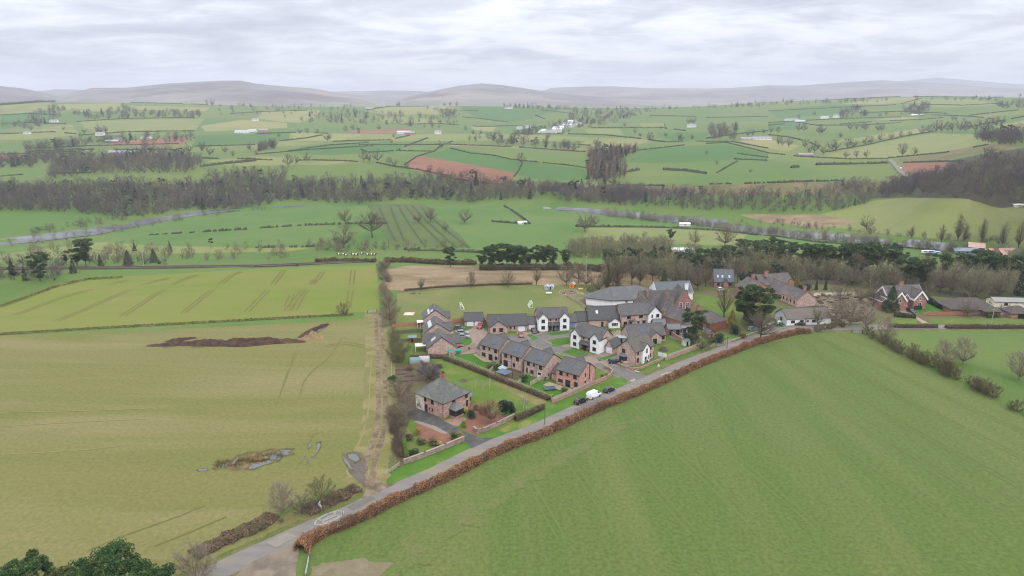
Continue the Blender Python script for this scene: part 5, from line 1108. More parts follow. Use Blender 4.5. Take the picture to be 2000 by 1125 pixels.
# ------------------------------------------------------------------ near hedges
hd = offset(RT, 6.9); i0 = min(range(len(hd)), key=lambda i: abs(hd[i].x - P(606, 1050).x)); i1 = min(range(len(hd)), key=lambda i: abs(hd[i].x - P(1585, 648).x))
BL = hd[i0:i1 + 1]
hedge('beech_hedge', BL, 2.0, 2.1, m_beech, 'long coppery beech hedge along the near side of the main road', leaf=.24, dens=420, rough=.5, seed=3)
hedge('hedge_end', [BL[0] + Vector((-.6, -3.2)), BL[0] + Vector((0.2, -.2))], 2.5, 2.9, m_beech, 'tall coppery hedge stump at the bottom end of the long beech hedge', leaf=.24, dens=700, seed=8, rough=.3)
thicket('hedge', pxl([(1592, 648), (1630, 640), (1650, 638)]), ['scrub0', 'scrub1', 'scrub2'], 2.0, .35, .5, .6, m_hwin, 'thin brown hedge at the field corner beyond the beech hedge', seed=7, cat='hedge')
thicket('hedge', pxl([(1690, 652), (1720, 668), (1780, 700), (1840, 728), (1890, 752), (1946, 780)]), ['scrub0', 'scrub1', 'scrub2', 'scrub0'], 2.2, .45, .85, 1.0, m_hwin, 'tall overgrown field hedge running down the right side', seed=4, cat='hedge')
thicket('hedge', pxl([(1965, 795), (2010, 815), (2100, 855), (2300, 940)]), ['scrub0', 'scrub1', 'scrub2'], 2.4, .4, .7, 1.0, m_hwin, 'overgrown hedge clump at the right edge beyond the hedge gap', seed=6, cat='hedge')
hedge('hedge', pxl([(1735, 640), (1830, 640)]), 1.5, 1.8, m_hwin, 'clipped brown hedge by the villa lane, left of the gap', leaf=.3, dens=180)
hedge('hedge', pxl([(1846, 641), (2000, 641), (2300, 640)]), 1.5, 1.8, m_hwin, 'clipped brown hedge by the far lane, right of the gap', leaf=.3, dens=180, seed=9)
hedge('hedge', pxl([(1746, 618), (1788, 621)]), 1.7, 2.2, m_hdk, 'short dark green hedge in front of the villa drive', leaf=.3, dens=260)
hedge('hedge', pxl([(1812, 590), (1835, 602), (1856, 609)]), 2.2, 1.8, m_holly, 'dark clipped evergreen hedge curving beside the villa lawn', leaf=.3, dens=300)
hedge('hedge', pxl([(1783, 604), (1800, 604)]), 1.5, 1.6, m_holly, 'small dark hedge under the villa window', leaf=.25, dens=300)
hedge('hedge', pxl([(1924, 620), (1950, 618)]), 2.2, 2.4, m_ever, 'square green hedge between the two right hand bungalows', leaf=.3, dens=300)
hedge('hedge', pxl([(866, 702), (900, 714), (960, 738), (1020, 762), (1074, 783)]), 1.6, 1.2, m_hred, 'long red brown hedge below the close board fence behind the row', leaf=.2, dens=300, rough=.15)
hedge('hedge', pxl([(800, 702), (832, 699), (866, 700)]), 1.5, 1.4, m_hred, 'short red brown hedge behind the nearest gabled house', leaf=.22, dens=280)
hedge('hedge', pxl([(1006, 822), (1030, 812), (1062, 797)]), 1.5, 1.6, m_hwin, 'low dark hawthorn hedge along the verge left of the fence corner', leaf=.22, dens=320)
hedge('hedge', pxl([(796, 903), (792, 885), (790, 868)]), 2.2, 1.0, m_lime, 'narrow clipped green hedge beside the garden end wall', leaf=.2, dens=300, rough=.1)
hedge('bramble_bank', [p + Vector((-.2, .6)) for p in offset(wline([(385, 1100), (430, 1078), (470, 1058), (520, 1035), (548, 1015)]), -2.2)], 0.8, 3.8, m_hred, 'red brown bramble bank left of the bare bushes', leaf=.3, dens=420, core=False, rough=1.3, seed=21, cat='bramble bank')
hedge('bramble_bank', offset(wline([(600, 1002), (640, 985), (680, 965), (702, 955)]), -.5), 0.8, 3.8, m_hred, 'red brown bramble bank behind the village sign', leaf=.3, dens=420, core=False, rough=1.3, seed=22, cat='bramble bank')
thicket('rough_hedge', pxl([(766, 800), (768, 830), (774, 860), (780, 895)]), ['scrub0', 'scrub1', 'scrub2'], 1.6, .3, .55, .6, m_twigv, 'thin ragged hedge between the farm track and the garden', seed=23, cat='hedge')
for i, (pts, lab) in enumerate((([(752, 560), (756, 600), (762, 640)], 'tall bare hedge between crop field and playing field'), ([(750, 520), (752, 555)], 'bare hedge between the crop field and the straw strip'), ([(770, 660), (772, 690), (776, 712)], 'green grey thicket beside the small back lawns'))):
    thicket('thicket', pxl(pts), ['scrub0', 'scrub1', 'scrub2'], (3.2, 3.0, 2.4)[i], .4, .85, 1.7, (m_twigp, m_twig, m_twigg)[i], lab, seed=30 + i)
hedge('gorse_bank', pxl([(618, 511), (690, 512), (735, 512)]), 2.4, 5, m_gorse, 'gorse bank with orange flowers above the crop field', leaf=.5, dens=90, rough=.6, seed=41, cat='gorse bank')
hedge('gorse_bank', pxl([(752, 512), (800, 512), (860, 516), (930, 517)]), 2.8, 6, m_gorse, 'gorse bank with yellow flowers behind the straw strip', leaf=.5, dens=90, rough=.6, seed=42, cat='gorse bank')
hedge('field_edge', pxl([(790, 568), (850, 562), (950, 557), (1040, 555)]), .9, 1.4, m_hred, 'low dead bramble line between straw strip and playing field', leaf=.3, dens=80, cat='bramble line')
hedge('dead_grass_line', pxl([(0, 653), (200, 641), (400, 630), (600, 619), (690, 615)]), .5, 2.4, m_tuss, 'straw coloured grass line between the crop and the stubble field', leaf=.5, dens=30, core=False, cat='grass line')
hedge('dead_grass_line', pxl([(0, 600), (50, 582), (110, 560), (170, 546), (240, 542)]), .8, 2.2, m_str_h if 'm_str_h' in globals() else m_tuss, 'pale rough grass line climbing at the left end of the crop', leaf=.5, dens=30, core=False, cat='grass line')
hedge('undergrowth', pxl([(936, 526), (1000, 526), (1060, 526), (1130, 526), (1180, 530)]), 3.2, 5, m_hdk, 'dark green undergrowth below the pine belt', leaf=.55, dens=110, rough=.7, seed=61, cat='undergrowth')
for nm, pts, lab, sd in (('roadside_scrub', [(420, 1080), (470, 1056), (520, 1033), (550, 1014)], 'thin bare twigs sprouting through the left bramble bank', 71), ('roadside_scrub', [(596, 1000), (640, 984), (680, 964), (700, 955)], 'thin bare twigs sprouting through the bramble bank by the sign', 72)):
    thicket(nm, pxl(pts), ['scrub0', 'scrub2', 'scrub1'], 1.8, .2, .42, 1.6, m_twig, lab, seed=sd, cat='scrub')
# ------------------------------------------------------------------ single trees: (kind, template, px, py, height m, label)
def by_h(key): return {'oak': 12, 'oakd': 11, 'ash': 14, 'pale': 12, 'poplar': 18, 'scrub': 6, 'red': 6.5, 'willow': 6.5, 'birch': 7, 'larch': 17, 'pine': 14, 'cedar': 15, 'pinel': 14, 'cone': 9, 'cypress': 4, 'gold': 7.5, 'round': 5.5}[key.rstrip('0123456789')]
TREES = [
 ('bare_tree', 'oakd', 1486, 668, 11, 'spreading bare oak beside the main road at the beech hedge'),
 ('cedar_tree', 'cedar0', 1470, 634, 15, 'huge dark green cedar left of the white bungalow'),
 ('bare_tree', 'oak2', 1484, 640, 11, 'wide bare tree in front of the huge cedar'),
 ('pine_tree', 'pinel0', 1357, 672, 13, 'tall shaggy pine behind the garden fence near the school yard'),
 ('bare_tree', 'scrub1', 1372, 682, 7, 'pale bare tree at the end of the brick roadside wall'),
 ('bare_tree', 'ash0', 1414, 622, 14, 'thin bare ash standing alone on the meadow by the lodge'),
 ('golden_tree', 'gold0', 1428, 640, 8, 'rounded golden green tree beside the sandstone lodge'),
 ('conifer', 'cone0', 1297, 558, 8, 'dark conifer behind the blue roofed school building'),
 ('conifer', 'cone0', 1739, 608, 12, 'dark conical spruce in front of the gabled villa'),
 ('golden_conifer', 'gold0', 1556, 566, 7, 'golden conifer beside the long brick range'),
 ('cypress', 'cypress0', 1594, 566, 5, 'left one of two small dark cypresses beyond the long brick range'),
 ('cypress', 'cypress0', 1612, 566, 5.4, 'right one of two small dark cypresses beyond the long brick range'),
 ('bare_tree', 'red0', 959, 824, 6.8, 'reddish twiggy bare tree in the stone house garden'),
 ('evergreen_tree', 'round0', 986, 810, 6.0, 'round dark evergreen tree in the stone house garden'),
 ('willow_tree', 'willow0', 838, 740, 6.2, 'grey lilac weeping willow behind the stone house'),
 ('birch_tree', 'birch0', 928, 758, 4.0, 'left white birch stem of three on the stone house lawn'),
 ('birch_tree', 'birch0', 942, 759, 4.4, 'middle white birch stem of three on the stone house lawn'),
 ('birch_tree', 'birch0', 956, 758, 4.2, 'right white birch stem of three on the stone house lawn'),
 ('birch_tree', 'birch0', 1022, 799, 6.0, 'left slim birch of a pair beside the low hawthorn hedge'),
 ('birch_tree', 'birch0', 1028, 799, 5.6, 'right slim birch of a pair beside the low hawthorn hedge'),
 ('bare_tree', 'scrub0', 796, 812, 6.5, 'grey bare tree left of the stone house drive'),
 ('bare_tree', 'scrub2', 780, 780, 7, 'purple brown bare tree beside the farm track near the stone house'),
 ('bare_tree', 'scrub0', 776, 830, 5.5, 'low bare tree where the track meets the garden'),
 ('bare_tree', 'scrub1', 778, 706, 7, 'greenish bare willow beside the small back lawns'),
 ('bare_tree', 'scrub1', 785, 695, 6, 'bushy greenish bare tree left of the glass roofed patio'),
 ('bare_tree', 'oak3', 762, 632, 9, 'bare tree at the gate of the farm track'),
 ('bare_tree', 'oak0', 758, 606, 8, 'bare tree beside the crop field gate'),
 ('bare_tree', 'scrub0', 671, 614, 5.5, 'tiny bare thorn tree on the grass line above the black heap'),
 ('bare_tree', 'pale1', 556, 1006, 8.5, 'large rounded bare bush beside the road below the stubble field'),
 ('bare_tree', 'scrub1', 628, 982, 6, 'greenish bare bush beside the village sign'),
 ('bare_tree', 'scrub2', 590, 1004, 4.5, 'small brown bare bush between the roadside bushes'),
 ('bare_tree', 'pale0', 384, 1150, 10, 'bare tree overhanging the road at the bottom edge'),
 ('bare_tree', 'pale0', 1728, 668, 10, 'bare tree leaning over the start of the overgrown field hedge'),
 ('bare_tree', 'pale1', 1845, 715, 10, 'left pale bare tree standing in the overgrown field hedge'),
 ('bare_tree', 'pale0', 1880, 712, 10.5, 'right pale bare tree standing in the overgrown field hedge'),
 ('bare_tree', 'pale1', 1990, 742, 10.5, 'bare tree cut by the right edge of the picture'),
 ('bare_tree', 'ash1', 1596, 640, 9, 'thin bare tree at the end of the white bungalow'),
 ('bare_tree', 'pale0', 1632, 634, 11, 'bare tree at the field corner by the rubble yard'),
 ('bare_tree', 'pale1', 1660, 636, 11.5, 'wide bare tree between the rubble yard and the lane'),
 ('bare_tree', 'pale0', 1690, 640, 11, 'bare tree by the field gate near the villa drive'),
 ('bare_tree', 'oak3', 1640, 592, 9, 'bare tree in the middle of the rubble yard'),
 ('bare_tree', 'oak2', 1680, 590, 9, 'pale bare tree behind the rubble yard'),
 ('bare_tree', 'oak0', 1705, 596, 9, 'bare tree left of the gabled annex'),
 ('bare_tree', 'oak1', 1812, 586, 7, 'small bare tree at the corner of the villa'),
 ('bare_tree', 'oak2', 1890, 618, 8, 'bare tree in front of the brown roofed bungalow'),
 ('larch_tree', 'larch0', 1186, 572, 15.5, 'brown larch left of the school hall roof'),
 ('larch_tree', 'larch1', 1204, 572, 14.5, 'reddish brown larch behind the school hall'),
 ('bare_tree', 'ash2', 1168, 572, 10, 'greenish bare tree beside the school hall path'),
 ('bare_tree', 'scrub1', 1158, 575, 6.5, 'bushy greenish tree next to the school hall'),
 ('bare_tree', 'ash0', 1234, 556, 15, 'tall bare tree behind the school hall'),
 ('bare_tree', 'ash1', 1250, 558, 13, 'bare tree above the blue roofed building'),
 ('bare_tree', 'ash0', 920, 563, 8.5, 'pale bare tree on the edge of the playing field'),
 ('bare_tree', 'oak0', 992, 561, 8.5, 'dark rounded bare tree on the edge of the playing field'),
 ('bare_tree', 'ash2', 1048, 556, 9.5, 'upright bare tree left of the two white sheds'),
 ('bare_tree', 'oak3', 1107, 558, 11.5, 'spreading bare tree behind the orange playhouse'),
 ('bare_tree', 'oak1', 1146, 560, 9.5, 'bare tree right of the orange playhouse'),
 ('bare_tree', 'ash1', 823, 566, 6.5, 'small faint bare tree in the straw strip'),
 ('bare_tree', 'oakd', 727, 464, 20, 'biggest bare oak in the floodplain field'),
 ('bare_tree', 'oak3', 674, 438, 14, 'rounded bare oak at the broken hedge in the floodplain field'),
 ('bare_tree', 'oak1', 672, 484, 18, 'bare oak below the floodplain field beside the tree line'),
 ('bare_tree', 'oak2', 817, 436, 10, 'smaller bare tree on the striped pasture'),
 ('bare_tree', 'oak0', 841, 433, 12, 'larger bare tree on the striped pasture'),
 ('bare_tree', 'oak1', 908, 436, 13, 'bare tree alone right of the striped pasture'),
 ('bare_tree', 'oak2', 1142, 452, 17, 'left bare tree of the pair above the long copse'),
 ('bare_tree', 'oak3', 1160, 442, 11, 'right smaller bare tree of the pair above the long copse'),
 ('bare_tree', 'oak0', 1416, 482, 17, 'bare oak near the river hedge right of the long copse'),
 ('bare_tree', 'oak1', 1357, 478, 11, 'pale bare tree beside the long white roofed barn'),
 ('bare_tree', 'oak2', 1692, 449, 14, 'bare oak on the far river bank'),
 ('bare_tree', 'poplar0', 1838, 474, 15, 'bare poplar on the far bank, first of the tall riverside row'),
 ('bare_tree', 'poplar1', 1870, 470, 22, 'tallest bare poplar of the riverside row'),
 ('bare_tree', 'poplar0', 1883, 472, 16, 'bare poplar right behind the tallest of the riverside row'),
 ('bare_tree', 'poplar1', 1917, 472, 19, 'dark slim bare poplar in the middle of the riverside row'),
 ('bare_tree', 'poplar0', 1957, 480, 19, 'bare poplar second from the right of the riverside row'),
 ('bare_tree', 'poplar1', 1989, 484, 17, 'bare poplar at the right edge of the riverside row'),
 ('bare_tree', 'poplar0', 1780, 466, 11, 'short bare poplar left of the riverside row'),
 ('bare_tree', 'ash1', 1275, 548, 13, 'bare tree right of the dark conifer behind the school'),
 ('bare_tree', 'oak0', 1318, 556, 13, 'bare tree behind the gable of the old school'),
 ('bare_tree', 'ash2', 1340, 562, 14, 'tall bare tree at the edge of the meadow behind the old school'),
 ('bare_tree', 'oak2', 1362, 566, 12, 'broad bare tree left of the brick house among trees'),
 ('bare_tree', 'larch0', 1378, 560, 13, 'reddish larch just left of the brick house among trees'),
 ('bare_tree', 'ash0', 1440, 552, 13, 'bare tree above the huge cedar'),
 ('bare_tree', 'oak1', 1505, 540, 12, 'bare tree behind the left end of the long brick range'),
 ('bare_tree', 'oak3', 1540, 538, 12, 'bare tree behind the middle of the long brick range'),
 ('bare_tree', 'ash1', 1620, 548, 12, 'bare tree behind the dark palisade'),
 ('bare_tree', 'oak2', 1665, 560, 12, 'bare tree at the back of the rubble yard'),
 ('bare_tree', 'larch1', 1672, 545, 14, 'tall reddish larch above the rubble yard'),
 ('bare_tree', 'oak0', 1740, 566, 12, 'bare tree behind the small brick annex'),
 ('bare_tree', 'oak3', 1836, 572, 13, 'rounded bare tree behind the dark clipped hedge'),
 ('bare_tree', 'ash2', 1858, 576, 14, 'tall bare tree behind the brown bungalow'),
 ('bare_tree', 'oak1', 1905, 580, 13, 'wide bare tree behind the long pale shed'),
 ('bare_tree', 'oak2', 1950, 578, 13, 'pale brown bare tree at the right above the long shed'),
 ('bare_tree', 'oak0', 1130, 552, 11, 'bare tree above the play circle'),
 ('bare_tree', 'ash1', 1215, 545, 14, 'bare tree between the larches and the school hall'),
 ('pine_tree', 'pine0', 168, 520, 15, 'dark pine clump tree above the railway at left'),
 ('pine_tree', 'pine1', 152, 520, 10, 'smaller dark pine touching the pine clump above the railway'),
 ('pine_tree', 'pinel0', 79, 549, 14, 'dark pine on the near side of the railway at far left'),
 ('conifer', 'cone1', 251, 518, 9, 'pointed dark conifer in the railway tree line'),
 ('conifer', 'cone0', 301, 512, 8.5, 'second pointed dark conifer in the railway tree line'),
 ('pine_tree', 'pinel0', 880, 522, 11, 'broad dark pine alone on the gorse bank'),
 ('pine_tree', 'pine2', 942, 524, 10, 'pine at the left end of the pine belt'),
 ('evergreen_tree', 'round0', 1392, 544, 12, 'dark evergreen right of the brick house among bare trees'),
 ('evergreen_tree', 'round0', 1462, 568, 12, 'dark evergreen left of the long brick range'),
]
for kind, key, px, py, hh, lab in TREES:
    p = P(px, py); plant(kind, key, p, hh / by_h(key), lab, 'tree' if kind != 'cypress' else 'cypress')
# pine belt and pines of the right hand valley side
for i, (px, py, hh) in enumerate(((960, 524, 12), (975, 523, 13), (990, 524, 13), (1004, 523, 12), (1018, 524, 12), (1032, 522, 10), (1048, 523, 12), (1062, 522, 12), (1078, 523, 11), (1104, 520, 9))):
    plant('pine_tree', 'pine%d' % (i % 4), P(px, py), hh / 14, 'dark pine standing in the pine belt behind the straw strip', 'tree', 'pines in the belt behind the straw strip')
for i, (px, py, hh) in enumerate(((1186, 524, 9), (1200, 528, 9), (1224, 530, 9), (1246, 526, 10), (1270, 530, 9), (1350, 536, 10), (1374, 530, 11), (1396, 526, 10), (1420, 524, 11), (1436, 530, 10), (1478, 500, 9), (1502, 496, 10), (1524, 500, 9), (1546, 506, 9), (1734, 528, 13), (1750, 534, 12), (1650, 520, 11), (1296, 522, 10), (1330, 528, 9), (1310, 470, 8), (1450, 508, 11), (1466, 518, 12), (1484, 522, 12), (1500, 516, 11), (1518, 528, 12), (1536, 522, 11), (1566, 530, 13), (1580, 528, 13), (1596, 532, 13), (1612, 530, 12), (1634, 528, 11), (1660, 534, 13), (1680, 536, 14), (1696, 532, 14), (1712, 530, 12), (1782, 560, 13), (1800, 562, 12), (1768, 556, 12), (1818, 530, 10), (1846, 540, 12), (1880, 544, 12), (1906, 540, 13), (1924, 544, 13), (1944, 546, 12), (1966, 548, 11), (1990, 552, 12), (2010, 548, 12))):
    plant('pine_tree', 'pine%d' % (i % 4), P(px, py), hh / 14 * 1.12, 'dark flat topped pine on the wooded slope right of the village', 'tree', 'pines on the wooded slope right of the village')
# garden shrubs: (template, px, py, scale, label)
for key, px, py, s_, lab in (('bush0', 809, 890, .9, 'dark green shrub behind the garden end wall'), ('bush3', 816, 848, 1.0, 'golden shrub at the left of the red chippings'), ('bush7', 800, 858, 1.4, 'grey twiggy shrub by the garden edge'), ('bush7', 822, 868, 1.3, 'brown twiggy shrub above the garden end wall'), ('bush4', 858, 871, .8, 'pale yellow shrub on the garden wall'), ('bush7', 845, 870, 1.5, 'olive brown shrub beside the pale yellow one'),
  ('bush3', 897, 858, 1.1, 'variegated golden shrub at the drive entrance'), ('bush0', 889, 860, .8, 'dark green shrub left of the variegated one'), ('bush2', 905, 834, 1.0, 'bright green mound shrub right of the drive'), ('bush4', 908, 808, 1.1, 'yellow green shrub beside the glazed porch'), ('bush1', 918, 816, .8, 'dark upright shrub beside the glazed porch'), ('bush5', 930, 800, 1.0, 'low red brown shrub by the round sunroom'), ('bush0', 944, 806, .8, 'small dark shrub beside the red twiggy tree'), ('bush1', 1002, 806, .7, 'low dark shrub under the round evergreen'),
  ('bush0', 975, 722, .9, 'dark green shrub in the second back garden'), ('bush0', 1026, 744, .9, 'green shrub left of the grey gazebo'), ('bush7', 958, 718, 1.3, 'grey brown shrub between two back gardens'), ('bush7', 1102, 766, 1.2, 'pale leafless shrub at the orange brick house'), ('bush4', 1077, 774, .45, 'small yellow green shrub in the corner by the fence'), ('bush3', 1186, 735, .7, 'golden shrub in the curved front garden'), ('bush5', 1176, 735, .6, 'brown shrub in the curved front garden'),
  ('bush1', 1402, 668, 1.25, 'big dark rhododendron beside the main road'), ('bush0', 1388, 672, 1.0, 'round green and brown shrub left of the rhododendron'), ('bush1', 1432, 652, 1.3, 'dark holly right of the golden tree'), ('bush7', 1450, 660, 1.5, 'grey bramble mound beyond the holly'), ('bush1', 1576, 566, 1.1, 'long dark clipped mound beyond the brick range'), ('bush1', 1564, 568, 1.1, 'dark clipped mound near the golden conifer'),
  ('bush0', 768, 745, .9, 'green shrub by the vegetable patch fence'), ('bush5', 800, 722, 1.2, 'red stemmed shrub in the vegetable patch'), ('bush7', 858, 718, 1.1, 'purple brown shrub right of the willow'), ('bush7', 1052, 650, .6, 'clipped yellowing hedge plant by the white house'), ('bush2', 1192, 648, .8, 'small green shrub before the brick pair'), ('bush1', 1346, 668, 1.0, 'dark shrub beneath the tall shaggy pine'), ('bush1', 1338, 662, .9, 'dark shrub left of the tall shaggy pine'),
  ('bush6', 312, 516, .9, 'small dark gorse bush by the railway'), ('bush6', 580, 520, .7, 'lone dark gorse bush above the crop'), ('bush1', 880, 694, .35, 'small dark shrub in the brick bordered lawn')):
    plant('shrub', key, P(px, py), s_, lab, 'shrub')
# big evergreens in the bottom left corner, close to the camera
for i, (x, y, hh, rx, m_, lab) in enumerate(((-72.5, 104, 9.4, 6.2, m_ever, 'tallest bushy evergreen in the bottom left corner'), (-63.5, 100, 9, 5.0, m_ever, 'second bushy evergreen right of the tallest in the bottom corner'), (-56.5, 96, 7.6, 4.0, m_ever, 'low evergreen nearest the road in the bottom left corner'), (-86.5, 104, 8.6, 4.6, m_ever, 'dark evergreen at the very left edge'), (-80.5, 100, 8.0, 4.6, mat('olive evergreen leaves', c(112, 124, 74), c(84, 100, 58), scale=.5), 'olive green evergreen between the two darker ones'))):
    r_ = np.random.RandomState(300 + i); cs = []; rd = []
    for k in range(46):
        a = r_.uniform(0, 6.28); t = r_.uniform(.15, 1); q = rx * math.sin(math.pi * (.12 + .84 * (1 - t))) ** .7 * r_.uniform(.3, 1); cs.append(np.array([math.cos(a) * q, math.sin(a) * q, hh * t * .94])); rd.append(rx * r_.uniform(.2, .32))
    cvv, cf = join([clumps(310 + i, cs, rd, 24000, .34, .85)]); segs = [(np.array([0, 0, hh * .85 * k / 5]), np.array([0, 0, hh * .85 * (k + 1) / 5]), .28 * (1 - k / 6), .28 * (1 - (k + 1) / 6)) for k in range(5)] + [(np.array([0, 0, max(.5, q[2] - 2)]), q, .07, .03) for q in cs]
    tv, tf = join([tubes_np(segs, 5)]); e = empty('evergreen_tree', (x, y, 0)); tag(e, lab, 'tree'); link('trunk', mesh_np('trunk', tv, tf, [m_bark_]), e); link('crown', mesh_np('crown', cvv, cf, [m_]), e)
# ------------------------------------------------------------------ far hedges, woods, trees and farms
def far_hedge(pts, h=2.0, wd=2.2, m=None, label='', group=None, gap=0, seed=1, name='hedge'):
    """jagged hedge along a line on the terrain, built as rows of rough wedges"""
    r = np.random.RandomState(seed); w_ = [P(*p) for p in dense(pts, 8)]; P2 = np.array([(p.x, p.y) for p in w_]); seg = np.linalg.norm(np.diff(P2, axis=0), axis=1); keep = seg > .01
    cum = np.concatenate([[0], np.cumsum(seg)]); Lt = cum[-1]; st = max(1.6, Lt / 420); n = int(Lt / st); co = []; F = []
    for i in range(n):
        if r.rand() < gap or noise.noise((i * st * .012, seed, 3)) < -.5 * (1 if gap else .6): continue
        s_ = i * st; x = np.interp([s_, s_ + st * 1.25], cum, P2[:, 0]); y = np.interp([s_, s_ + st * 1.25], cum, P2[:, 1]); dx, dy = x[1] - x[0], y[1] - y[0]; l = math.hypot(dx, dy)
        if l < 1e-3: continue
        nx, ny = -dy / l * wd / 2, dx / l * wd / 2; hh = h * r.uniform(.65, 1.35); z = hz(x, y); b = len(co)
        for j in (0, 1): hj = hh * r.uniform(.8, 1.1); co += [(x[j] + nx, y[j] + ny, z[j] - .3), (x[j] + nx * .8, y[j] + ny * .8, z[j] + hj * .7), (x[j] + r.normal() * .2, y[j] + r.normal() * .2, z[j] + hj), (x[j] - nx * .8, y[j] - ny * .8, z[j] + hj * .7), (x[j] - nx, y[j] - ny, z[j] - .3)]
        F += [(b + k, b + k + 1, b + k + 6, b + k + 5) for k in range(4)] + [(b, b + 1, b + 3, b + 4), (b + 5, b + 6, b + 8, b + 9)]
    if not co: return
    return tag(link(name, mesh_np(name, np.array(co), np.array(F), [m or m_hfar])), label, 'hedge', group)
HG = 'dark hedgerows dividing the far pastures'
HL = 'thin dark hedgerow dividing the pastures beyond the river'
HD = [
 [(0,302),(60,300),(150,296)], [(60,290),(180,285),(350,281)], [(50,297),(150,292),(350,293)], [(395,309),(440,311),(500,310)], [(380,286),(500,283)], [(150,238),(240,232),(380,230)], [(255,200),(380,203),(410,206)],
 [(500,302),(565,296),(600,293),(710,286),(730,285)], [(565,295),(640,284),(700,280),(760,275)], [(500,312),(560,314),(610,313),(660,314),(700,316)], [(650,277),(700,275),(760,274),(800,265)], [(700,283),(860,283)], [(705,292),(720,298),(770,295)],
 [(775,295),(795,285),(835,270)], [(790,322),(815,306),(850,295),(860,285),(885,276)], [(735,318),(770,325),(820,332),(880,345),(888,350)], [(880,290),(920,300),(960,303),(1000,312)], [(715,215),(760,208),(860,204)], [(860,215),(935,216)], [(780,295),(850,296)],
 [(1060,318),(1100,322),(1145,328)], [(1000,312),(1060,318)], [(1020,318),(1012,335),(1004,345)], [(1110,262),(1180,264),(1240,270),(1300,278)], [(1245,294),(1300,288),(1350,282),(1420,279),(1500,299)], [(1300,278),(1340,276),(1430,277),(1500,290)], [(1165,366),(1200,362),(1300,363)], [(1433,311),(1500,314)], [(1400,338),(1440,315)],
 [(1055,215),(1120,222)], [(1045,225),(1065,233)], [(1240,250),(1295,250),(1340,256)], [(1298,243),(1300,253)], [(1160,250),(1240,250)], [(1230,225),(1360,228)], [(1380,230),(1500,228)],
 [(1500,299),(1560,306),(1620,309),(1660,311),(1735,311)], [(1500,264),(1540,268),(1580,278),(1600,288)], [(1735,309),(1850,298),(1930,283)], [(1600,245),(1680,245),(1760,240)], [(1500,217),(1600,212),(1750,205)], [(1600,197),(1700,190),(1790,188),(1960,190)], [(1760,203),(1800,192)], [(1640,243),(1720,237),(1800,234),(1900,225),(1990,215)], [(1820,225),(1900,228),(1940,233)], [(1765,318),(1880,315)],
 [(860,345),(900,352),(985,362)], [(985,403),(1015,422),(1035,438)], [(960,433),(1030,438)], [(0,225),(60,222),(105,225)], [(0,262),(100,258),(150,262)], [(160,264),(250,258),(380,256)], [(0,242),(60,240),(140,243)], [(500,262),(570,259),(640,261)], [(545,276),(600,270),(640,262)], [(450,222),(520,218),(600,216)], [(870,226),(930,231),(1000,240)], [(930,248),(1000,246),(1050,250)], [(1000,262),(1100,262)], [(1130,283),(1200,288),(1245,292)],
 [(1380,271),(1440,262),(1500,256)], [(1500,245),(1560,240),(1600,246)], [(1800,204),(1880,206),(1960,202)], [(1640,222),(1760,218),(1850,222)], [(1440,300),(1500,308)], [(780,243),(860,242),(930,247)], [(0,345),(60,340),(180,338)], [(1880,250),(1940,240),(2000,228)], [(1500,240),(1640,232),(1760,229)], [(1100,238),(1160,250)],
]
for i, ln in enumerate(HD): far_hedge(ln, 1.7 if min(p[1] for p in ln) > 270 else 2.1, 1.8, None, HL, HG, seed=i)
for i, (ln, lab) in enumerate((([(1220,337),(1250,332),(1300,332),(1340,334),(1380,340)], 'thick curved hedge crossing the bright pasture right of the dark wood'), ([(1545,328),(1600,322),(1735,320)], 'thick straight hedge ending at the pale lane'), ([(390,326),(420,322),(460,318),(500,314)], 'thick dark hedge left of the two round trees'),
  ([(1380,360),(1440,359),(1500,357),(1560,355),(1650,353)], 'broken dotted hedge above the brown river bank'), ([(285,460),(340,457),(400,453),(500,447)], 'broken hedge across the left of the floodplain field'), ([(500,446),(600,440),(700,437),(760,437)], 'gappy hedge leading to the biggest oak of the floodplain'), ([(1125,443),(1250,444),(1320,446),(1400,450),(1480,460)], 'low dark hedge between green and yellowing pasture'),
  ([(870,282),(1000,287),(1145,297)], 'pale brown hedge along the narrow ploughed strip'), ([(1500,460),(1600,474),(1700,480)], 'hedge along the near river bank on the right'), ([(1615,297),(1700,282),(1760,268),(1830,256)], 'dark hedge rising to the row of round trees on the right hill'), ([(0,206),(60,201),(108,197)], 'dark conifer shelter belt on the far left skyline'),
  ([(500,484),(620,482)], 'dark broken hedge above the cows'), ([(790,488),(950,494)], 'low hedge at the foot of the striped pasture'))):
    far_hedge(ln, 6.0 if 'shelter' in lab else (3.0 if 'thick' in lab else 1.8), 3.0, None, lab, gap=.45 if ('broken' in lab or 'gappy' in lab) else 0, seed=100 + i)
# merged woods --------------------------------------------------------------
def low(seed, kind):
    r = np.random.RandomState(seed)
    if kind == 'b':
        (tv, tf), (v2, f2) = bare_tree(seed, 14, 5.8, .08, 18, 4, 950, .075, .13, ns=3, up=.35); return [(tv, F) for F in tf] + [(v2, F) for F in f2]
    if kind == 'l':
        (tv, tf), (v2, f2) = bare_tree(seed, 15, 3.4, .15, 18, 3, 620, .09, .14, ns=3, up=.2); return [(tv, F) for F in tf] + [(v2, F) for F in f2]
    (tv, tf), (v2, f2) = conifer(seed, 15, 3.2, 330, 1.25) if kind == 'c' else pine(seed, 13, 4.2, 9, 330, 1.3, .4)
    return [(tv, F) for F in tf] + [(v2, F) for F in f2]
LOWB = [low(400 + i, 'b') for i in range(6)]; LOWL = [low(420 + i, 'l') for i in range(3)]; LOWC = [low(430 + i, 'c') for i in range(3)]; LOWP = [low(440 + i, 'p') for i in range(3)]
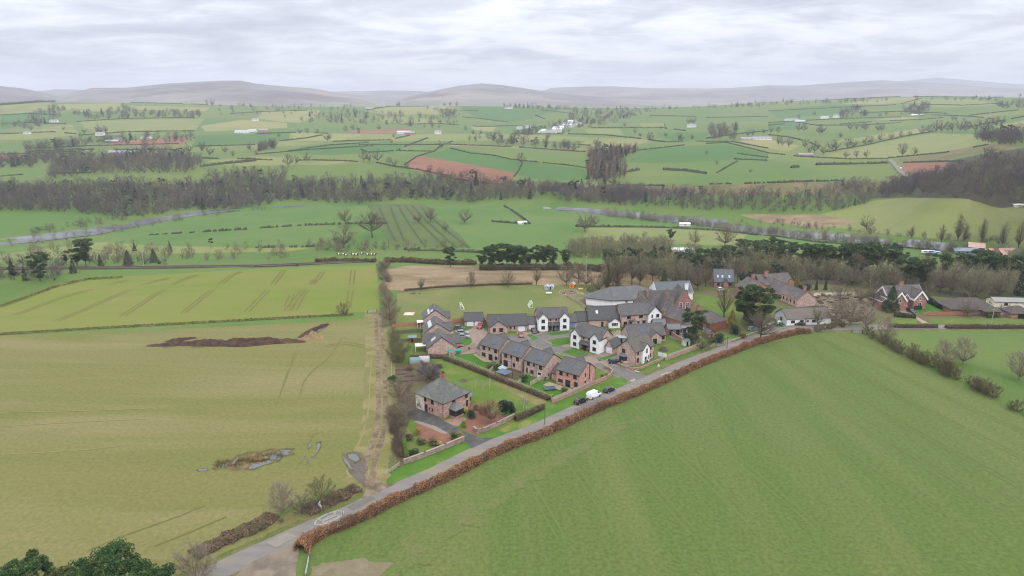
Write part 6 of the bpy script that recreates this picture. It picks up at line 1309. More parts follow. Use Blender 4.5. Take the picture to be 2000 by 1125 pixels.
m_wood = mat('winter wood twigs', cv(132, 123, 122), cv(94, 89, 96), scale=.035, c3=cv(144, 136, 112), scale3=.025, w3=(.54, .62), fine=.12, fscale=.15)
m_woodd = mat('dark winter wood twigs', cv(112, 104, 108), cv(90, 84, 90), scale=.03, c3=cv(124, 112, 104), scale3=.02, fine=.12, fscale=.15)
m_woodg = mat('lichened winter twigs', cv(150, 146, 122), cv(128, 126, 106), scale=.05)
m_conf = mat('far conifers', cv(70, 84, 70), cv(54, 68, 60), scale=.1)
def wood(name, spots, m_a, label, seed=1, s=(.75, 1.15), mix=(.9, .0, .1), kind='stuff', m_c=None):
    """spots: list of (x, y); mix = share of bare, larch, conifer"""
    r = np.random.RandomState(seed); PA = []; PC = []
    for x, y in spots:
        u_ = r.rand(); k = r.uniform(*s); a = r.uniform(0, 6.28); ca, sa = math.cos(a) * k, math.sin(a) * k; z = float(hz(x, y)) - .3
        src, dst = (LOWB, PA) if u_ < mix[0] else ((LOWL, PA) if u_ < mix[0] + mix[1] else ((LOWC if r.rand() < .5 else LOWP), PC)); kz = k * r.uniform(.85, 1.15)
        for v, F in src[r.randint(len(src))]: dst.append((np.stack([v[:, 0] * ca - v[:, 1] * sa + x, v[:, 0] * sa + v[:, 1] * ca + y, v[:, 2] * kz + z], 1), F))
    parts = PA + PC; co, F = join(parts); 
    n3 = [sum(len(f) for v, f in L_ if f.shape[1] == 3) for L_ in (PA, PC)]; n4 = [sum(len(f) for v, f in L_ if f.shape[1] == 4) for L_ in (PA, PC)]
    fm = np.concatenate([np.zeros(n3[0], int), np.ones(n3[1], int), np.zeros(n4[0], int), np.ones(n4[1], int)]) if len(F) == 2 else None
    return tag(link(name, mesh_np(name, co, F, [m_a, m_c or m_conf], fm)), label, None, None, kind)
def scatter_px(poly, spacing, seed, jit=.45, hidden=None):
    """points in the ground polygon seen through a pixel polygon; world spacing in metres"""
    w_ = [P(*p).xy for p in dense(list(poly) + [poly[0]], 30)[:-1]]; return scatter_w(w_, spacing, seed, jit)
def scatter_w(w_, spacing, seed, jit=.45):
    r = np.random.RandomState(seed); xs = [p[0] for p in w_]; ys = [p[1] for p in w_]; out = []
    for y in np.arange(min(ys), max(ys), spacing):
        for x in np.arange(min(xs), max(xs), spacing):
            a, b = x + r.uniform(-jit, jit) * spacing, y + r.uniform(-jit, jit) * spacing; ins = False; j = len(w_) - 1
            for i in range(len(w_)):
                if (ys[i] > b) != (ys[j] > b) and a < (xs[j] - xs[i]) * (b - ys[i]) / (ys[j] - ys[i]) + xs[i]: ins = not ins
                j = i
            if ins: out.append((a, b))
    return out
def band(cols, spacing, seed):
    """cols: (px, D_near, D_far): strip of ground given by distances"""
    w_ = [PD(px, a).xy for px, a, b in cols] + [PD(px, b).xy for px, a, b in reversed(cols)]; return scatter_w(w_, spacing, seed)
# riverside forest across the valley, hidden foot behind the floodplain dome in the middle
wood('riverside_forest', band([(-260,700,800),(0,672,775),(120,690,800),(300,705,820),(460,770,900),(560,800,880),(720,800,880),(900,800,875),(1000,790,865),(1080,780,860),(1180,775,850),(1260,770,830)], 7.4, 1), m_wood, 'bare winter forest on the far bank of the river, left and centre', 1, (.62, 1.12), (.93, .0, .07))
wood('valley_wood', scatter_px([(90,352),(200,340),(380,338),(400,318),(360,304),(250,302),(210,312),(110,318),(100,335)], 11, 2) + scatter_px([(390,345),(480,338),(560,338),(560,345),(400,352)], 11, 3), m_wood, 'bare wood rising behind the riverside forest at left', 2, (.8, 1.15), (.93, .0, .07))
wood('valley_wood', scatter_px([(-80,330),(60,328),(100,318),(200,306),(120,300),(60,308),(-80,312)], 12, 4), m_woodd, 'dark bare wood at the far left below the orange field', 3, (.8, 1.1), (.9, .05, .05))
wood('riverside_trees', scatter_px([(1180,372),(1300,376),(1400,378),(1500,376),(1590,378),(1640,362),(1700,356),(1720,375),(1690,400),(1640,412),(1560,416),(1440,416),(1300,408),(1180,398),(1100,392)], 7.6, 5), m_wood, 'bare riverside trees on the far bank right of centre', 4, (.5, .95), (.97, .0, .03))
wood('hill_wood', scatter_px([(1700,372),(1740,358),(1800,350),(1850,340),(1900,328),(1950,318),(2000,306),(2150,296),(2300,300),(2300,400),(2100,408),(2000,400),(1900,388),(1800,384),(1720,384)], 8.4, 6), m_woodd, 'dense dark bare wood covering the hill at the right edge', 5, (.8, 1.15), (1, 0, 0))
wood('copse', scatter_px([(1148,350),(1160,352),(1180,358),(1205,356),(1222,346),(1222,330),(1210,316),(1240,300),(1246,294),(1180,296),(1150,302),(1146,330)], 7.5, 7), mat('russet larch twigs', cv(142, 118, 112), cv(118, 100, 98), scale=.03), 'dark and russet wood standing on the slope right of the red field', 6, (.75, 1.05), (.1, .68, .22))
wood('tree_line', [P(x, y).xy for x, y in ((r_.uniform(60, 560), r_.uniform(484, 508)) for r_ in [random.Random(5)] for _ in range(70))], m_woodg, 'bare trees along the railway left of the cows', 7, (.35, .62), (.95, 0, .05))
wood('railway_trees', [P(x, y).xy for x, y in ((r_.uniform(-60, 330), r_.uniform(508, 521)) for r_ in [random.Random(6)] for _ in range(60))] + [P(x, y).xy for x, y in ((r_.uniform(-120, 150), r_.uniform(532, 548)) for r_ in [random.Random(7)] for _ in range(46))], m_wood, 'scrubby trees beside the railway at far left', 8, (.35, .62), (.93, 0, .07))
wood('tree_line', [P(x, y).xy for x, y in ((r_.uniform(600, 900), r_.uniform(478, 492)) for r_ in [random.Random(8)] for _ in range(46))], m_woodg, 'bare trees at the foot of the striped pasture', 9, (.4, .62), (1, 0, 0))
wood('long_copse', scatter_px([(1100,498),(1120,486),(1200,486),(1300,484),(1320,492),(1310,502),(1200,504),(1110,506)], 7, 9), m_woodg, 'long bare copse in front of the yellowing pasture', 10, (.65, .95), (.97, 0, .03))
wood('village_wood', scatter_px([(1160,528),(1260,516),(1340,512),(1440,516),(1500,520),(1600,532),(1700,536),(1800,544),(1900,552),(2000,558),(2300,566),(2300,590),(2000,576),(1930,586),(1880,580),(1830,568),(1720,566),(1680,560),(1560,552),(1440,536),(1430,552),(1390,545),(1340,556),(1310,548),(1240,548),(1170,550)], 6.2, 10), m_woodg, 'mixed bare wood around the back of the village', 11, (.6, 1.0), (.87, .05, .08))
wood('river_bank_trees', [P(x, y).xy for x, y in ((x_, np.interp(x_, [1180, 1280, 1420, 1560, 1700, 1850, 2000], [419, 431, 447, 463, 475, 491, 506]) + r_.uniform(-3, 3)) for r_ in [random.Random(9)] for x_ in [r_.uniform(1180, 2050) for _ in range(280)])] + [P(x_, np.interp(x_, [0, 130, 260, 380, 520], [481, 468, 447, 424, 409]) + r_.uniform(-1, 3)).xy for r_ in [random.Random(10)] for x_ in [r_.uniform(0, 520) for _ in range(26)]], m_woodg, 'low bare trees lining the near river bank', 12, (.34, .66), (1, 0, 0))
wood('river_bank_trees', [P(x_, np.interp(x_, [0, 130, 250, 330], [470, 448, 428, 414]) + r_.uniform(-8, 2)).xy for r_ in [random.Random(12)] for x_ in [r_.uniform(60, 330) for _ in range(60)]] + [P(x_, np.interp(x_, [1480, 1600, 1750, 2000], [436, 446, 462, 478]) + r_.uniform(-5, 3)).xy for r_ in [random.Random(13)] for x_ in [r_.uniform(1440, 2040) for _ in range(60)]], m_wood, 'bare scrub lining the far river bank', 13, (.28, .52), (1, 0, 0))
far_spots = []
rr_ = random.Random(77)
for poly, n in (([(20,250),(60,228),(100,212),(130,212),(110,235),(60,255)], 70), ([(140,222),(200,215),(300,216),(400,224),(390,232),(280,232),(160,234)], 130), ([(400,205),(700,208),(720,222),(560,232),(420,226)], 60), ([(560,232),(700,218),(900,232),(880,252),(760,246),(600,240)], 130),
                ([(850,216),(890,214),(900,232),(860,230)], 40), ([(1120,214),(1300,212),(1200,240),(1160,250),(1120,250),(1060,262),(1010,272),(1000,262),(1100,240)], 220), ([(940,268),(1150,290),(1140,296),(900,276)], 60), ([(150,280),(240,272),(380,268),(380,276),(260,284)], 50), ([(40,292),(170,278),(170,286),(60,298)], 50),
                ([(1380,252),(1440,246),(1440,275),(1390,272)], 50), ([(1640,215),(1680,210),(1700,225),(1640,232)], 40), ([(1760,210),(1820,202),(1810,226),(1760,224)], 60), ([(1940,205),(2020,195),(2020,216),(1960,214)], 40), ([(1905,268),(2000,262),(2060,262),(2060,284),(1940,282),(1905,274)], 110), ([(1300,212),(1700,196),(1700,200),(1300,216)], 50), ([(980,206),(1125,212),(1125,216),(980,212)], 50), ([(1440,200),(2000,190),(2000,194),(1440,206)], 40), ([(500,290),(540,285),(540,292),(505,297)], 22)):
    w_ = [P(*p).xy for p in poly]; xs = [p.x for p in w_]; ys = [p.y for p in w_]; cnt = 0; tr_ = 0
    pxs = [p[0] for p in poly]; pys = [p[1] for p in poly]
    while cnt < n and tr_ < n * 12:
        tr_ += 1; a, b = rr_.uniform(min(pxs), max(pxs)), rr_.uniform(min(pys), max(pys)); ins = False; j = len(poly) - 1
        for i in range(len(poly)):
            if (pys[i] > b) != (pys[j] > b) and a < (pxs[j] - pxs[i]) * (b - pys[i]) / (pys[j] - pys[i]) + pxs[i]: ins = not ins
            j = i
        if ins: far_spots.append(P(a, b).xy); cnt += 1
wood('distant_woods', far_spots, m_woodd, 'patches of bare woodland scattered over the far farmland', 14, (.7, 1.2), (.93, .02, .05))
# countable field trees beyond the river: shared crown meshes
def lowtree(seed, key, h, rx, m, tw=700):
    pr = bare_tree(seed, h, rx, .2, 18, 4, tw, .1, .13, ns=3); TM[key] = tree_mesh(key, pr, m_bark_, m) + (pr,)
for i in range(3): lowtree(500 + i, 'far%d' % i, 12, 5.4, m_woodd, 1100)
FT = [(563,326,1.4),(578,322,1.0),(600,316,1.0),(710,316,1.3),(722,317,1.0),(738,317,1.4),(760,322,.9),(772,326,.8),(795,330,.7),(840,338,.9),(860,342,.8),(878,348,.7),(1018,320,1.3),(640,277,1.3),(644,274,.9),(765,281,.6),(700,262,.7),(862,290,1.0),(500,305,.7),(520,290,1.1),(510,291,1.1),(530,290,1.0),(285,298,1.1),(283,290,1.2),(300,304,1.3),(320,302,1.2),(370,300,1.3),(395,298,1.3),(410,305,1.2),(440,300,1.0),(455,307,.8),(490,296,1.2),(197,262,1.4),(190,263,1.2),(205,262,1.3),(165,262,.9),(158,268,.7),(125,255,.7),(415,206,1.4),(405,205,1.2),(243,214,1.3),(430,209,.7),(475,209,.7),(490,210,.6),
 (1070,272,1.0),(1068,274,.7),(1240,262,.9),(1250,268,.7),(1270,275,1.2),(1325,276,1.1),(1330,276,1.0),(1300,268,.7),(1350,274,.8),(1220,248,.9),(1290,253,.6),(1100,290,1.0),(1165,288,1.2),(1170,290,1.0),(1490,262,.8),(1460,266,1.0),(1470,266,1.0),(1355,243,1.3),(1345,243,1.2),(1650,201,1.0),(1680,198,.7),(1440,210,1.2),(1464,208,1.0),(1450,209,.9),
 (1560,256,1.2),(1570,257,1.2),(1605,262,1.4),(1600,262,1.2),(1520,260,1.0),(1505,260,.9),(1660,255,1.2),(1672,255,1.1),(1690,256,1.2),(1715,257,1.3),(1722,257,1.1),(1640,271,.9),(1685,253,1.2),(1520,284,1.2),(1540,288,1.2),(1528,285,1.0),(1572,290,1.2),(1590,300,1.5),(1608,303,1.2),(1580,300,.9),(1625,296,1.4),(1632,295,1.3),(1655,290,1.3),(1665,290,1.2),(1690,284,1.1),(1700,282,1.1),(1720,277,1.1),(1740,272,1.0),(1760,270,1.0),(1775,268,.9),(1800,262,1.2),(1815,260,1.2),(1828,258,1.6),(1838,258,1.5),(1850,258,1.4),(1860,258,1.3),(1875,258,1.7),(1885,258,1.5),(1905,258,1.6),(1920,257,1.5),(1930,256,1.4),(1945,248,1.4),(1955,246,1.2),(1762,306,1.5),(1785,304,.9),(1652,309,.9),(1672,309,.9),(1692,309,.9),(1718,228,.9),(1730,226,.9),(1860,236,.9),(1866,236,.8),(1560,232,.8),(1590,226,.9),
 (870,452,.6),(1165,355,1.0),(1100,262,.8),(1110,260,.8),(600,262,1.0),(585,262,.9),(545,268,.6),(620,260,.7),(690,256,1.2),(700,257,1.0),(675,258,1.1),(770,270,.7),(740,254,1.0),(910,256,1.0),(925,264,.9),(940,262,.8),(960,268,.8),(975,268,1.0),(1800,228,.7),(1380,302,.5),(1466,338,.4),(1318,377,.6),(1400,322,.5),(880,208,1.1),(868,208,1.0),(892,208,1.2),(780,208,1.2),(776,208,1.0),(835,214,.8),(848,216,.7),(1930,198,1.2),(1915,197,1.0),(1900,196,.9),(1945,199,1.0),(1670,199,.8),(1700,195,.6)]
for i, (x, y, k) in enumerate(FT):
    p = P(x, y); near = p.y < 1300
    plant('field_tree', 'far%d' % (i % 3), p, k * (.95 + p.y / 6500), 'small bare rounded tree in the pastures and hedgerows beyond the river', 'tree', 'bare field trees beyond the river')
# far farms and hamlets: each building a thing
m_fwall = mat('far white wall', cw(236, 234, 232), cw(224, 222, 220), coords='obj'); m_froof = mat('far grey roof', cw(150, 150, 156), cw(136, 136, 144), coords='obj'); m_fbarn = mat('far barn roof', cw(186, 196, 200), cw(170, 182, 188), coords='obj'); m_fred = mat('far red stone', cw(180, 136, 120), cw(160, 120, 106), coords='obj')
def far_house(px, py, L_, W_, e, r, ang, wall, roof, label, cat, group=None, kind='farm_building', lit=None):
    p = P(px, py); h = House(kind, label, A=(p.x, p.y), ang=ang, L_=L_, cat=cat, group=group, z=p.z, world=True); h.trimm = roof; h.rgm = roof; h.roofm = roof
    h.block(0, L_, 0, W_, e, r, 'x', wall, over=.3, e0=-1.0)
    for i in range(max(1, int(L_ / 6))): h.win('f', 0, L_ * (i + .5) / max(1, int(L_ / 6)), e * .35, 1.5, e * .35, nm=1, sill=False)
    h.done()
for a in ((186,265,16,9,4,7,8,m_fwall,m_froof,'white farmhouse at the left end of the dark red strip','farmhouse'), (206,279,22,10,3,5.5,3,m_fred,m_fbarn,'pale roofed barn above the dark red strip','barn'), (221,277,14,9,4,7,10,m_fwall,m_froof,'small white cottage beside the red strip','cottage'), (275,272,18,9,3,5,0,m_fwall,m_fbarn,'white barn above the right of the dark red strip','barn'), (97,239,18,9,4,7,5,m_fwall,m_froof,'white farmhouse on the wooded left slope','farmhouse'),
  (212,303,26,14,4,7,20,m_fred,m_froof,'red stone farm building left in the farm above the woods','farm building'), (240,303,26,13,4.5,7.5,-10,m_fred,m_fbarn,'grey roofed barn right in the farm above the woods','barn'), (228,306,14,9,3.5,6,0,m_fwall,m_froof,'low white building between the two barns above the woods','farm building'),
  (458,260,28,12,3.5,5.5,0,m_fwall,m_fbarn,'long white farm shed beside the deep green field','farm shed'), (484,258,18,10,3.5,5.5,5,m_fwall,m_fbarn,'second white farm shed near the row of trees','farm shed'), (505,258,20,10,4,7,0,m_fred,m_froof,'brown roofed farmhouse right of the white sheds','farmhouse'), (492,236,16,9,4,7,0,m_fwall,m_froof,'small white house among the trees near the pale field','house'),
  (775,261,30,14,4,6,0,m_fwall,m_fbarn,'white barn in the farm above the centre pastures','barn'), (790,263,22,12,4,6.5,0,m_fred,m_froof,'brick barn in the farm above the centre pastures','barn'), (849,262,14,9,5,8,0,m_fwall,m_froof,'single white house right of the centre farm','house'), (714,212,26,10,4,6,0,m_fwall,m_froof,'white farm at the top left of the central ridge','farm'), (985,212,30,10,3.5,5.5,0,m_fwall,m_froof,'long low buildings on the central skyline','farm building'),
  (1343,249,20,10,5,8,0,m_fwall,m_froof,'white house in front of the dark clump of trees','house'), (1448,274,22,10,3,5.5,5,mat('far tan wall', cw(206,176,156), cw(190,160,140), coords='obj'),m_froof,'tan farm building on the right hill','farm building'), (1470,273,34,10,3,5.5,0,m_fwall,m_froof,'white farm building on the right hill','farm building'), (1535,236,34,12,3.5,6,0,m_fwall,m_froof,'grey farm group building under the right ridge','farm building'), (1555,238,24,11,3,5,0,m_fwall,m_fbarn,'pale farm building beside it under the right ridge','farm building'),
  (1605,232,20,10,4,6,0,m_fwall,m_fbarn,'small white farm shed on the upper right slope','farm shed'), (1629,231,14,9,6,10,0,m_fwall,m_froof,'bright white tall house on the upper right slope','house'), (1781,226,36,8,2.5,4,0,m_fwall,m_fwall,'long white polytunnel on the upper right slope','polytunnel'), (1560,305,22,8,2.5,4,0,m_fred,m_froof,'small red sheds at the hedge corner','shed'), (45,262,12,8,3,5,0,m_fwall,m_froof,'tiny white cottage at the far left','cottage')):
    far_house(*a)
rv = random.Random(4)
for i in range(26):
    t = i / 25; x = 1058 + 62 * t + rv.uniform(-9, 9); y = 263 - 22 * t + rv.uniform(-3, 3)
    far_house(x, y, rv.uniform(9, 15), 8, 4, 7, rv.uniform(-30, 30), m_fwall, m_froof if i % 3 else m_fwall, 'small white house in the village spread down the central valley', 'house', 'white village houses in the central valley', 'village_house')
for i, (x, y) in enumerate(((1010, 252), (1026, 250), (1008, 253), (1122, 245), (1128, 244))): far_house(x, y, 14, 8, 4, 7, 0, m_fwall, m_froof, 'small white house at the edge of the village in the central valley', 'house', 'white houses at the village edge', 'village_house')
# riverside sheds at the right
RSH = [(1864, 497, 19, 9, 3, 4.8, -6, mat('grey tin wall', cw(150, 156, 168), cw(136, 142, 154), coords='obj'), mat('grey tin roof', cw(146, 152, 164), cw(132, 138, 150), coords='obj'), 'long blue grey tin shed by the river', 'shed'), (1887, 500, 19, 9, 3.4, 5, -6, m_fwall, mat('pale tin roof', cw(206, 212, 220), cw(192, 200, 208), coords='obj'), 'pale tin shed joined to the long grey one by the river', 'shed'),
  (1890, 494, 11, 16, 5, 7.6, -30, mat('dark timber wall', c(84, 74, 78), c(72, 64, 68), coords='obj'), mat('rusty patched roof', cw(196, 170, 162), cw(186, 140, 120), coords='obj', scale=.4), 'dark timber barn with a rust patched roof by the river', 'barn'), (1911, 503, 16, 14, 4, 6, -20, m_fbarn, mat('white tin roof', cw(226, 224, 228), cw(212, 210, 216), coords='obj'), 'white roofed barn between the timber barn and the green shed', 'barn'),
  (1931, 505, 7, 10, 5.4, 7.4, -25, mat('green painted tin', cv(60, 116, 92), cv(52, 102, 82), coords='obj'), mat('orange rust roof', cw(214, 150, 110), cw(196, 132, 96), coords='obj'), 'green sided shed with an orange rusty roof by the river', 'shed'), (1943, 507, 10, 8, 4, 5.6, 0, m_fbarn, mat('light tin roof', cw(190, 198, 204), cw(178, 186, 194), coords='obj'), 'light grey shed right of the green one', 'shed'), (1958, 507, 15, 9, 3.2, 6.4, 5, m_fred, mat('pink tiled roof', cw(204, 164, 152), cw(188, 148, 138), coords='obj'), 'pink roofed cottage at the riverside sheds', 'cottage')]
for a in RSH: far_house(*a)
for a in ((1311, 496, 15, 7, 2.6, 3.6, -3, m_fwall, mat('long white roof', cw(196, 200, 208), cw(184, 188, 196), coords='obj'), 'long low white roofed barn beyond the long copse', 'barn'), (1328, 442, 10, 5, 2.6, 3.2, 0, m_fwall, m_fwall, 'small white hut beside the fenced strip by the river', 'hut'), (1980, 405, 10, 4, 2.6, 3, 0, m_fwall, m_fwall, 'white hut at the edge of the hill wood', 'hut'), (1013, 438, 8, 5, 1.6, 2.2, 20, m_fwall, m_fwall, 'small white trough shelter in the floodplain field', 'shelter')): far_house(*a)
# blue and white caravans
for x, y, a, lab in ((1806, 495, 10, 'small white caravan left of the blue tarpaulins'), (1818, 495, -20, 'white caravan half under blue tarpaulin by the river'), (1829, 497, 15, 'blue tarpaulin covered caravan nearest the grey shed')):
    p = P(x, y); q = MB(); q.box(-2.6, 2.6, -1.1, 1.1, .5, 2.5); o = empty('caravan', p, SR(a)); tag(o, lab, 'caravan'); q.build('body', M_wht if 'small' in lab else mat('blue tarpaulin', cw(140, 176, 214), cw(200, 214, 226), coords='obj', scale=.8), o, bevel=.3)
    q = MB(); q.box(-1.8, 1.2, -1.13, -1.1, 1.4, 2.1); q.build('window', M_glass, o); q = MB(); q.tube((.2, -1.0, .35), (.2, 1.0, .35), .35, .35, 10); q.build('wheel', M_trim, o)
# ------------------------------------------------------------------ walls, fences, gates
def pw(*pts): return [Vector((*P(x, y).xy, 0)) for x, y in pts]
def wall(line, h, t, m, mc, label, cat='wall', name='garden_wall'):
    root = empty(name, (line[0].x, line[0].y, 0)); tag(root, label, cat); o = line[0]; L2 = [p - o for p in line]; q = MB(); k = MB()
    for a, b in zip(L2, L2[1:]):
        d = (b - a).normalized() * t * .5; q.bar((a.x - d.x, a.y - d.y, h), (b.x + d.x, b.y + d.y, h), t, h + .05); k.bar((a.x - d.x, a.y - d.y, h + .07), (b.x + d.x, b.y + d.y, h + .07), t + .1, .07)
    q.build('wall_body', m, root); k.build('coping', mc, root); return root
def fence(line, h, m, label, z0=0.0, style='board', post=2.4, cat='fence', name='wooden_fence', mp=None, group=None):
    root = empty(name, (line[0].x, line[0].y, 0)); tag(root, label, cat, group); o = line[0]; q = MB(); ps = []
    for a, b in zip(line, line[1:]):
        n = max(1, round((b - a).length / post))
        for i in range(n):
            p = a.lerp(b, i / n) - o; r = a.lerp(b, (i + 1) / n) - o; d = (r - p).normalized(); ps.append(p)
            if style == 'board':
                m_ = max(3, int((r - p).length / .3))
                for j in range(m_):
                    u = p.lerp(r, (j + .06) / m_); w_ = p.lerp(r, (j + .94) / m_); off = Vector((-d.y, d.x, 0)) * (.02 if j % 2 else -.01); q.bar((u.x + off.x, u.y + off.y, z0 + h), (w_.x + off.x, w_.y + off.y, z0 + h), .03, h - .05)
            elif style == 'rail':
                for z in (.35, .7, 1.0): q.bar((p.x, p.y, z0 + z * h), (r.x, r.y, z0 + z * h), .05, .12)
            elif style == 'wire':
                for z in (.4, .7, .95): q.bar((p.x, p.y, z0 + z * h), (r.x, r.y, z0 + z * h), .03, .04)
    ps.append(line[-1] - o); q.build({'board': 'fence_panel', 'rail': 'rail', 'wire': 'wire'}[style], m, root); k = MB(); k.box(-.06, .06, -.06, .06, z0, z0 + h + .1); f0 = k.build('post', mp or m, root, (ps[0].x, ps[0].y, 0))
    for p in ps[1:]: link('post', f0.data, root, (p.x, p.y, 0))
    return root
m_wal = brickmat('coursed rubble wall', (158, 140, 130), (130, 114, 106), (1.0, 1.0, 1.0), 1.7); m_cop = mat('sandstone coping', cw(150, 134, 124), cw(134, 120, 112), coords='obj')
m_bw = brickmat('garden brick wall', (166, 138, 124), (146, 118, 106), (1.1, 1.1, 1.1)); m_bcop = mat('pale coping', cw(154, 138, 126), cw(140, 124, 114), coords='obj')
m_tim = mat('weathered grey timber', cw(176, 166, 152), cw(154, 144, 130), coords='obj', scale=1.5); m_timb = mat('brown timber', cw(172, 122, 100), cw(150, 104, 86), coords='obj', scale=1.5); m_timd = mat('dark timber', cw(112, 98, 90), cw(96, 84, 78), coords='obj', scale=1.5)
m_galv = mat('galvanised steel', cw(164, 172, 182), cw(148, 156, 166), coords='obj', rough=.4)
wall(pw((790, 906), (830, 892), (870, 876), (905, 861)), 1.25, .5, m_wal, m_cop, 'long stone garden wall left of the stone house drive')
wall(pw((926, 841), (932, 847), (942, 845), (970, 833), (1004, 816)), 1.2, .45, m_wal, m_cop, 'curved stone garden wall right of the stone house drive')
wall(pw((1079, 788), (1120, 770), (1150, 756), (1172, 746), (1186, 740), (1194, 734), (1196, 728), (1190, 723), (1180, 720)), 1.1, .25, m_bw, m_bcop, 'curved brick wall around the orange brick corner garden')
wall(pw((1207, 713), (1218, 719), (1234, 723), (1250, 722), (1264, 716), (1276, 710), (1296, 702)), .8, .25, m_bw, m_bcop, 'low curved brick wall around the corner house')
wall(pw((1299, 705), (1330, 693), (1371, 678)), 1.2, .25, m_bw, m_bcop, 'straight brick wall from the corner house gate to the pines')
wall(pw((1376, 682), (1384, 678), (1394, 676)), 1.0, .4, m_wal, m_cop, 'short old stone wall end beneath the pale bare tree')
wall(pw((1300, 646), (1318, 660), (1337, 672)), 1.6, .3, m_bw, m_bcop, 'tall brown brick wall between the bungalow and the school yard')
wall(pw((1590, 578), (1640, 576), (1652, 576)), 1.4, .3, W_cream, m_bcop, 'pale wall behind the rubble yard')
wall(pw((1430, 668), (1455, 658), (1478, 650)), .7, .4, m_wal, m_cop, 'low grey stone wall beside the road past the holly')
f = pw((1079, 788), (1120, 770), (1151, 756)); fence(f, .75, m_tim, 'grey board fence on top of the curved brick wall', z0=1.19)
f = pw((1304, 703), (1338, 690), (1369, 678)); fence(f, .7, m_tim, 'grey board fence on top of the straight brick wall', z0=1.29)
fence(pw((877, 696), (900, 688), (928, 678)), 1.8, m_tim, 'pale close board fence between red estate car and first back garden')
fence(pw((878, 698), (920, 714), (965, 735), (1020, 756), (1077, 780)), 1.3, m_tim, 'long post and rail fence above the red brown hedge', style='rail', post=2.8)
for pts, lab in ((((955, 730), (978, 708)), 'brown fence between first and second back garden'), (((1012, 752), (1026, 738)), 'short board fence beside the grey gazebo'), (((1036, 754), (1052, 744), (1062, 741)), 'pale board fence between third and last back garden')): fence(pw(*pts), 1.5, m_tim, lab)
fence(pw((766, 640), (800, 637), (826, 634)), 1.5, m_timb, 'brown board fence at the foot of the playing field'); fence(pw((884, 630), (907, 628)), 1.6, m_timb, 'short orange brown fence left of the double garage'); fence(pw((766, 653), (800, 650), (830, 649)), 1.4, m_timd, 'dark board fence between two small lawns'); fence(pw((768, 669), (800, 667), (830, 666)), 1.2, m_timd, 'dark board fence beside the green roofed shed')
fence(pw((942, 624), (954, 640)), 1.8, m_timb, 'brown fence between the double garage and the bungalow')
fence(pw((1803, 616), (1850, 616), (1900, 616)), 1.6, m_timb, 'orange brown board fence in front of the villa lawn'); fence(pw((1902, 617), (1952, 617)), 1.6, m_timd, 'dark board fence in front of the brown bungalow'); fence(pw((1955, 617), (2010, 618)), 1.5, m_tim, 'grey board fence right of the square green hedge')
fence(pw((1108, 580), (1128, 591), (1147, 606)), 1.3, m_tim, 'pale timber fence curving down from the play circle'); fence(pw((1130, 586), (1152, 585)), 1.2, m_tim, 'short timber fence at the top of the school garden'); fence(pw((1566, 556), (1600, 555), (1645, 556)), 2.2, m_timd, 'tall dark palisade beyond the long brick range')
fence(pw((766, 700), (764, 740), (762, 770)), 1.1, m_tim, 'thin wire fence along the farm track beside the vegetable patch', style='wire', post=3)
fence(pw((752, 930), (766, 920), (780, 910)), 1.0, m_tim, 'grey rail fence at the mouth of the farm track', style='rail', post=1.6); fence(pw((608, 1066), (604, 1091)), 1.1, m_timb, 'short wooden rail between hedge end and metal gate', style='rail', post=1.6)
def gate(a, b, m, label):
    A = Vector((*P(*a).xy, 0)); B = Vector((*P(*b).xy, 0)); root = empty('field_gate', A); tag(root, label, 'gate'); d = B - A; q = MB()
    for z in (.3, .5, .7, .9, 1.15): q.bar((0, 0, z), (d.x, d.y, z), .05, .05)
    for t in (0, .5, 1): q.bar((d.x * t - .02, d.y * t, 1.15), (d.x * t + .02, d.y * t, 1.15), .05, .9)
    q.bar((0, 0, .35), (d.x, d.y, 1.1), .05, .06); q.build('gate_frame', m, root); k = MB()
    for p in ((0, 0), (d.x, d.y)): k.box(p[0] - .12, p[0] + .12, p[1] - .12, p[1] + .12, 0, 1.4)
    k.build('gate_post', m_timd, root)
gate((604, 1093), (596, 1132), m_galv, 'grey metal field gate at the bottom edge'); gate((718, 612), (736, 610), m_galv, 'metal field gate at the top of the farm track'); gate((1664, 650), (1684, 652), m_galv, 'field gate at the far corner of the big green field')
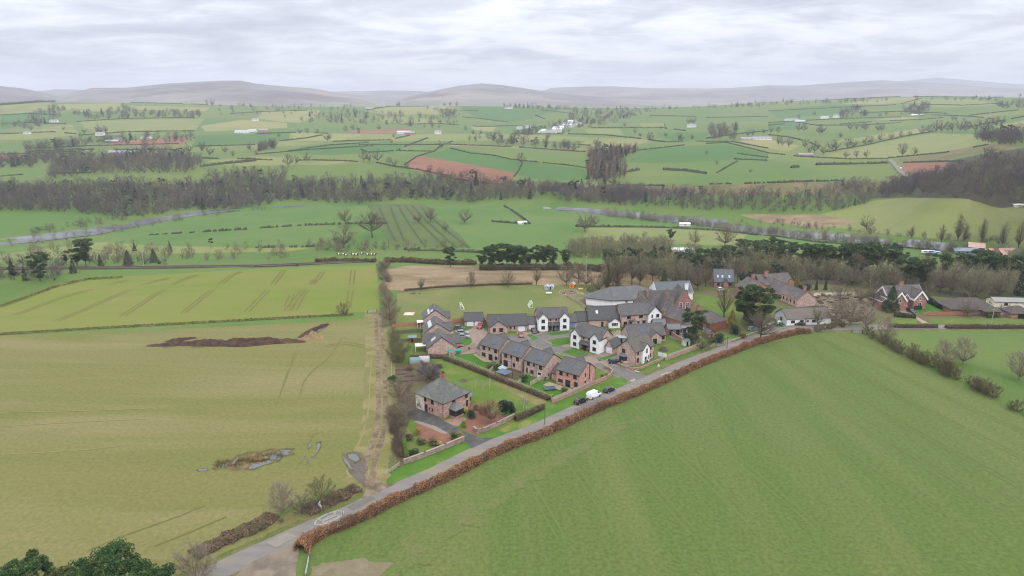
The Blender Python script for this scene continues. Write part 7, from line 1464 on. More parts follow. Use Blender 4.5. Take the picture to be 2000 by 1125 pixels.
# ------------------------------------------------------------------ vehicles
def paint(nm, a): return mat(nm, c(*a, 1.3), c(*a, 1.15), coords='obj', rough=.25, spec=.6)
m_tyre = mat('tyre rubber', (.02, .02, .02), (.03, .03, .03), coords='obj'); m_rim = mat('alloy rim', (.35, .36, .38), (.3, .3, .32), coords='obj', rough=.35); m_tail = mat('red lamp glass', (.3, .02, .02), (.25, .02, .02), coords='obj', rough=.2); m_head = mat('clear lamp glass', (.6, .62, .64), (.5, .52, .55), coords='obj', rough=.15); m_py = mat('yellow number plate', cw(222, 196, 70), cw(216, 190, 66), coords='obj')
SHAPES = {  # stations x, half width, belt height ; greenhouse x, z ; size
 'hatch': dict(L=4.1, W=1.76, low=[(-2.05, .78, .62, .35), (-1.95, .85, .95, .25), (-1.2, .88, .98, .2), (.6, .88, .95, .2), (1.5, .86, .86, .2), (1.95, .8, .70, .25), (2.06, .7, .58, .35)], top=[(-1.95, .95), (-1.55, 1.38), (-.9, 1.5), (.1, 1.48), (.95, .93)]),
 'suv': dict(L=4.6, W=1.9, low=[(-2.3, .82, .75, .4), (-2.2, .92, 1.08, .3), (-1.3, .95, 1.12, .25), (.7, .95, 1.1, .25), (1.7, .93, 1.0, .25), (2.2, .87, .85, .3), (2.32, .76, .7, .4)], top=[(-2.18, 1.08), (-1.8, 1.58), (-1.0, 1.72), (.2, 1.68), (1.05, 1.08)]),
 'estate': dict(L=4.7, W=1.8, low=[(-2.3, .8, .7, .35), (-2.25, .87, .98, .25), (-1.3, .9, 1.0, .2), (.6, .9, .97, .2), (1.7, .88, .86, .2), (2.25, .8, .68, .25), (2.36, .7, .56, .35)], top=[(-2.22, .98), (-1.95, 1.4), (-1.0, 1.5), (.1, 1.47), (1.0, .95)]),
 'van': dict(L=5.3, W=2.0, low=[(-2.6, .98, 1.2, .4), (-2.55, 1.0, 1.3, .3), (-1.3, 1.0, 1.32, .25), (1.0, 1.0, 1.3, .25), (1.9, .97, 1.2, .25), (2.5, .9, .95, .3), (2.65, .8, .75, .4)], top=[(-2.58, 1.3), (-2.45, 1.98), (-1.2, 2.05), (.9, 2.0), (2.0, 1.18)]),
}
def car(kind, px, py, head, pm, label, cat='car', name='parked_car', py_=False, p=None):
    S = SHAPES[kind]; p = p or P(px, py); e = empty(name, (p.x, p.y, p.z + .02), SR(head)); tag(e, label, cat); q = MB(); low_ = S['low']; st = []
    for x, w_, zt, zb in low_: st.append([(x, -w_ * .94, zb), (x, -w_, (zb + zt) * .5), (x, -w_ * .93, zt), (x, w_ * .93, zt), (x, w_, (zb + zt) * .5), (x, w_ * .94, zb)])
    vs = [v for s in st for v in s]; n = len(st); fs = [(i * 6 + j, i * 6 + (j + 1) % 6, (i + 1) * 6 + (j + 1) % 6, (i + 1) * 6 + j) for i in range(n - 1) for j in range(6)]; fs += [tuple(range(5, -1, -1)), tuple(range((n - 1) * 6, n * 6))]
    q.faces(vs, fs); tp = S['top']; wb = S['W'] / 2 * .9; wt = S['W'] / 2 * .74 if kind != 'van' else S['W'] / 2 * .86
    zmax = max(z for x, z in tp); hw = lambda z, z0=tp[0][1]: wb + (wt - wb) * (z - z0) / (zmax - z0)
    a = [(x, -hw(z), z) for x, z in tp]; b = [(x, hw(z), z) for x, z in tp]
    # painted roof plate and pillars, glass greenhouse inside
    ro = a[1:4] + list(reversed(b[1:4])); q.slab([(x, y, z + .03) for x, y, z in ro], .05) if False else q.faces([(x, y, z + .02) for x, y, z in a[1:4] + b[1:4]], [(0, 1, 4, 3), (1, 2, 5, 4)])
    for s_ in (a, b):
        for i, j in ((0, 1), (3, 4)): q.bar(s_[i], s_[j], .09, .07)
        q.bar((s_[2][0], s_[2][1], s_[2][2]), (s_[2][0] - .05, s_[2][1] * 1.14, s_[0][1] if False else tp[0][1]), .1, .05)
    if kind == 'van':
        for s_ in (-1, 1): q.faces([(-2.5, s_ * wb, 1.3), (.75, s_ * wb, 1.3), (.6, s_ * wt * .995, 2.0), (-2.42, s_ * wt * .995, 1.98)], [(0, 1, 2, 3)])
        q.faces([(-2.6, -wb, 1.3), (-2.6, wb, 1.3), (-2.47, wt, 1.97), (-2.47, -wt, 1.97)], [(0, 1, 2, 3)])
    body = q.build('body', pm, e); g = MB(); k = .985
    A = [(x, y * k, z - .015) for x, y, z in a]; B = [(x, y * k, z - .015) for x, y, z in b]; g.faces(A + B, [(0, 1, 2, 3, 4), (9, 8, 7, 6, 5)] + [(i, i + 5, i + 6, i + 1) for i in range(4)]); g.build('window_glass', M_glass, e)
    L2 = S['L'] / 2; R = .33 if kind in ('hatch', 'estate') else .37
    for x in (-L2 * .64, L2 * .62):
        for s_ in (-1, 1):
            w_ = MB(); y = s_ * S['W'] / 2 * .93; w_.tube((x, y - .11, R), (x, y + .11, R), R, R, 14); o = w_.build('wheel', m_tyre, e); r = MB(); r.tube((x, y + s_ * .08, R), (x, y + s_ * .125, R), R * .62, R * .58, 10); r.build('rim', m_rim, o)
    for s_ in (-1, 1):
        h_ = MB(); h_.box(L2 * .93, L2 * .985, s_ * .5, s_ * .78, .58, .72); h_.build('headlight', m_head, e); t_ = MB(); z = tp[0][1] * .78; t_.box(-L2 * 1.005, -L2 * .96, s_ * .58, s_ * .82, z - .08, z + .14); t_.build('tail_light', m_tail, e)
        mi = MB(); mi.box(L2 * .36, L2 * .42, s_ * (S['W'] / 2 - .02), s_ * (S['W'] / 2 + .16), 1.0, 1.12); mi.build('wing_mirror', pm, e)
    pl = MB(); pl.box(-L2 * 1.01, -L2 * .985, -.26, .26, .55, .67); pl.build('number_plate', m_py, e); pl = MB(); pl.box(L2 * .99, L2 * 1.01, -.26, .26, .42, .53); pl.build('number_plate', M_wht, e)
    return e
c_blk = paint('black paint', (52, 54, 64)); c_blue = paint('dark blue paint', (50, 54, 92)); c_red = paint('red paint', (206, 44, 62)); c_sil = paint('silver paint', (178, 186, 200)); c_gry = paint('grey green paint', (104, 116, 124)); c_wht = mat('white van paint', (.78, .78, .8), (.74, .74, .76), coords='obj', rough=.3, spec=.5); c_lb = paint('pale blue paint', (150, 176, 206)); c_teal = paint('dark teal paint', (60, 90, 96)); c_pink = paint('faded red paint', (214, 80, 96))
car('suv', 1134, 787, 43, c_blk, 'black estate car with a yellow plate parked behind the white van'); v = car('van', 1160, 775.5, 43, c_wht, 'white panel van parked on the verge between two dark cars', 'van', 'parked_van')
q = MB(); q.poly([(-2.3, -.985, .5), (-1.2, -1.012, .5), (-1.9, -1.012, .75), (-2.1, -1.012, 1.25), (-2.3, -.99, 1.25)]); q.build('red_stripe', mat('red and orange livery', cw(214, 120, 96), cw(196, 70, 60), coords='obj', scale=3), v)
car('hatch', 1190, 764.5, 40, c_blue, 'dark blue hatchback parked ahead of the white van'); car('estate', 1201, 709, 6, c_blue, 'dark navy car on the drive of the corner house'); car('estate', 906, 682, 14, c_red, 'bright red estate car beside the teal covered trailer')
car('hatch', 897, 643, -8, c_gry, 'grey green hatchback nearest the white screen wall'); car('estate', 904, 652, -4, c_sil, 'upper silver car of the two beside the gabled houses'); car('estate', 905, 659.5, -2, c_sil, 'lower silver blue car of the two beside the gabled houses')
car('suv', 937, 640, -92, c_red, 'red van facing us in front of the double garage', 'van', 'parked_van'); car('hatch', 1017.5, 656.5, -86, c_pink, 'small red hatchback on the bungalow drive'); car('hatch', 1043, 649, -80, c_blk, 'black hatchback in front of the linked garage'); car('suv', 1779, 610, -86, c_teal, 'dark green off road car on the villa drive'); car('hatch', 1561, 635, 172, c_blk, 'black hatchback parked in front of the white bungalow')
car('hatch', 1470, 645, 20, c_lb, 'pale blue car behind the spreading oak'); car('estate', 1500, 640, 200, c_sil, 'silver car parked right of the pale blue one'); car('hatch', 1512, 637, 30, c_gry, 'greenish car beside the recycling bins'); car('hatch', 1408, 567, 30, c_wht, 'white car outside the brick house among the trees'); car('hatch', 1294, 637, -30, c_teal, 'dark car squeezed between the white gable and the brick wall'); car('hatch', 1228, 640.5, 10, c_blk, 'black car outside the brick and white pair'); car('hatch', 1270, 641, -10, c_blk, 'dark car at the foot of the white rendered gable end')
pf_ = P(1757, 331); car('van', 0, 0, 80, c_wht, 'white van driving down the distant lane', 'van', 'moving_van', p=Vector((pf_.x + 1, pf_.y, pf_.z + .5)))
# teal covered trailer
p = P(887, 690); e = empty('covered_trailer', p, SR(14)); tag(e, 'trailer under a teal cover behind the close board fence', 'trailer'); q = MB(); q.faces([(-2.3, -1, .5), (2.3, -1, .5), (2.3, 1, .5), (-2.3, 1, .5), (-2.1, 0, 1.7), (2.1, 0, 1.7), (-2.3, -1, 1.2), (2.3, -1, 1.2), (2.3, 1, 1.2), (-2.3, 1, 1.2)], [(0, 1, 7, 6), (1, 2, 8, 7), (2, 3, 9, 8), (3, 0, 6, 9), (6, 7, 5, 4), (8, 9, 4, 5), (7, 8, 5), (9, 6, 4)]); q.build('cover', mat('teal cover', cw(52, 150, 150), cw(40, 128, 130), coords='obj'), e)
for s_ in (-1, 1): q = MB(); q.tube((0, s_ * .8, .32), (0, s_ * 1.0, .32), .32, .32, 12); q.build('wheel', m_tyre, e)
# ------------------------------------------------------------------ posts, signs, lamps
def pole(px, py, h, r, m, label, cat, name, arm=None):
    p = P(px, py); e = empty(name, p); tag(e, label, cat); q = MB(); q.tube((0, 0, 0), (0, 0, h), r, r * .75, 8); q.build('pole_shaft', m, e); return e
e = pole(1419, 690, 6.4, .13, m_timd, 'wooden telegraph pole in front of the beech hedge', 'telegraph pole', 'telegraph_pole'); q = MB(); q.box(-.5, .5, -.04, .04, 5.9, 6.0); q.build('crossarm', m_timd, e)
e = pole(1064, 829, 6.5, .11, m_timd, 'thin telegraph pole on the verge below the hawthorn hedge', 'telegraph pole', 'telegraph_pole'); q = MB(); q.box(-.35, .35, -.04, .04, 6.1, 6.2); q.build('crossarm', m_timd, e)
for px, py, h, lab in ((1145, 532, 9, 'tall pole rising out of the pine belt'), (1936, 634, 7, 'telegraph pole in front of the brown bungalow hedge'), (281, 520, 7, 'pole beside the railway at left')): e = pole(px, py, h, .14, m_tim, lab, 'telegraph pole', 'telegraph_pole'); q = MB(); q.box(-.8, .8, -.06, .06, h - .6, h - .45); q.build('crossarm', m_tim, e)
for px, py, lab in ((1078, 654, 'lamp post in front of the white house by the playing field'), (1241, 700, 'lamp post beside the corner house drive')):
    e = pole(px, py, 4.8, .06, m_galv, lab, 'lamp post', 'lamp_post'); q = MB(); q.box(-.1, .45, -.09, .09, 4.75, 4.9); q.build('lamp_head', m_galv, e)
e = pole(1285.5, 727, 3.2, .05, m_galv, 'warning sign on a pole where the side road meets the main road', 'road sign', 'road_sign'); q = MB(); q.faces([(-.42, -.06, 2.5), (.42, -.06, 2.5), (0, -.06, 3.25), (-.42, -.03, 2.5), (.42, -.03, 2.5), (0, -.03, 3.25)], [(0, 1, 2), (5, 4, 3), (0, 3, 4, 1), (1, 4, 5, 2), (2, 5, 3, 0)]); o = q.build('sign_plate', mat('red sign border', cw(208, 60, 56), cw(200, 54, 50), coords='obj'), e); q = MB(); q.poly([(-.25, -.065, 2.6), (.25, -.065, 2.6), (0, -.065, 3.05)]); q.build('sign_face', M_wht, o)
q = MB(); q.box(-.35, .35, -.075, -.062, 2.1, 2.4); q.build('sign_plate', M_wht, e)
p = P(1244, 728); e = empty('street_name_sign', p, SR(-30)); tag(e, 'low street name board on two short posts at the junction', 'street name sign'); q = MB(); q.box(-.8, .8, -.02, .02, .35, .65); q.build('name_board', M_wht, e)
for s_ in (-.6, .6): q = MB(); q.box(s_ - .04, s_ + .04, .02, .09, 0, .6); q.build('post', M_trim, e)
p = P(625.5, 997); e = empty('village_sign', p, SR(-47)); tag(e, 'white village entry sign on two posts beside the bare bushes', 'road sign')
for s_ in (-.45, .45): q = MB(); q.tube((s_, 0, 0), (s_, 0, 2.6 if s_ > 0 else 1.5), .045, .045, 8); q.build('post', m_galv, e)
q = MB(); q.box(-.75, .75, -.05, -.02, 1.0, 1.6); q.build('name_board', M_wht, e); q = MB(); q.tube((.1, -.06, 2.1), (.1, -.03, 2.1), .38, .38, 20); o = q.build('speed_disc', mat('red sign border', cw(208, 60, 56), cw(200, 54, 50), coords='obj'), e); q = MB(); q.tube((.1, -.07, 2.1), (.1, -.061, 2.1), .29, .29, 20); q.build('disc_face', M_wht, o)
q = MB(); q.box(-.45, .5, -.02, 0, 1.68, 2.5); q.build('backing_board', M_trim, e)
p = P(669, 1005.5); e = empty('marker_post', p); tag(e, 'black and white marker post at the road edge past the roundel', 'marker post'); q = MB(); q.box(-.08, .08, -.06, .06, 0, .95); q.build('post_body', M_trim, e); q = MB(); q.box(-.085, .0, -.07, -.061, .3, .9); q.build('reflector', M_wht, e)
for px, py, col, lab in ((1525, 637, 'green', 'green recycling bin by the lane entrance'), (1520, 634, 'white', 'white recycling bin by the lane entrance')):
    p = P(px, py); e = empty('recycling_bin', p); tag(e, lab, 'bin'); q = MB(); q.box(-.7, .7, -.6, .6, .05, 1.4); m_ = mat('green plastic', cv(60, 130, 100), cv(52, 116, 90), coords='obj') if col == 'green' else M_wht; q.build('bin_body', m_, e, bevel=.1); q = MB(); q.box(-.74, .74, -.64, .64, 1.4, 1.52); q.build('lid', m_, e)
p = P(1052 + 13, 743); e = empty('recycling_bin', p); tag(e, 'green wheelie bin between the last two houses of the row', 'bin'); q = MB(); q.box(-.3, .3, -.35, .35, .05, 1.0); q.build('bin_body', mat('green plastic', cv(60, 130, 100), cv(52, 116, 90), coords='obj'), e); q = MB(); q.box(-.33, .33, -.38, .38, 1.0, 1.08); q.build('lid', m_trim_ if 'm_trim_' in globals() else M_trim, e)
# ------------------------------------------------------------------ playing field and gardens
def goal(px, py, ang, label):
    p = P(px, py); e = empty('football_goal', p, SR(ang)); tag(e, label, 'goal', 'white goals on the playing field'); q = MB(); r = .07
    for s_ in (-2.2, 2.2): q.tube((0, s_, 0), (0, s_, 2.1), r, r, 8); q.tube((0, s_, 2.1), (-.5, s_, 2.1), r * .7, r * .7, 6); q.tube((-.5, s_, 2.1), (-1.6, s_, .05), r * .7, r * .7, 6); q.tube((0, s_, .05), (-1.6, s_, .05), r * .7, r * .7, 6)
    q.tube((0, -2.2, 2.1), (0, 2.2, 2.1), r, r, 8); q.tube((-1.6, -2.2, .05), (-1.6, 2.2, .05), r, r, 6); q.build('goal_frame', M_wht, e); n = MB()
    for i in range(13): y = -2.2 + 4.4 * i / 12; n.tube((-.5, y, 2.1), (-1.6, y, .05), .02, .02, 3)
    for i in range(7): t = i / 6; n.tube((-.5 - 1.1 * t, -2.2, 2.1 - 2.05 * t), (-.5 - 1.1 * t, 2.2, 2.1 - 2.05 * t), .02, .02, 3)
    n.build('net', M_wht, e)
goal(899, 602, 180 + 8, 'left white football goal on the playing field'); goal(1039, 598, 8, 'right white football goal on the playing field')
def shed(px, py, L_, W_, e_, r_, ang, wm, rm, label, cat='shed', kind='garden_shed', door=True, z=None):
    p = P(px, py); h = House(kind, label, A=(p.x, p.y), ang=ang, L_=L_, cat=cat, z=p.z, world=True); h.trimm = rm; h.rgm = rm; h.roofm = rm; h.block(0, L_, 0, W_, e_, r_, 'x', wm, over=.12, verge=.1)
    if door: h.door('f', 0, L_ * .5, .8, min(1.8, e_ - .15), M_trim)
    h.done(); return h
m_shw = mat('white metal cladding', cw(176, 180, 192), cw(164, 168, 180), coords='obj'); m_grf = mat('green felt roof', cw(112, 134, 130), cw(100, 122, 118), coords='obj')
for i, px in enumerate((1063.5, 1072.5)):
    p = P(px, 566); h = House('metal_shed', ('left' if i == 0 else 'right') + ' one of the two white metal sheds on the playing field', A=(p.x, p.y), ang=-8, L_=2.3, cat='shed', world=True); h.roofm = m_shw; h.trimm = m_shw; h.rgm = m_shw; h.block(0, 2.1, 0, 2.7, 1.6, 2.2, 'y', m_shw, over=.06, verge=.06); h.door('f', 0, .6 if i else 1.5, .7, 1.4, M_trim if i else m_shw); h.done()
p = P(1112, 562); h = House('playhouse', 'orange fronted playhouse with green sides beyond the play circle', A=(p.x, p.y), ang=-14, L_=2.8, cat='playhouse', world=True); h.roofm = mat('pale felt', cw(180, 186, 188), cw(168, 174, 176), coords='obj'); h.trimm = mat('orange paint', cw(232, 140, 50), cw(222, 130, 44), coords='obj'); h.block(0, 2.4, 0, 3.4, 1.7, 2.6, 'y', mat('green paint', cv(60, 120, 80), cv(52, 106, 70), coords='obj'), over=.1, verge=.12)
q = MB(); q.faces([(0, -.03, 0), (2.4, -.03, 0), (2.4, -.03, 1.66), (1.2, -.03, 2.5), (0, -.03, 1.66)], [(0, 1, 2, 3, 4)]); q.build('front_panel', h.trimm, h.root); h.win('f', -.03, 1.2, .6, .7, .7, frame=m_timb); h.done()
def table(px, py, L_, m, label, cat='picnic table', name='picnic_table'):
    p = P(px, py); e = empty(name, p, SR(rnd.uniform(-8, 8))); tag(e, label, cat); q = MB(); q.box(-L_ / 2, L_ / 2, -.4, .4, .68, .76); q.build('table_top', m, e)
    for y in (-.75, .75): q = MB(); q.box(-L_ / 2, L_ / 2, y - .13, y + .13, .4, .46); q.build('bench', m, e)
    for x in (-L_ * .35, L_ * .35): q = MB(); q.bar((x, -.8, .42), (x, .8, .42), .08, .08); q.bar((x, -.3, .7), (x, -.6, .12), .08, .1); q.bar((x, .3, .7), (x, .6, .12), .08, .1); q.build('leg', m, e)
table(1072, 574, 2.6, M_wht, 'white picnic table below the two white sheds'); table(1134, 566, 2.0, mat('pale new timber', cw(222, 190, 140), cw(208, 176, 128), coords='obj'), 'pale timber bench table above the play circle'); table(1136, 556, 1.8, MATS['pale new timber'], 'small pale timber table under the trees')
p = P(1147, 567); e = empty('wigwam', p); tag(e, 'small grey green wigwam beside the school path', 'wigwam'); q = MB(); q.faces([(-.9, -.9, 0), (.9, -.9, 0), (.9, .9, 0), (-.9, .9, 0), (0, 0, 2.4)], [(0, 1, 4), (1, 2, 4), (2, 3, 4), (3, 0, 4)]); q.build('tent_cloth', m_grf, e); q = MB(); q.poly([(-.4, -.93, .02), (.4, -.93, .02), (0, -.65, .9)]); q.build('tent_opening', M_trim, e)
# play circle logs and planters
pc = P(1111, 572)
for i in range(22):
    a = 2 * math.pi * i / 22; x, y = pc.x + 4.4 * math.cos(a) * 1.02, pc.y + 5.2 * math.sin(a); q = MB(); q.tube((0, 0, 0), (0, 0, rnd.uniform(.3, .55)), .24, .22, 8); o = q.build('log_stump', m_tim, None, (x, y, .02)); tag(o, 'short upright log ringing the play circle', 'log', 'logs round the play circle')
for i, (dx, dy, w_) in enumerate(((-1.5, 1, 1.6), (1.4, 2.2, 1.2), (.6, -1.8, 1.4), (-2.6, -1.2, 1.0), (2.6, -.4, 1.1))): q = MB(); q.box(-w_ / 2, w_ / 2, -.35, .35, 0, .4); q.box(-w_ / 2 + .08, w_ / 2 - .08, -.27, .27, .4, .42, 1); o = q.build('planter', [m_timd if i % 2 else m_timb, m_soil], None, (pc.x + dx, pc.y + dy, .02), rnd.uniform(0, 1)); tag(o, 'timber planter box inside the play circle', 'planter', 'planters in the play circle')
p = P(1111, 580.5); q = MB(); q.box(-1.2, 1.2, -.2, .2, .38, .46); q.box(-1.0, -.85, -.18, .18, 0, .38); q.box(.85, 1.0, -.18, .18, 0, .38); tag(q.build('bench', m_timd, None, p), 'dark low bench at the front of the play circle', 'bench')
p = P(799, 613); q = MB(); q.box(-2.2, 2.2, -2.2, 2.2, 0, .06, 0); q.tube((0, 0, .07), (0, 0, .09), 1.3, 1.3, 24, 1); q.tube((0, 0, .095), (0, 0, .11), .8, .8, 24, 2); q.tube((0, 0, .115), (0, 0, .13), .4, .4, 20, 1); tag(q.build('target_mat', [mat('beige mat', cw(190, 168, 148), cw(176, 154, 134), coords='obj'), M_wht, mat('red ring', cw(206, 100, 90), cw(196, 90, 80), coords='obj')], None, p), 'square beige mat with a red and white target on the grass', 'target mat')
p = P(812, 574); q = MB()
for i in range(9): x, y = rnd.uniform(-2.4, 2.4), rnd.uniform(-1, 1); q.tube((x, y, .2), (x + rnd.uniform(-1.5, 1.5), y + rnd.uniform(-1, 1), .35), .16, .12, 6)
tag(q.build('log_pile', m_timd, None, p), 'scattered dark logs at the back left of the playing field', 'log pile')
shed(797.5, 669, 3.0, 2.4, 1.9, 2.5, 4, mat('red brown boards', cw(134, 92, 78), cw(118, 80, 68), coords='obj'), m_grf, 'dark brown shed with a pale green roof behind the middle lawn')
shed(1204, 669, 3.6, 2.6, 2.0, 2.5, -10, mat('blue grey boards', cw(128, 150, 156), cw(116, 138, 144), coords='obj'), mat('grey green roof', cw(148, 160, 156), cw(136, 148, 144), coords='obj'), 'blue grey garden cabin between the two brick gables'); shed(1337, 676, 2.4, 2.0, 1.8, 2.3, 20, W_cream, m_grf, 'pale stone hut beneath the tall shaggy pine'); shed(1145, 592, 2.6, 2.0, 2.2, 2.6, 0, m_timb, m_tim, 'timber climbing cabin in the school garden')
for px, py, r, m_, lab in ((811, 708, 1.9, m_grf, 'teal grey dome tunnel in the vegetable patch'), (829, 706, 2.0, mat('clear plastic', cw(160, 160, 160), cw(146, 146, 146), coords='obj', rough=.3), 'clear plastic dome tunnel in the vegetable patch')):
    p = P(px, py); e = empty('garden_tunnel', p, SR(5)); tag(e, lab, 'garden tunnel'); q = MB(); n = 8
    for i in range(n): a, b = math.pi * i / n, math.pi * (i + 1) / n; q.faces([(-1.8, r * math.cos(a), r * math.sin(a)), (1.8, r * math.cos(a), r * math.sin(a)), (1.8, r * math.cos(b), r * math.sin(b)), (-1.8, r * math.cos(b), r * math.sin(b))], [(0, 1, 2, 3)])
    for x in (-1.8, 1.8): q.poly([(x, r * math.cos(math.pi * i / n), r * math.sin(math.pi * i / n)) for i in range(n + 1)])
    q.build('cover', m_, e); q = MB(); q.box(-1.9, 1.9, -r - .05, -r + .02, 0, .4); q.build('base_board', m_timb, e)
for i, (px, py) in enumerate(((782, 722), (796, 720), (786, 730), (800, 734), (790, 744), (812, 742))):
    p = P(px, py); q = MB(); q.box(-1.6, 1.6, -.7, .7, 0, .35); q.box(-1.5, 1.5, -.6, .6, .35, .4, 1); tag(q.build('raised_bed', [m_timd, m_soil], None, p, SR(5)), 'low timber raised bed in the vegetable patch', 'raised bed', 'raised beds in the vegetable patch')
# patio canopy
p = P(824, 684); e = empty('patio_canopy', p, SR(10)); tag(e, 'glass topped patio canopy beside the nearest gabled house', 'canopy'); q = MB(); q.box(-2.4, 1.6, -1.8, 1.8, 2.1, 2.16); q.build('canopy_panel', mat('hazy glass', cw(196, 190, 180), cw(180, 174, 166), coords='obj', rough=.3), e)
for x in (-2.3, 1.5):
    for y in (-1.7, 1.7): q = MB(); q.box(x - .05, x + .05, y - .05, y + .05, 0, 2.1); q.build('post', M_wht, e)
# gazebo and parasol in the second garden
p = P(984, 738); e = empty('gazebo', p, SR(-40)); tag(e, 'grey square gazebo in the second back garden', 'gazebo'); q = MB(); q.faces([(-2.2, -1.9, 2.2), (2.2, -1.9, 2.2), (2.2, 1.9, 2.2), (-2.2, 1.9, 2.2), (-.5, 0, 2.8), (.5, 0, 2.8)], [(0, 1, 5, 4), (1, 2, 5), (2, 3, 4, 5), (3, 0, 4), (3, 2, 1, 0)]); q.build('canopy', mat('grey canvas', cw(92, 102, 118), cw(82, 92, 108), coords='obj'), e)
for x in (-2.1, 2.1):
    for y in (-1.8, 1.8): q = MB(); q.box(x - .05, x + .05, y - .05, y + .05, 0, 2.2); q.build('post', M_trim, e)
p = P(981, 729); e = empty('parasol', p); tag(e, 'pale pointed parasol behind the grey gazebo', 'parasol'); q = MB(); n = 8
q.faces([(1.5 * math.cos(2 * math.pi * i / n), 1.5 * math.sin(2 * math.pi * i / n), 1.9) for i in range(n)] + [(0, 0, 2.9)], [(i, (i + 1) % n, n) for i in range(n)]); q.build('canopy', mat('pale canvas', cw(150, 162, 172), cw(140, 152, 162), coords='obj'), e); q = MB(); q.tube((0, 0, 0), (0, 0, 2.8), .04, .04, 6); q.build('pole', M_trim, e)
p = P(990, 714); e = empty('patio_set', p); tag(e, 'white patio table on the paving of the second garden', 'table'); q = MB(); q.box(-.6, .6, -.4, .4, .7, .75); q.build('table_top', M_wht, e)
for x in (-.5, .5): q = MB(); q.box(x - .05, x + .05, -.3, .3, 0, .7); q.build('leg', M_wht, e)
p = P(1047, 744); e = empty('patio_set', p); tag(e, 'dark round patio table beside the white patio doors', 'table'); q = MB(); q.tube((0, 0, .7), (0, 0, .76), .6, .6, 14); q.build('table_top', M_trim, e); q = MB(); q.tube((0, 0, 0), (0, 0, .7), .1, .06, 8); q.build('leg', M_trim, e)
p = P(1074, 760); e = empty('trampoline', p, SR(10)); tag(e, 'low rectangular trampoline with a pale rim on the last back lawn', 'trampoline'); q = MB(); q.box(-1.6, 1.6, -1.1, 1.1, .42, .47); q.build('bounce_mat', mat('dark mat', cw(66, 84, 96), cw(60, 76, 88), coords='obj'), e); q = MB()
for a, b in (((-1.75, -1.2), (1.75, -1.2)), ((1.75, -1.2), (1.75, 1.2)), ((1.75, 1.2), (-1.75, 1.2)), ((-1.75, 1.2), (-1.75, -1.2))): q.bar((*a, .52), (*b, .52), .2, .08)
q.build('rim', m_lead if 'm_lead' in globals() else M_lead, e)
for x in (-1.6, 1.6): q = MB(); q.box(x - .05, x + .05, -1.1, -1.0, 0, .44); q.box(x - .05, x + .05, 1.0, 1.1, 0, .44); q.build('leg', M_trim, e)
p = P(905, 744); e = empty('fire_pit', p); tag(e, 'brown fire pit circle on the stone house lawn', 'fire pit'); q = MB(); n = 14
for i in range(n): a = 2 * math.pi * i / n; q.tube((1.15 * math.cos(a), 1.15 * math.sin(a), 0), (1.15 * math.cos(a), 1.15 * math.sin(a), .22), .24, .18, 6)
q.build('stone_ring', m_timd, e); q = MB(); q.tube((0, 0, 0), (0, 0, .1), 1.0, 1.0, 16); q.build('ash_bed', m_soil, e)
p = P(1292, 697); e = empty('white_screen', p, SR(-38)); tag(e, 'white panel screen in the garden beside the corner house', 'screen')
for x in (-1.4, .4): q = MB(); q.box(x, x + 1.6, -.03, .03, .1, 1.5); q.build('panel', M_wht, e)
p = P(1295, 684); e = empty('hot_tub', p); tag(e, 'dark oval hot tub behind the low bungalow', 'hot tub'); q = MB(); q.tube((0, 0, 0), (0, 0, .8), 1.5, 1.5, 18); q.build('tub_shell', m_timd, e); q = MB(); q.tube((0, 0, .81), (0, 0, .86), 1.2, 1.2, 18); q.build('cover', M_trim, e)
for i, (x, y) in enumerate(((1251, 709), (1258.5, 708.5), (1264.5, 707))): p = P(x, y); q = MB(); q.tube((0, 0, 0), (0, 0, .5), .22, .3, 8); q.tube((0, 0, .5), (0, 0, .75), .3, .1, 8, 1); tag(q.build('plant_pot', [M_trim, m_holly], None, p), 'small dark pot at the corner house front door', 'plant pot', 'pots at the corner house door')
# ------------------------------------------------------------------ black heap, straw heap
def mound(line, widths, h, m, label, name, cat, seed=1, rough=.35):
    L3 = smooth_line([P(*p).xy for p in line], 8); n = len(L3); W = np.interp(np.linspace(0, len(widths) - 1, n), range(len(widths)), widths); K_ = 15; co = []
    for i, p in enumerate(L3):
        d = (L3[min(i + 1, n - 1)] - L3[max(i - 1, 0)]).normalized(); nx, ny = d.y, -d.x; e_ = min(1, i / 4, (n - 1 - i) / 4)
        for j in range(K_):
            u = (j / (K_ - 1) * 2 - 1); x = p.x + nx * u * W[i] / 2; y = p.y + ny * u * W[i] / 2; nz = noise.fractal((x * .35, y * .35, seed), 1, 2, 4)
            prof = max(0, 1 - abs(u) ** 2.4); co.append((x + .5 * nz, y + .5 * noise.noise((x, y, 8)), prof * e_ * (h * (W[i] / max(widths)) * (1 + rough * nz * 2) + .28 * noise.noise((x * 1.7, y * 1.7, seed))) - .02))
    f = [(i * K_ + j, (i + 1) * K_ + j, (i + 1) * K_ + j + 1, i * K_ + j + 1) for i in range(n - 1) for j in range(K_ - 1)]
    return tag(link(name, mesh_np(name, np.array(co), np.array(f), [m], None, False)), label, cat)
m_heap = mat('dark rotted manure', c(112, 88, 78), c(86, 66, 60), scale=.5, c3=c(128, 98, 72), scale3=.16, w3=(.54, .66), fine=.4, fscale=2)
mound([(286,675),(320,674),(360,672),(400,671),(440,671),(480,671),(520,668),(560,667),(598,668)], [1.8, 3.6, 4.6, 7, 6.6, 8, 7, 5, 2], 1.7, m_heap, 'long dark manure heap lying across the stubble field', 'manure_heap', 'manure heap', 1)
mound([(322,667),(350,664),(384,659.5)], [1.5, 3, 2.5], .8, m_heap, 'thin dark spur of manure above the left end of the long heap', 'manure_heap', 'manure heap', 2); mound([(586,661),(604,649),(622,641),(641,633)], [3, 3.4, 3.2, 2.0], .9, m_heap, 'narrow dark bank running up from the right end of the long heap', 'manure_heap', 'manure heap', 3)
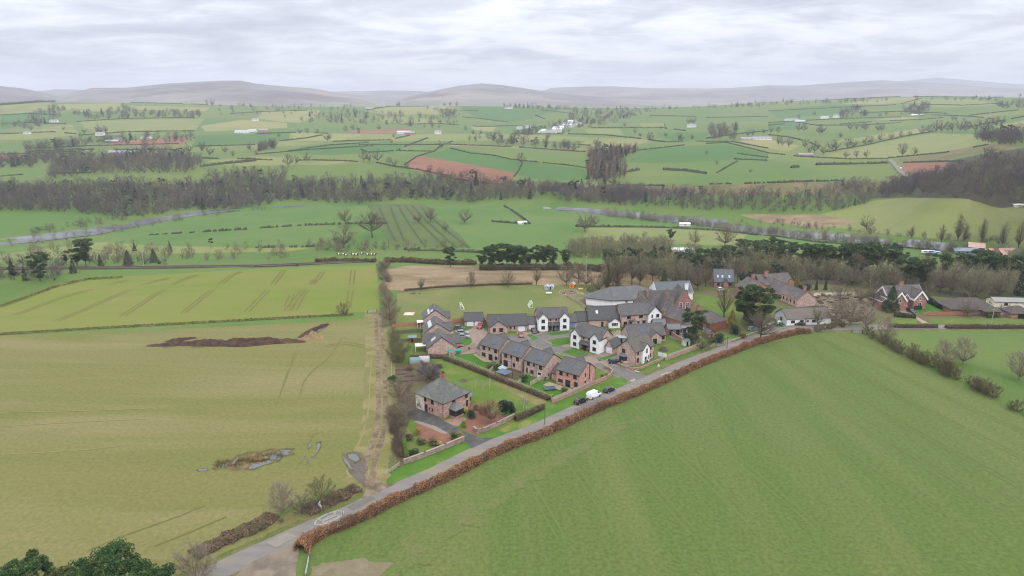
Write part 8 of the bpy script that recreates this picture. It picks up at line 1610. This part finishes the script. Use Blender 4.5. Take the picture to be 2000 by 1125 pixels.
mound([(584,663),(605,660),(632,659)], [3, 5.5, 4], 1.5, mat('pale straw heap', c(206, 178, 142), c(178, 148, 118), scale=.8, fine=.4, fscale=2.5), 'pale straw heap beside the right end of the dark heap', 'straw_heap', 'straw heap', 4, .8)
rr2 = random.Random(5)
rush = []
for i in range(70): x = 425 + 125 * rr2.random(); rush.append((x, np.interp(x, [425, 480, 520, 550], [906, 901, 893, 886]) + rr2.uniform(-5, 6)))
V = [blades(np.array([[*P(x, y).xy, 0.02]] * 26) + np.random.RandomState(i).normal(size=(26, 3)) * np.array([.35, .35, 0]), np.random.RandomState(i).normal(size=(26, 3)) * .35 + np.array([0, 0, 1]), np.full(26, .55), np.full(26, .1), np.random.RandomState(i)) for i, (x, y) in enumerate(rush)]
co, F_ = join(V); tag(link('rushes', mesh_np('rushes', co, F_, [m_rush])), 'tufts of rushes in the flooded hollow', None, None, 'stuff')
rub = []; q = MB()
for i in range(150):
    x, y = rr2.uniform(1592, 1690), rr2.uniform(576, 628); p = P(x, y); s_ = rr2.uniform(.3, 1.0); q.box(p.x - s_, p.x + s_, p.y - s_ * .6, p.y + s_ * .6, 0, s_ * rr2.uniform(.3, .9), rr2.randrange(3), None)
tag(q.build('rubble', [mat('rubble a', c(186, 172, 158), c(160, 146, 134)), mat('rubble b', c(132, 108, 98), c(108, 88, 80)), mat('rubble c', c(158, 150, 120), c(120, 118, 88))]), 'piles of rubble and logs in the yard beyond the white bungalow', None, None, 'stuff')
# ------------------------------------------------------------------ cows
def cow_mesh():
    me = bpy.data.meshes.new('cow'); J = [((-.75, 0, 1.05), .33), ((-.3, 0, 1.0), .40), ((.3, 0, 1.0), .38), ((.75, 0, 1.1), .30), ((1.1, 0, 1.22), .19), ((1.4, 0, 1.2), .15), ((1.65, 0, 1.0), .09)]
    v = [j[0] for j in J]; r = [j[1] for j in J]; ed = [(i, i + 1) for i in range(6)]
    for x, y, a in ((-.72, .2, 0), (-.72, -.2, 0), (.62, .2, 3), (.62, -.2, 3)):
        b = len(v); v += [(x, y, .75), (x + (.06 if a == 0 else -.02), y, .4), (x, y, .03)]; r += [.13, .07, .06]; ed += [(a, b), (b, b + 1), (b + 1, b + 2)]
    b = len(v); v += [(-1.0, 0, 1.1), (-1.08, 0, .55)]; r += [.05, .03]; ed += [(0, b), (b, b + 1)]
    b = len(v); v += [(1.36, .22, 1.3), (1.36, -.22, 1.3)]; r += [.05, .05]; ed += [(5, b), (5, b + 1)]
    me.from_pydata(v, ed, []); o = bpy.data.objects.new('cow_tmp', me); C.objects.link(o); mo = o.modifiers.new('s', 'SKIN'); su = o.modifiers.new('u', 'SUBSURF'); su.levels = 1; su.render_levels = 1
    for i, x in enumerate(me.skin_vertices[0].data if len(me.skin_vertices) else []): x.radius = (r[i], r[i])
    if not len(me.skin_vertices): 
        bm = bmesh.new(); bm.from_mesh(me); ly = bm.verts.layers.skin.verify(); bm.verts.ensure_lookup_table()
        for i, vv in enumerate(bm.verts): vv[ly].radius = (r[i], r[i]); vv[ly].use_root = i == 1
        bm.to_mesh(me); bm.free()
    dg = bpy.context.evaluated_depsgraph_get(); m2 = bpy.data.meshes.new_from_object(o.evaluated_get(dg)); bpy.data.objects.remove(o); m2.name = 'cow'
    m = mat('belted cow hide', (.02, .018, .018), (.03, .028, .028), coords='obj'); t = m.node_tree; bs = t.nodes['Principled BSDF']; src = bs.inputs['Base Color'].links[0].from_socket
    sx = N(t, 'ShaderNodeSeparateXYZ'); L(t, N(t, 'ShaderNodeTexCoord').outputs['Object'], sx.inputs[0]); ab = MA(t, 'LESS_THAN', MA(t, 'ABSOLUTE', sx.outputs[0]), .42); q_ = N(t, 'ShaderNodeMix', data_type='RGBA'); L(t, ab, q_.inputs[0]); L(t, src, q_.inputs[6]); q_.inputs[7].default_value = (.75, .73, .7, 1); L(t, q_.outputs[2], bs.inputs['Base Color'])
    m2.materials.clear(); m2.materials.append(m); return m2
cm = cow_mesh()
for i, (px, py) in enumerate(((662, 499), (671, 499), (676, 501), (690, 499.5), (696, 500), (707, 498), (726, 499.5), (731, 499.5), (718, 500))):
    o = link('cow', cm, None, P(px, py), rnd.choice((0, math.pi)) + rnd.uniform(-.5, .5)); o.scale = (1.25,) * 3; tag(o, 'black cow with a white belt grazing above the railway', 'cow', 'belted cows grazing above the railway')
# ------------------------------------------------------------------ haze: the air of the valley
def haze():
    m = bpy.data.materials.new('haze'); m.use_nodes = True; t = m.node_tree; t.nodes.clear()
    o = N(t, 'ShaderNodeOutputMaterial'); v = N(t, 'ShaderNodeVolumePrincipled')
    v.inputs['Color'].default_value = (.83, .88, 1.0, 1); v.inputs['Density'].default_value = 1.05e-4; v.inputs['Anisotropy'].default_value = .1
    L(t, v.outputs[0], o.inputs['Volume'])
    bm = bmesh.new(); bmesh.ops.create_cube(bm, size=1)
    me = bpy.data.meshes.new('haze'); bm.to_mesh(me); bm.free(); me.materials.append(m)
    ob = link('haze', me, loc=(0, 5300, 330)); ob.scale = (36000, 21600, 760); tag(ob, kind='stuff')
haze()
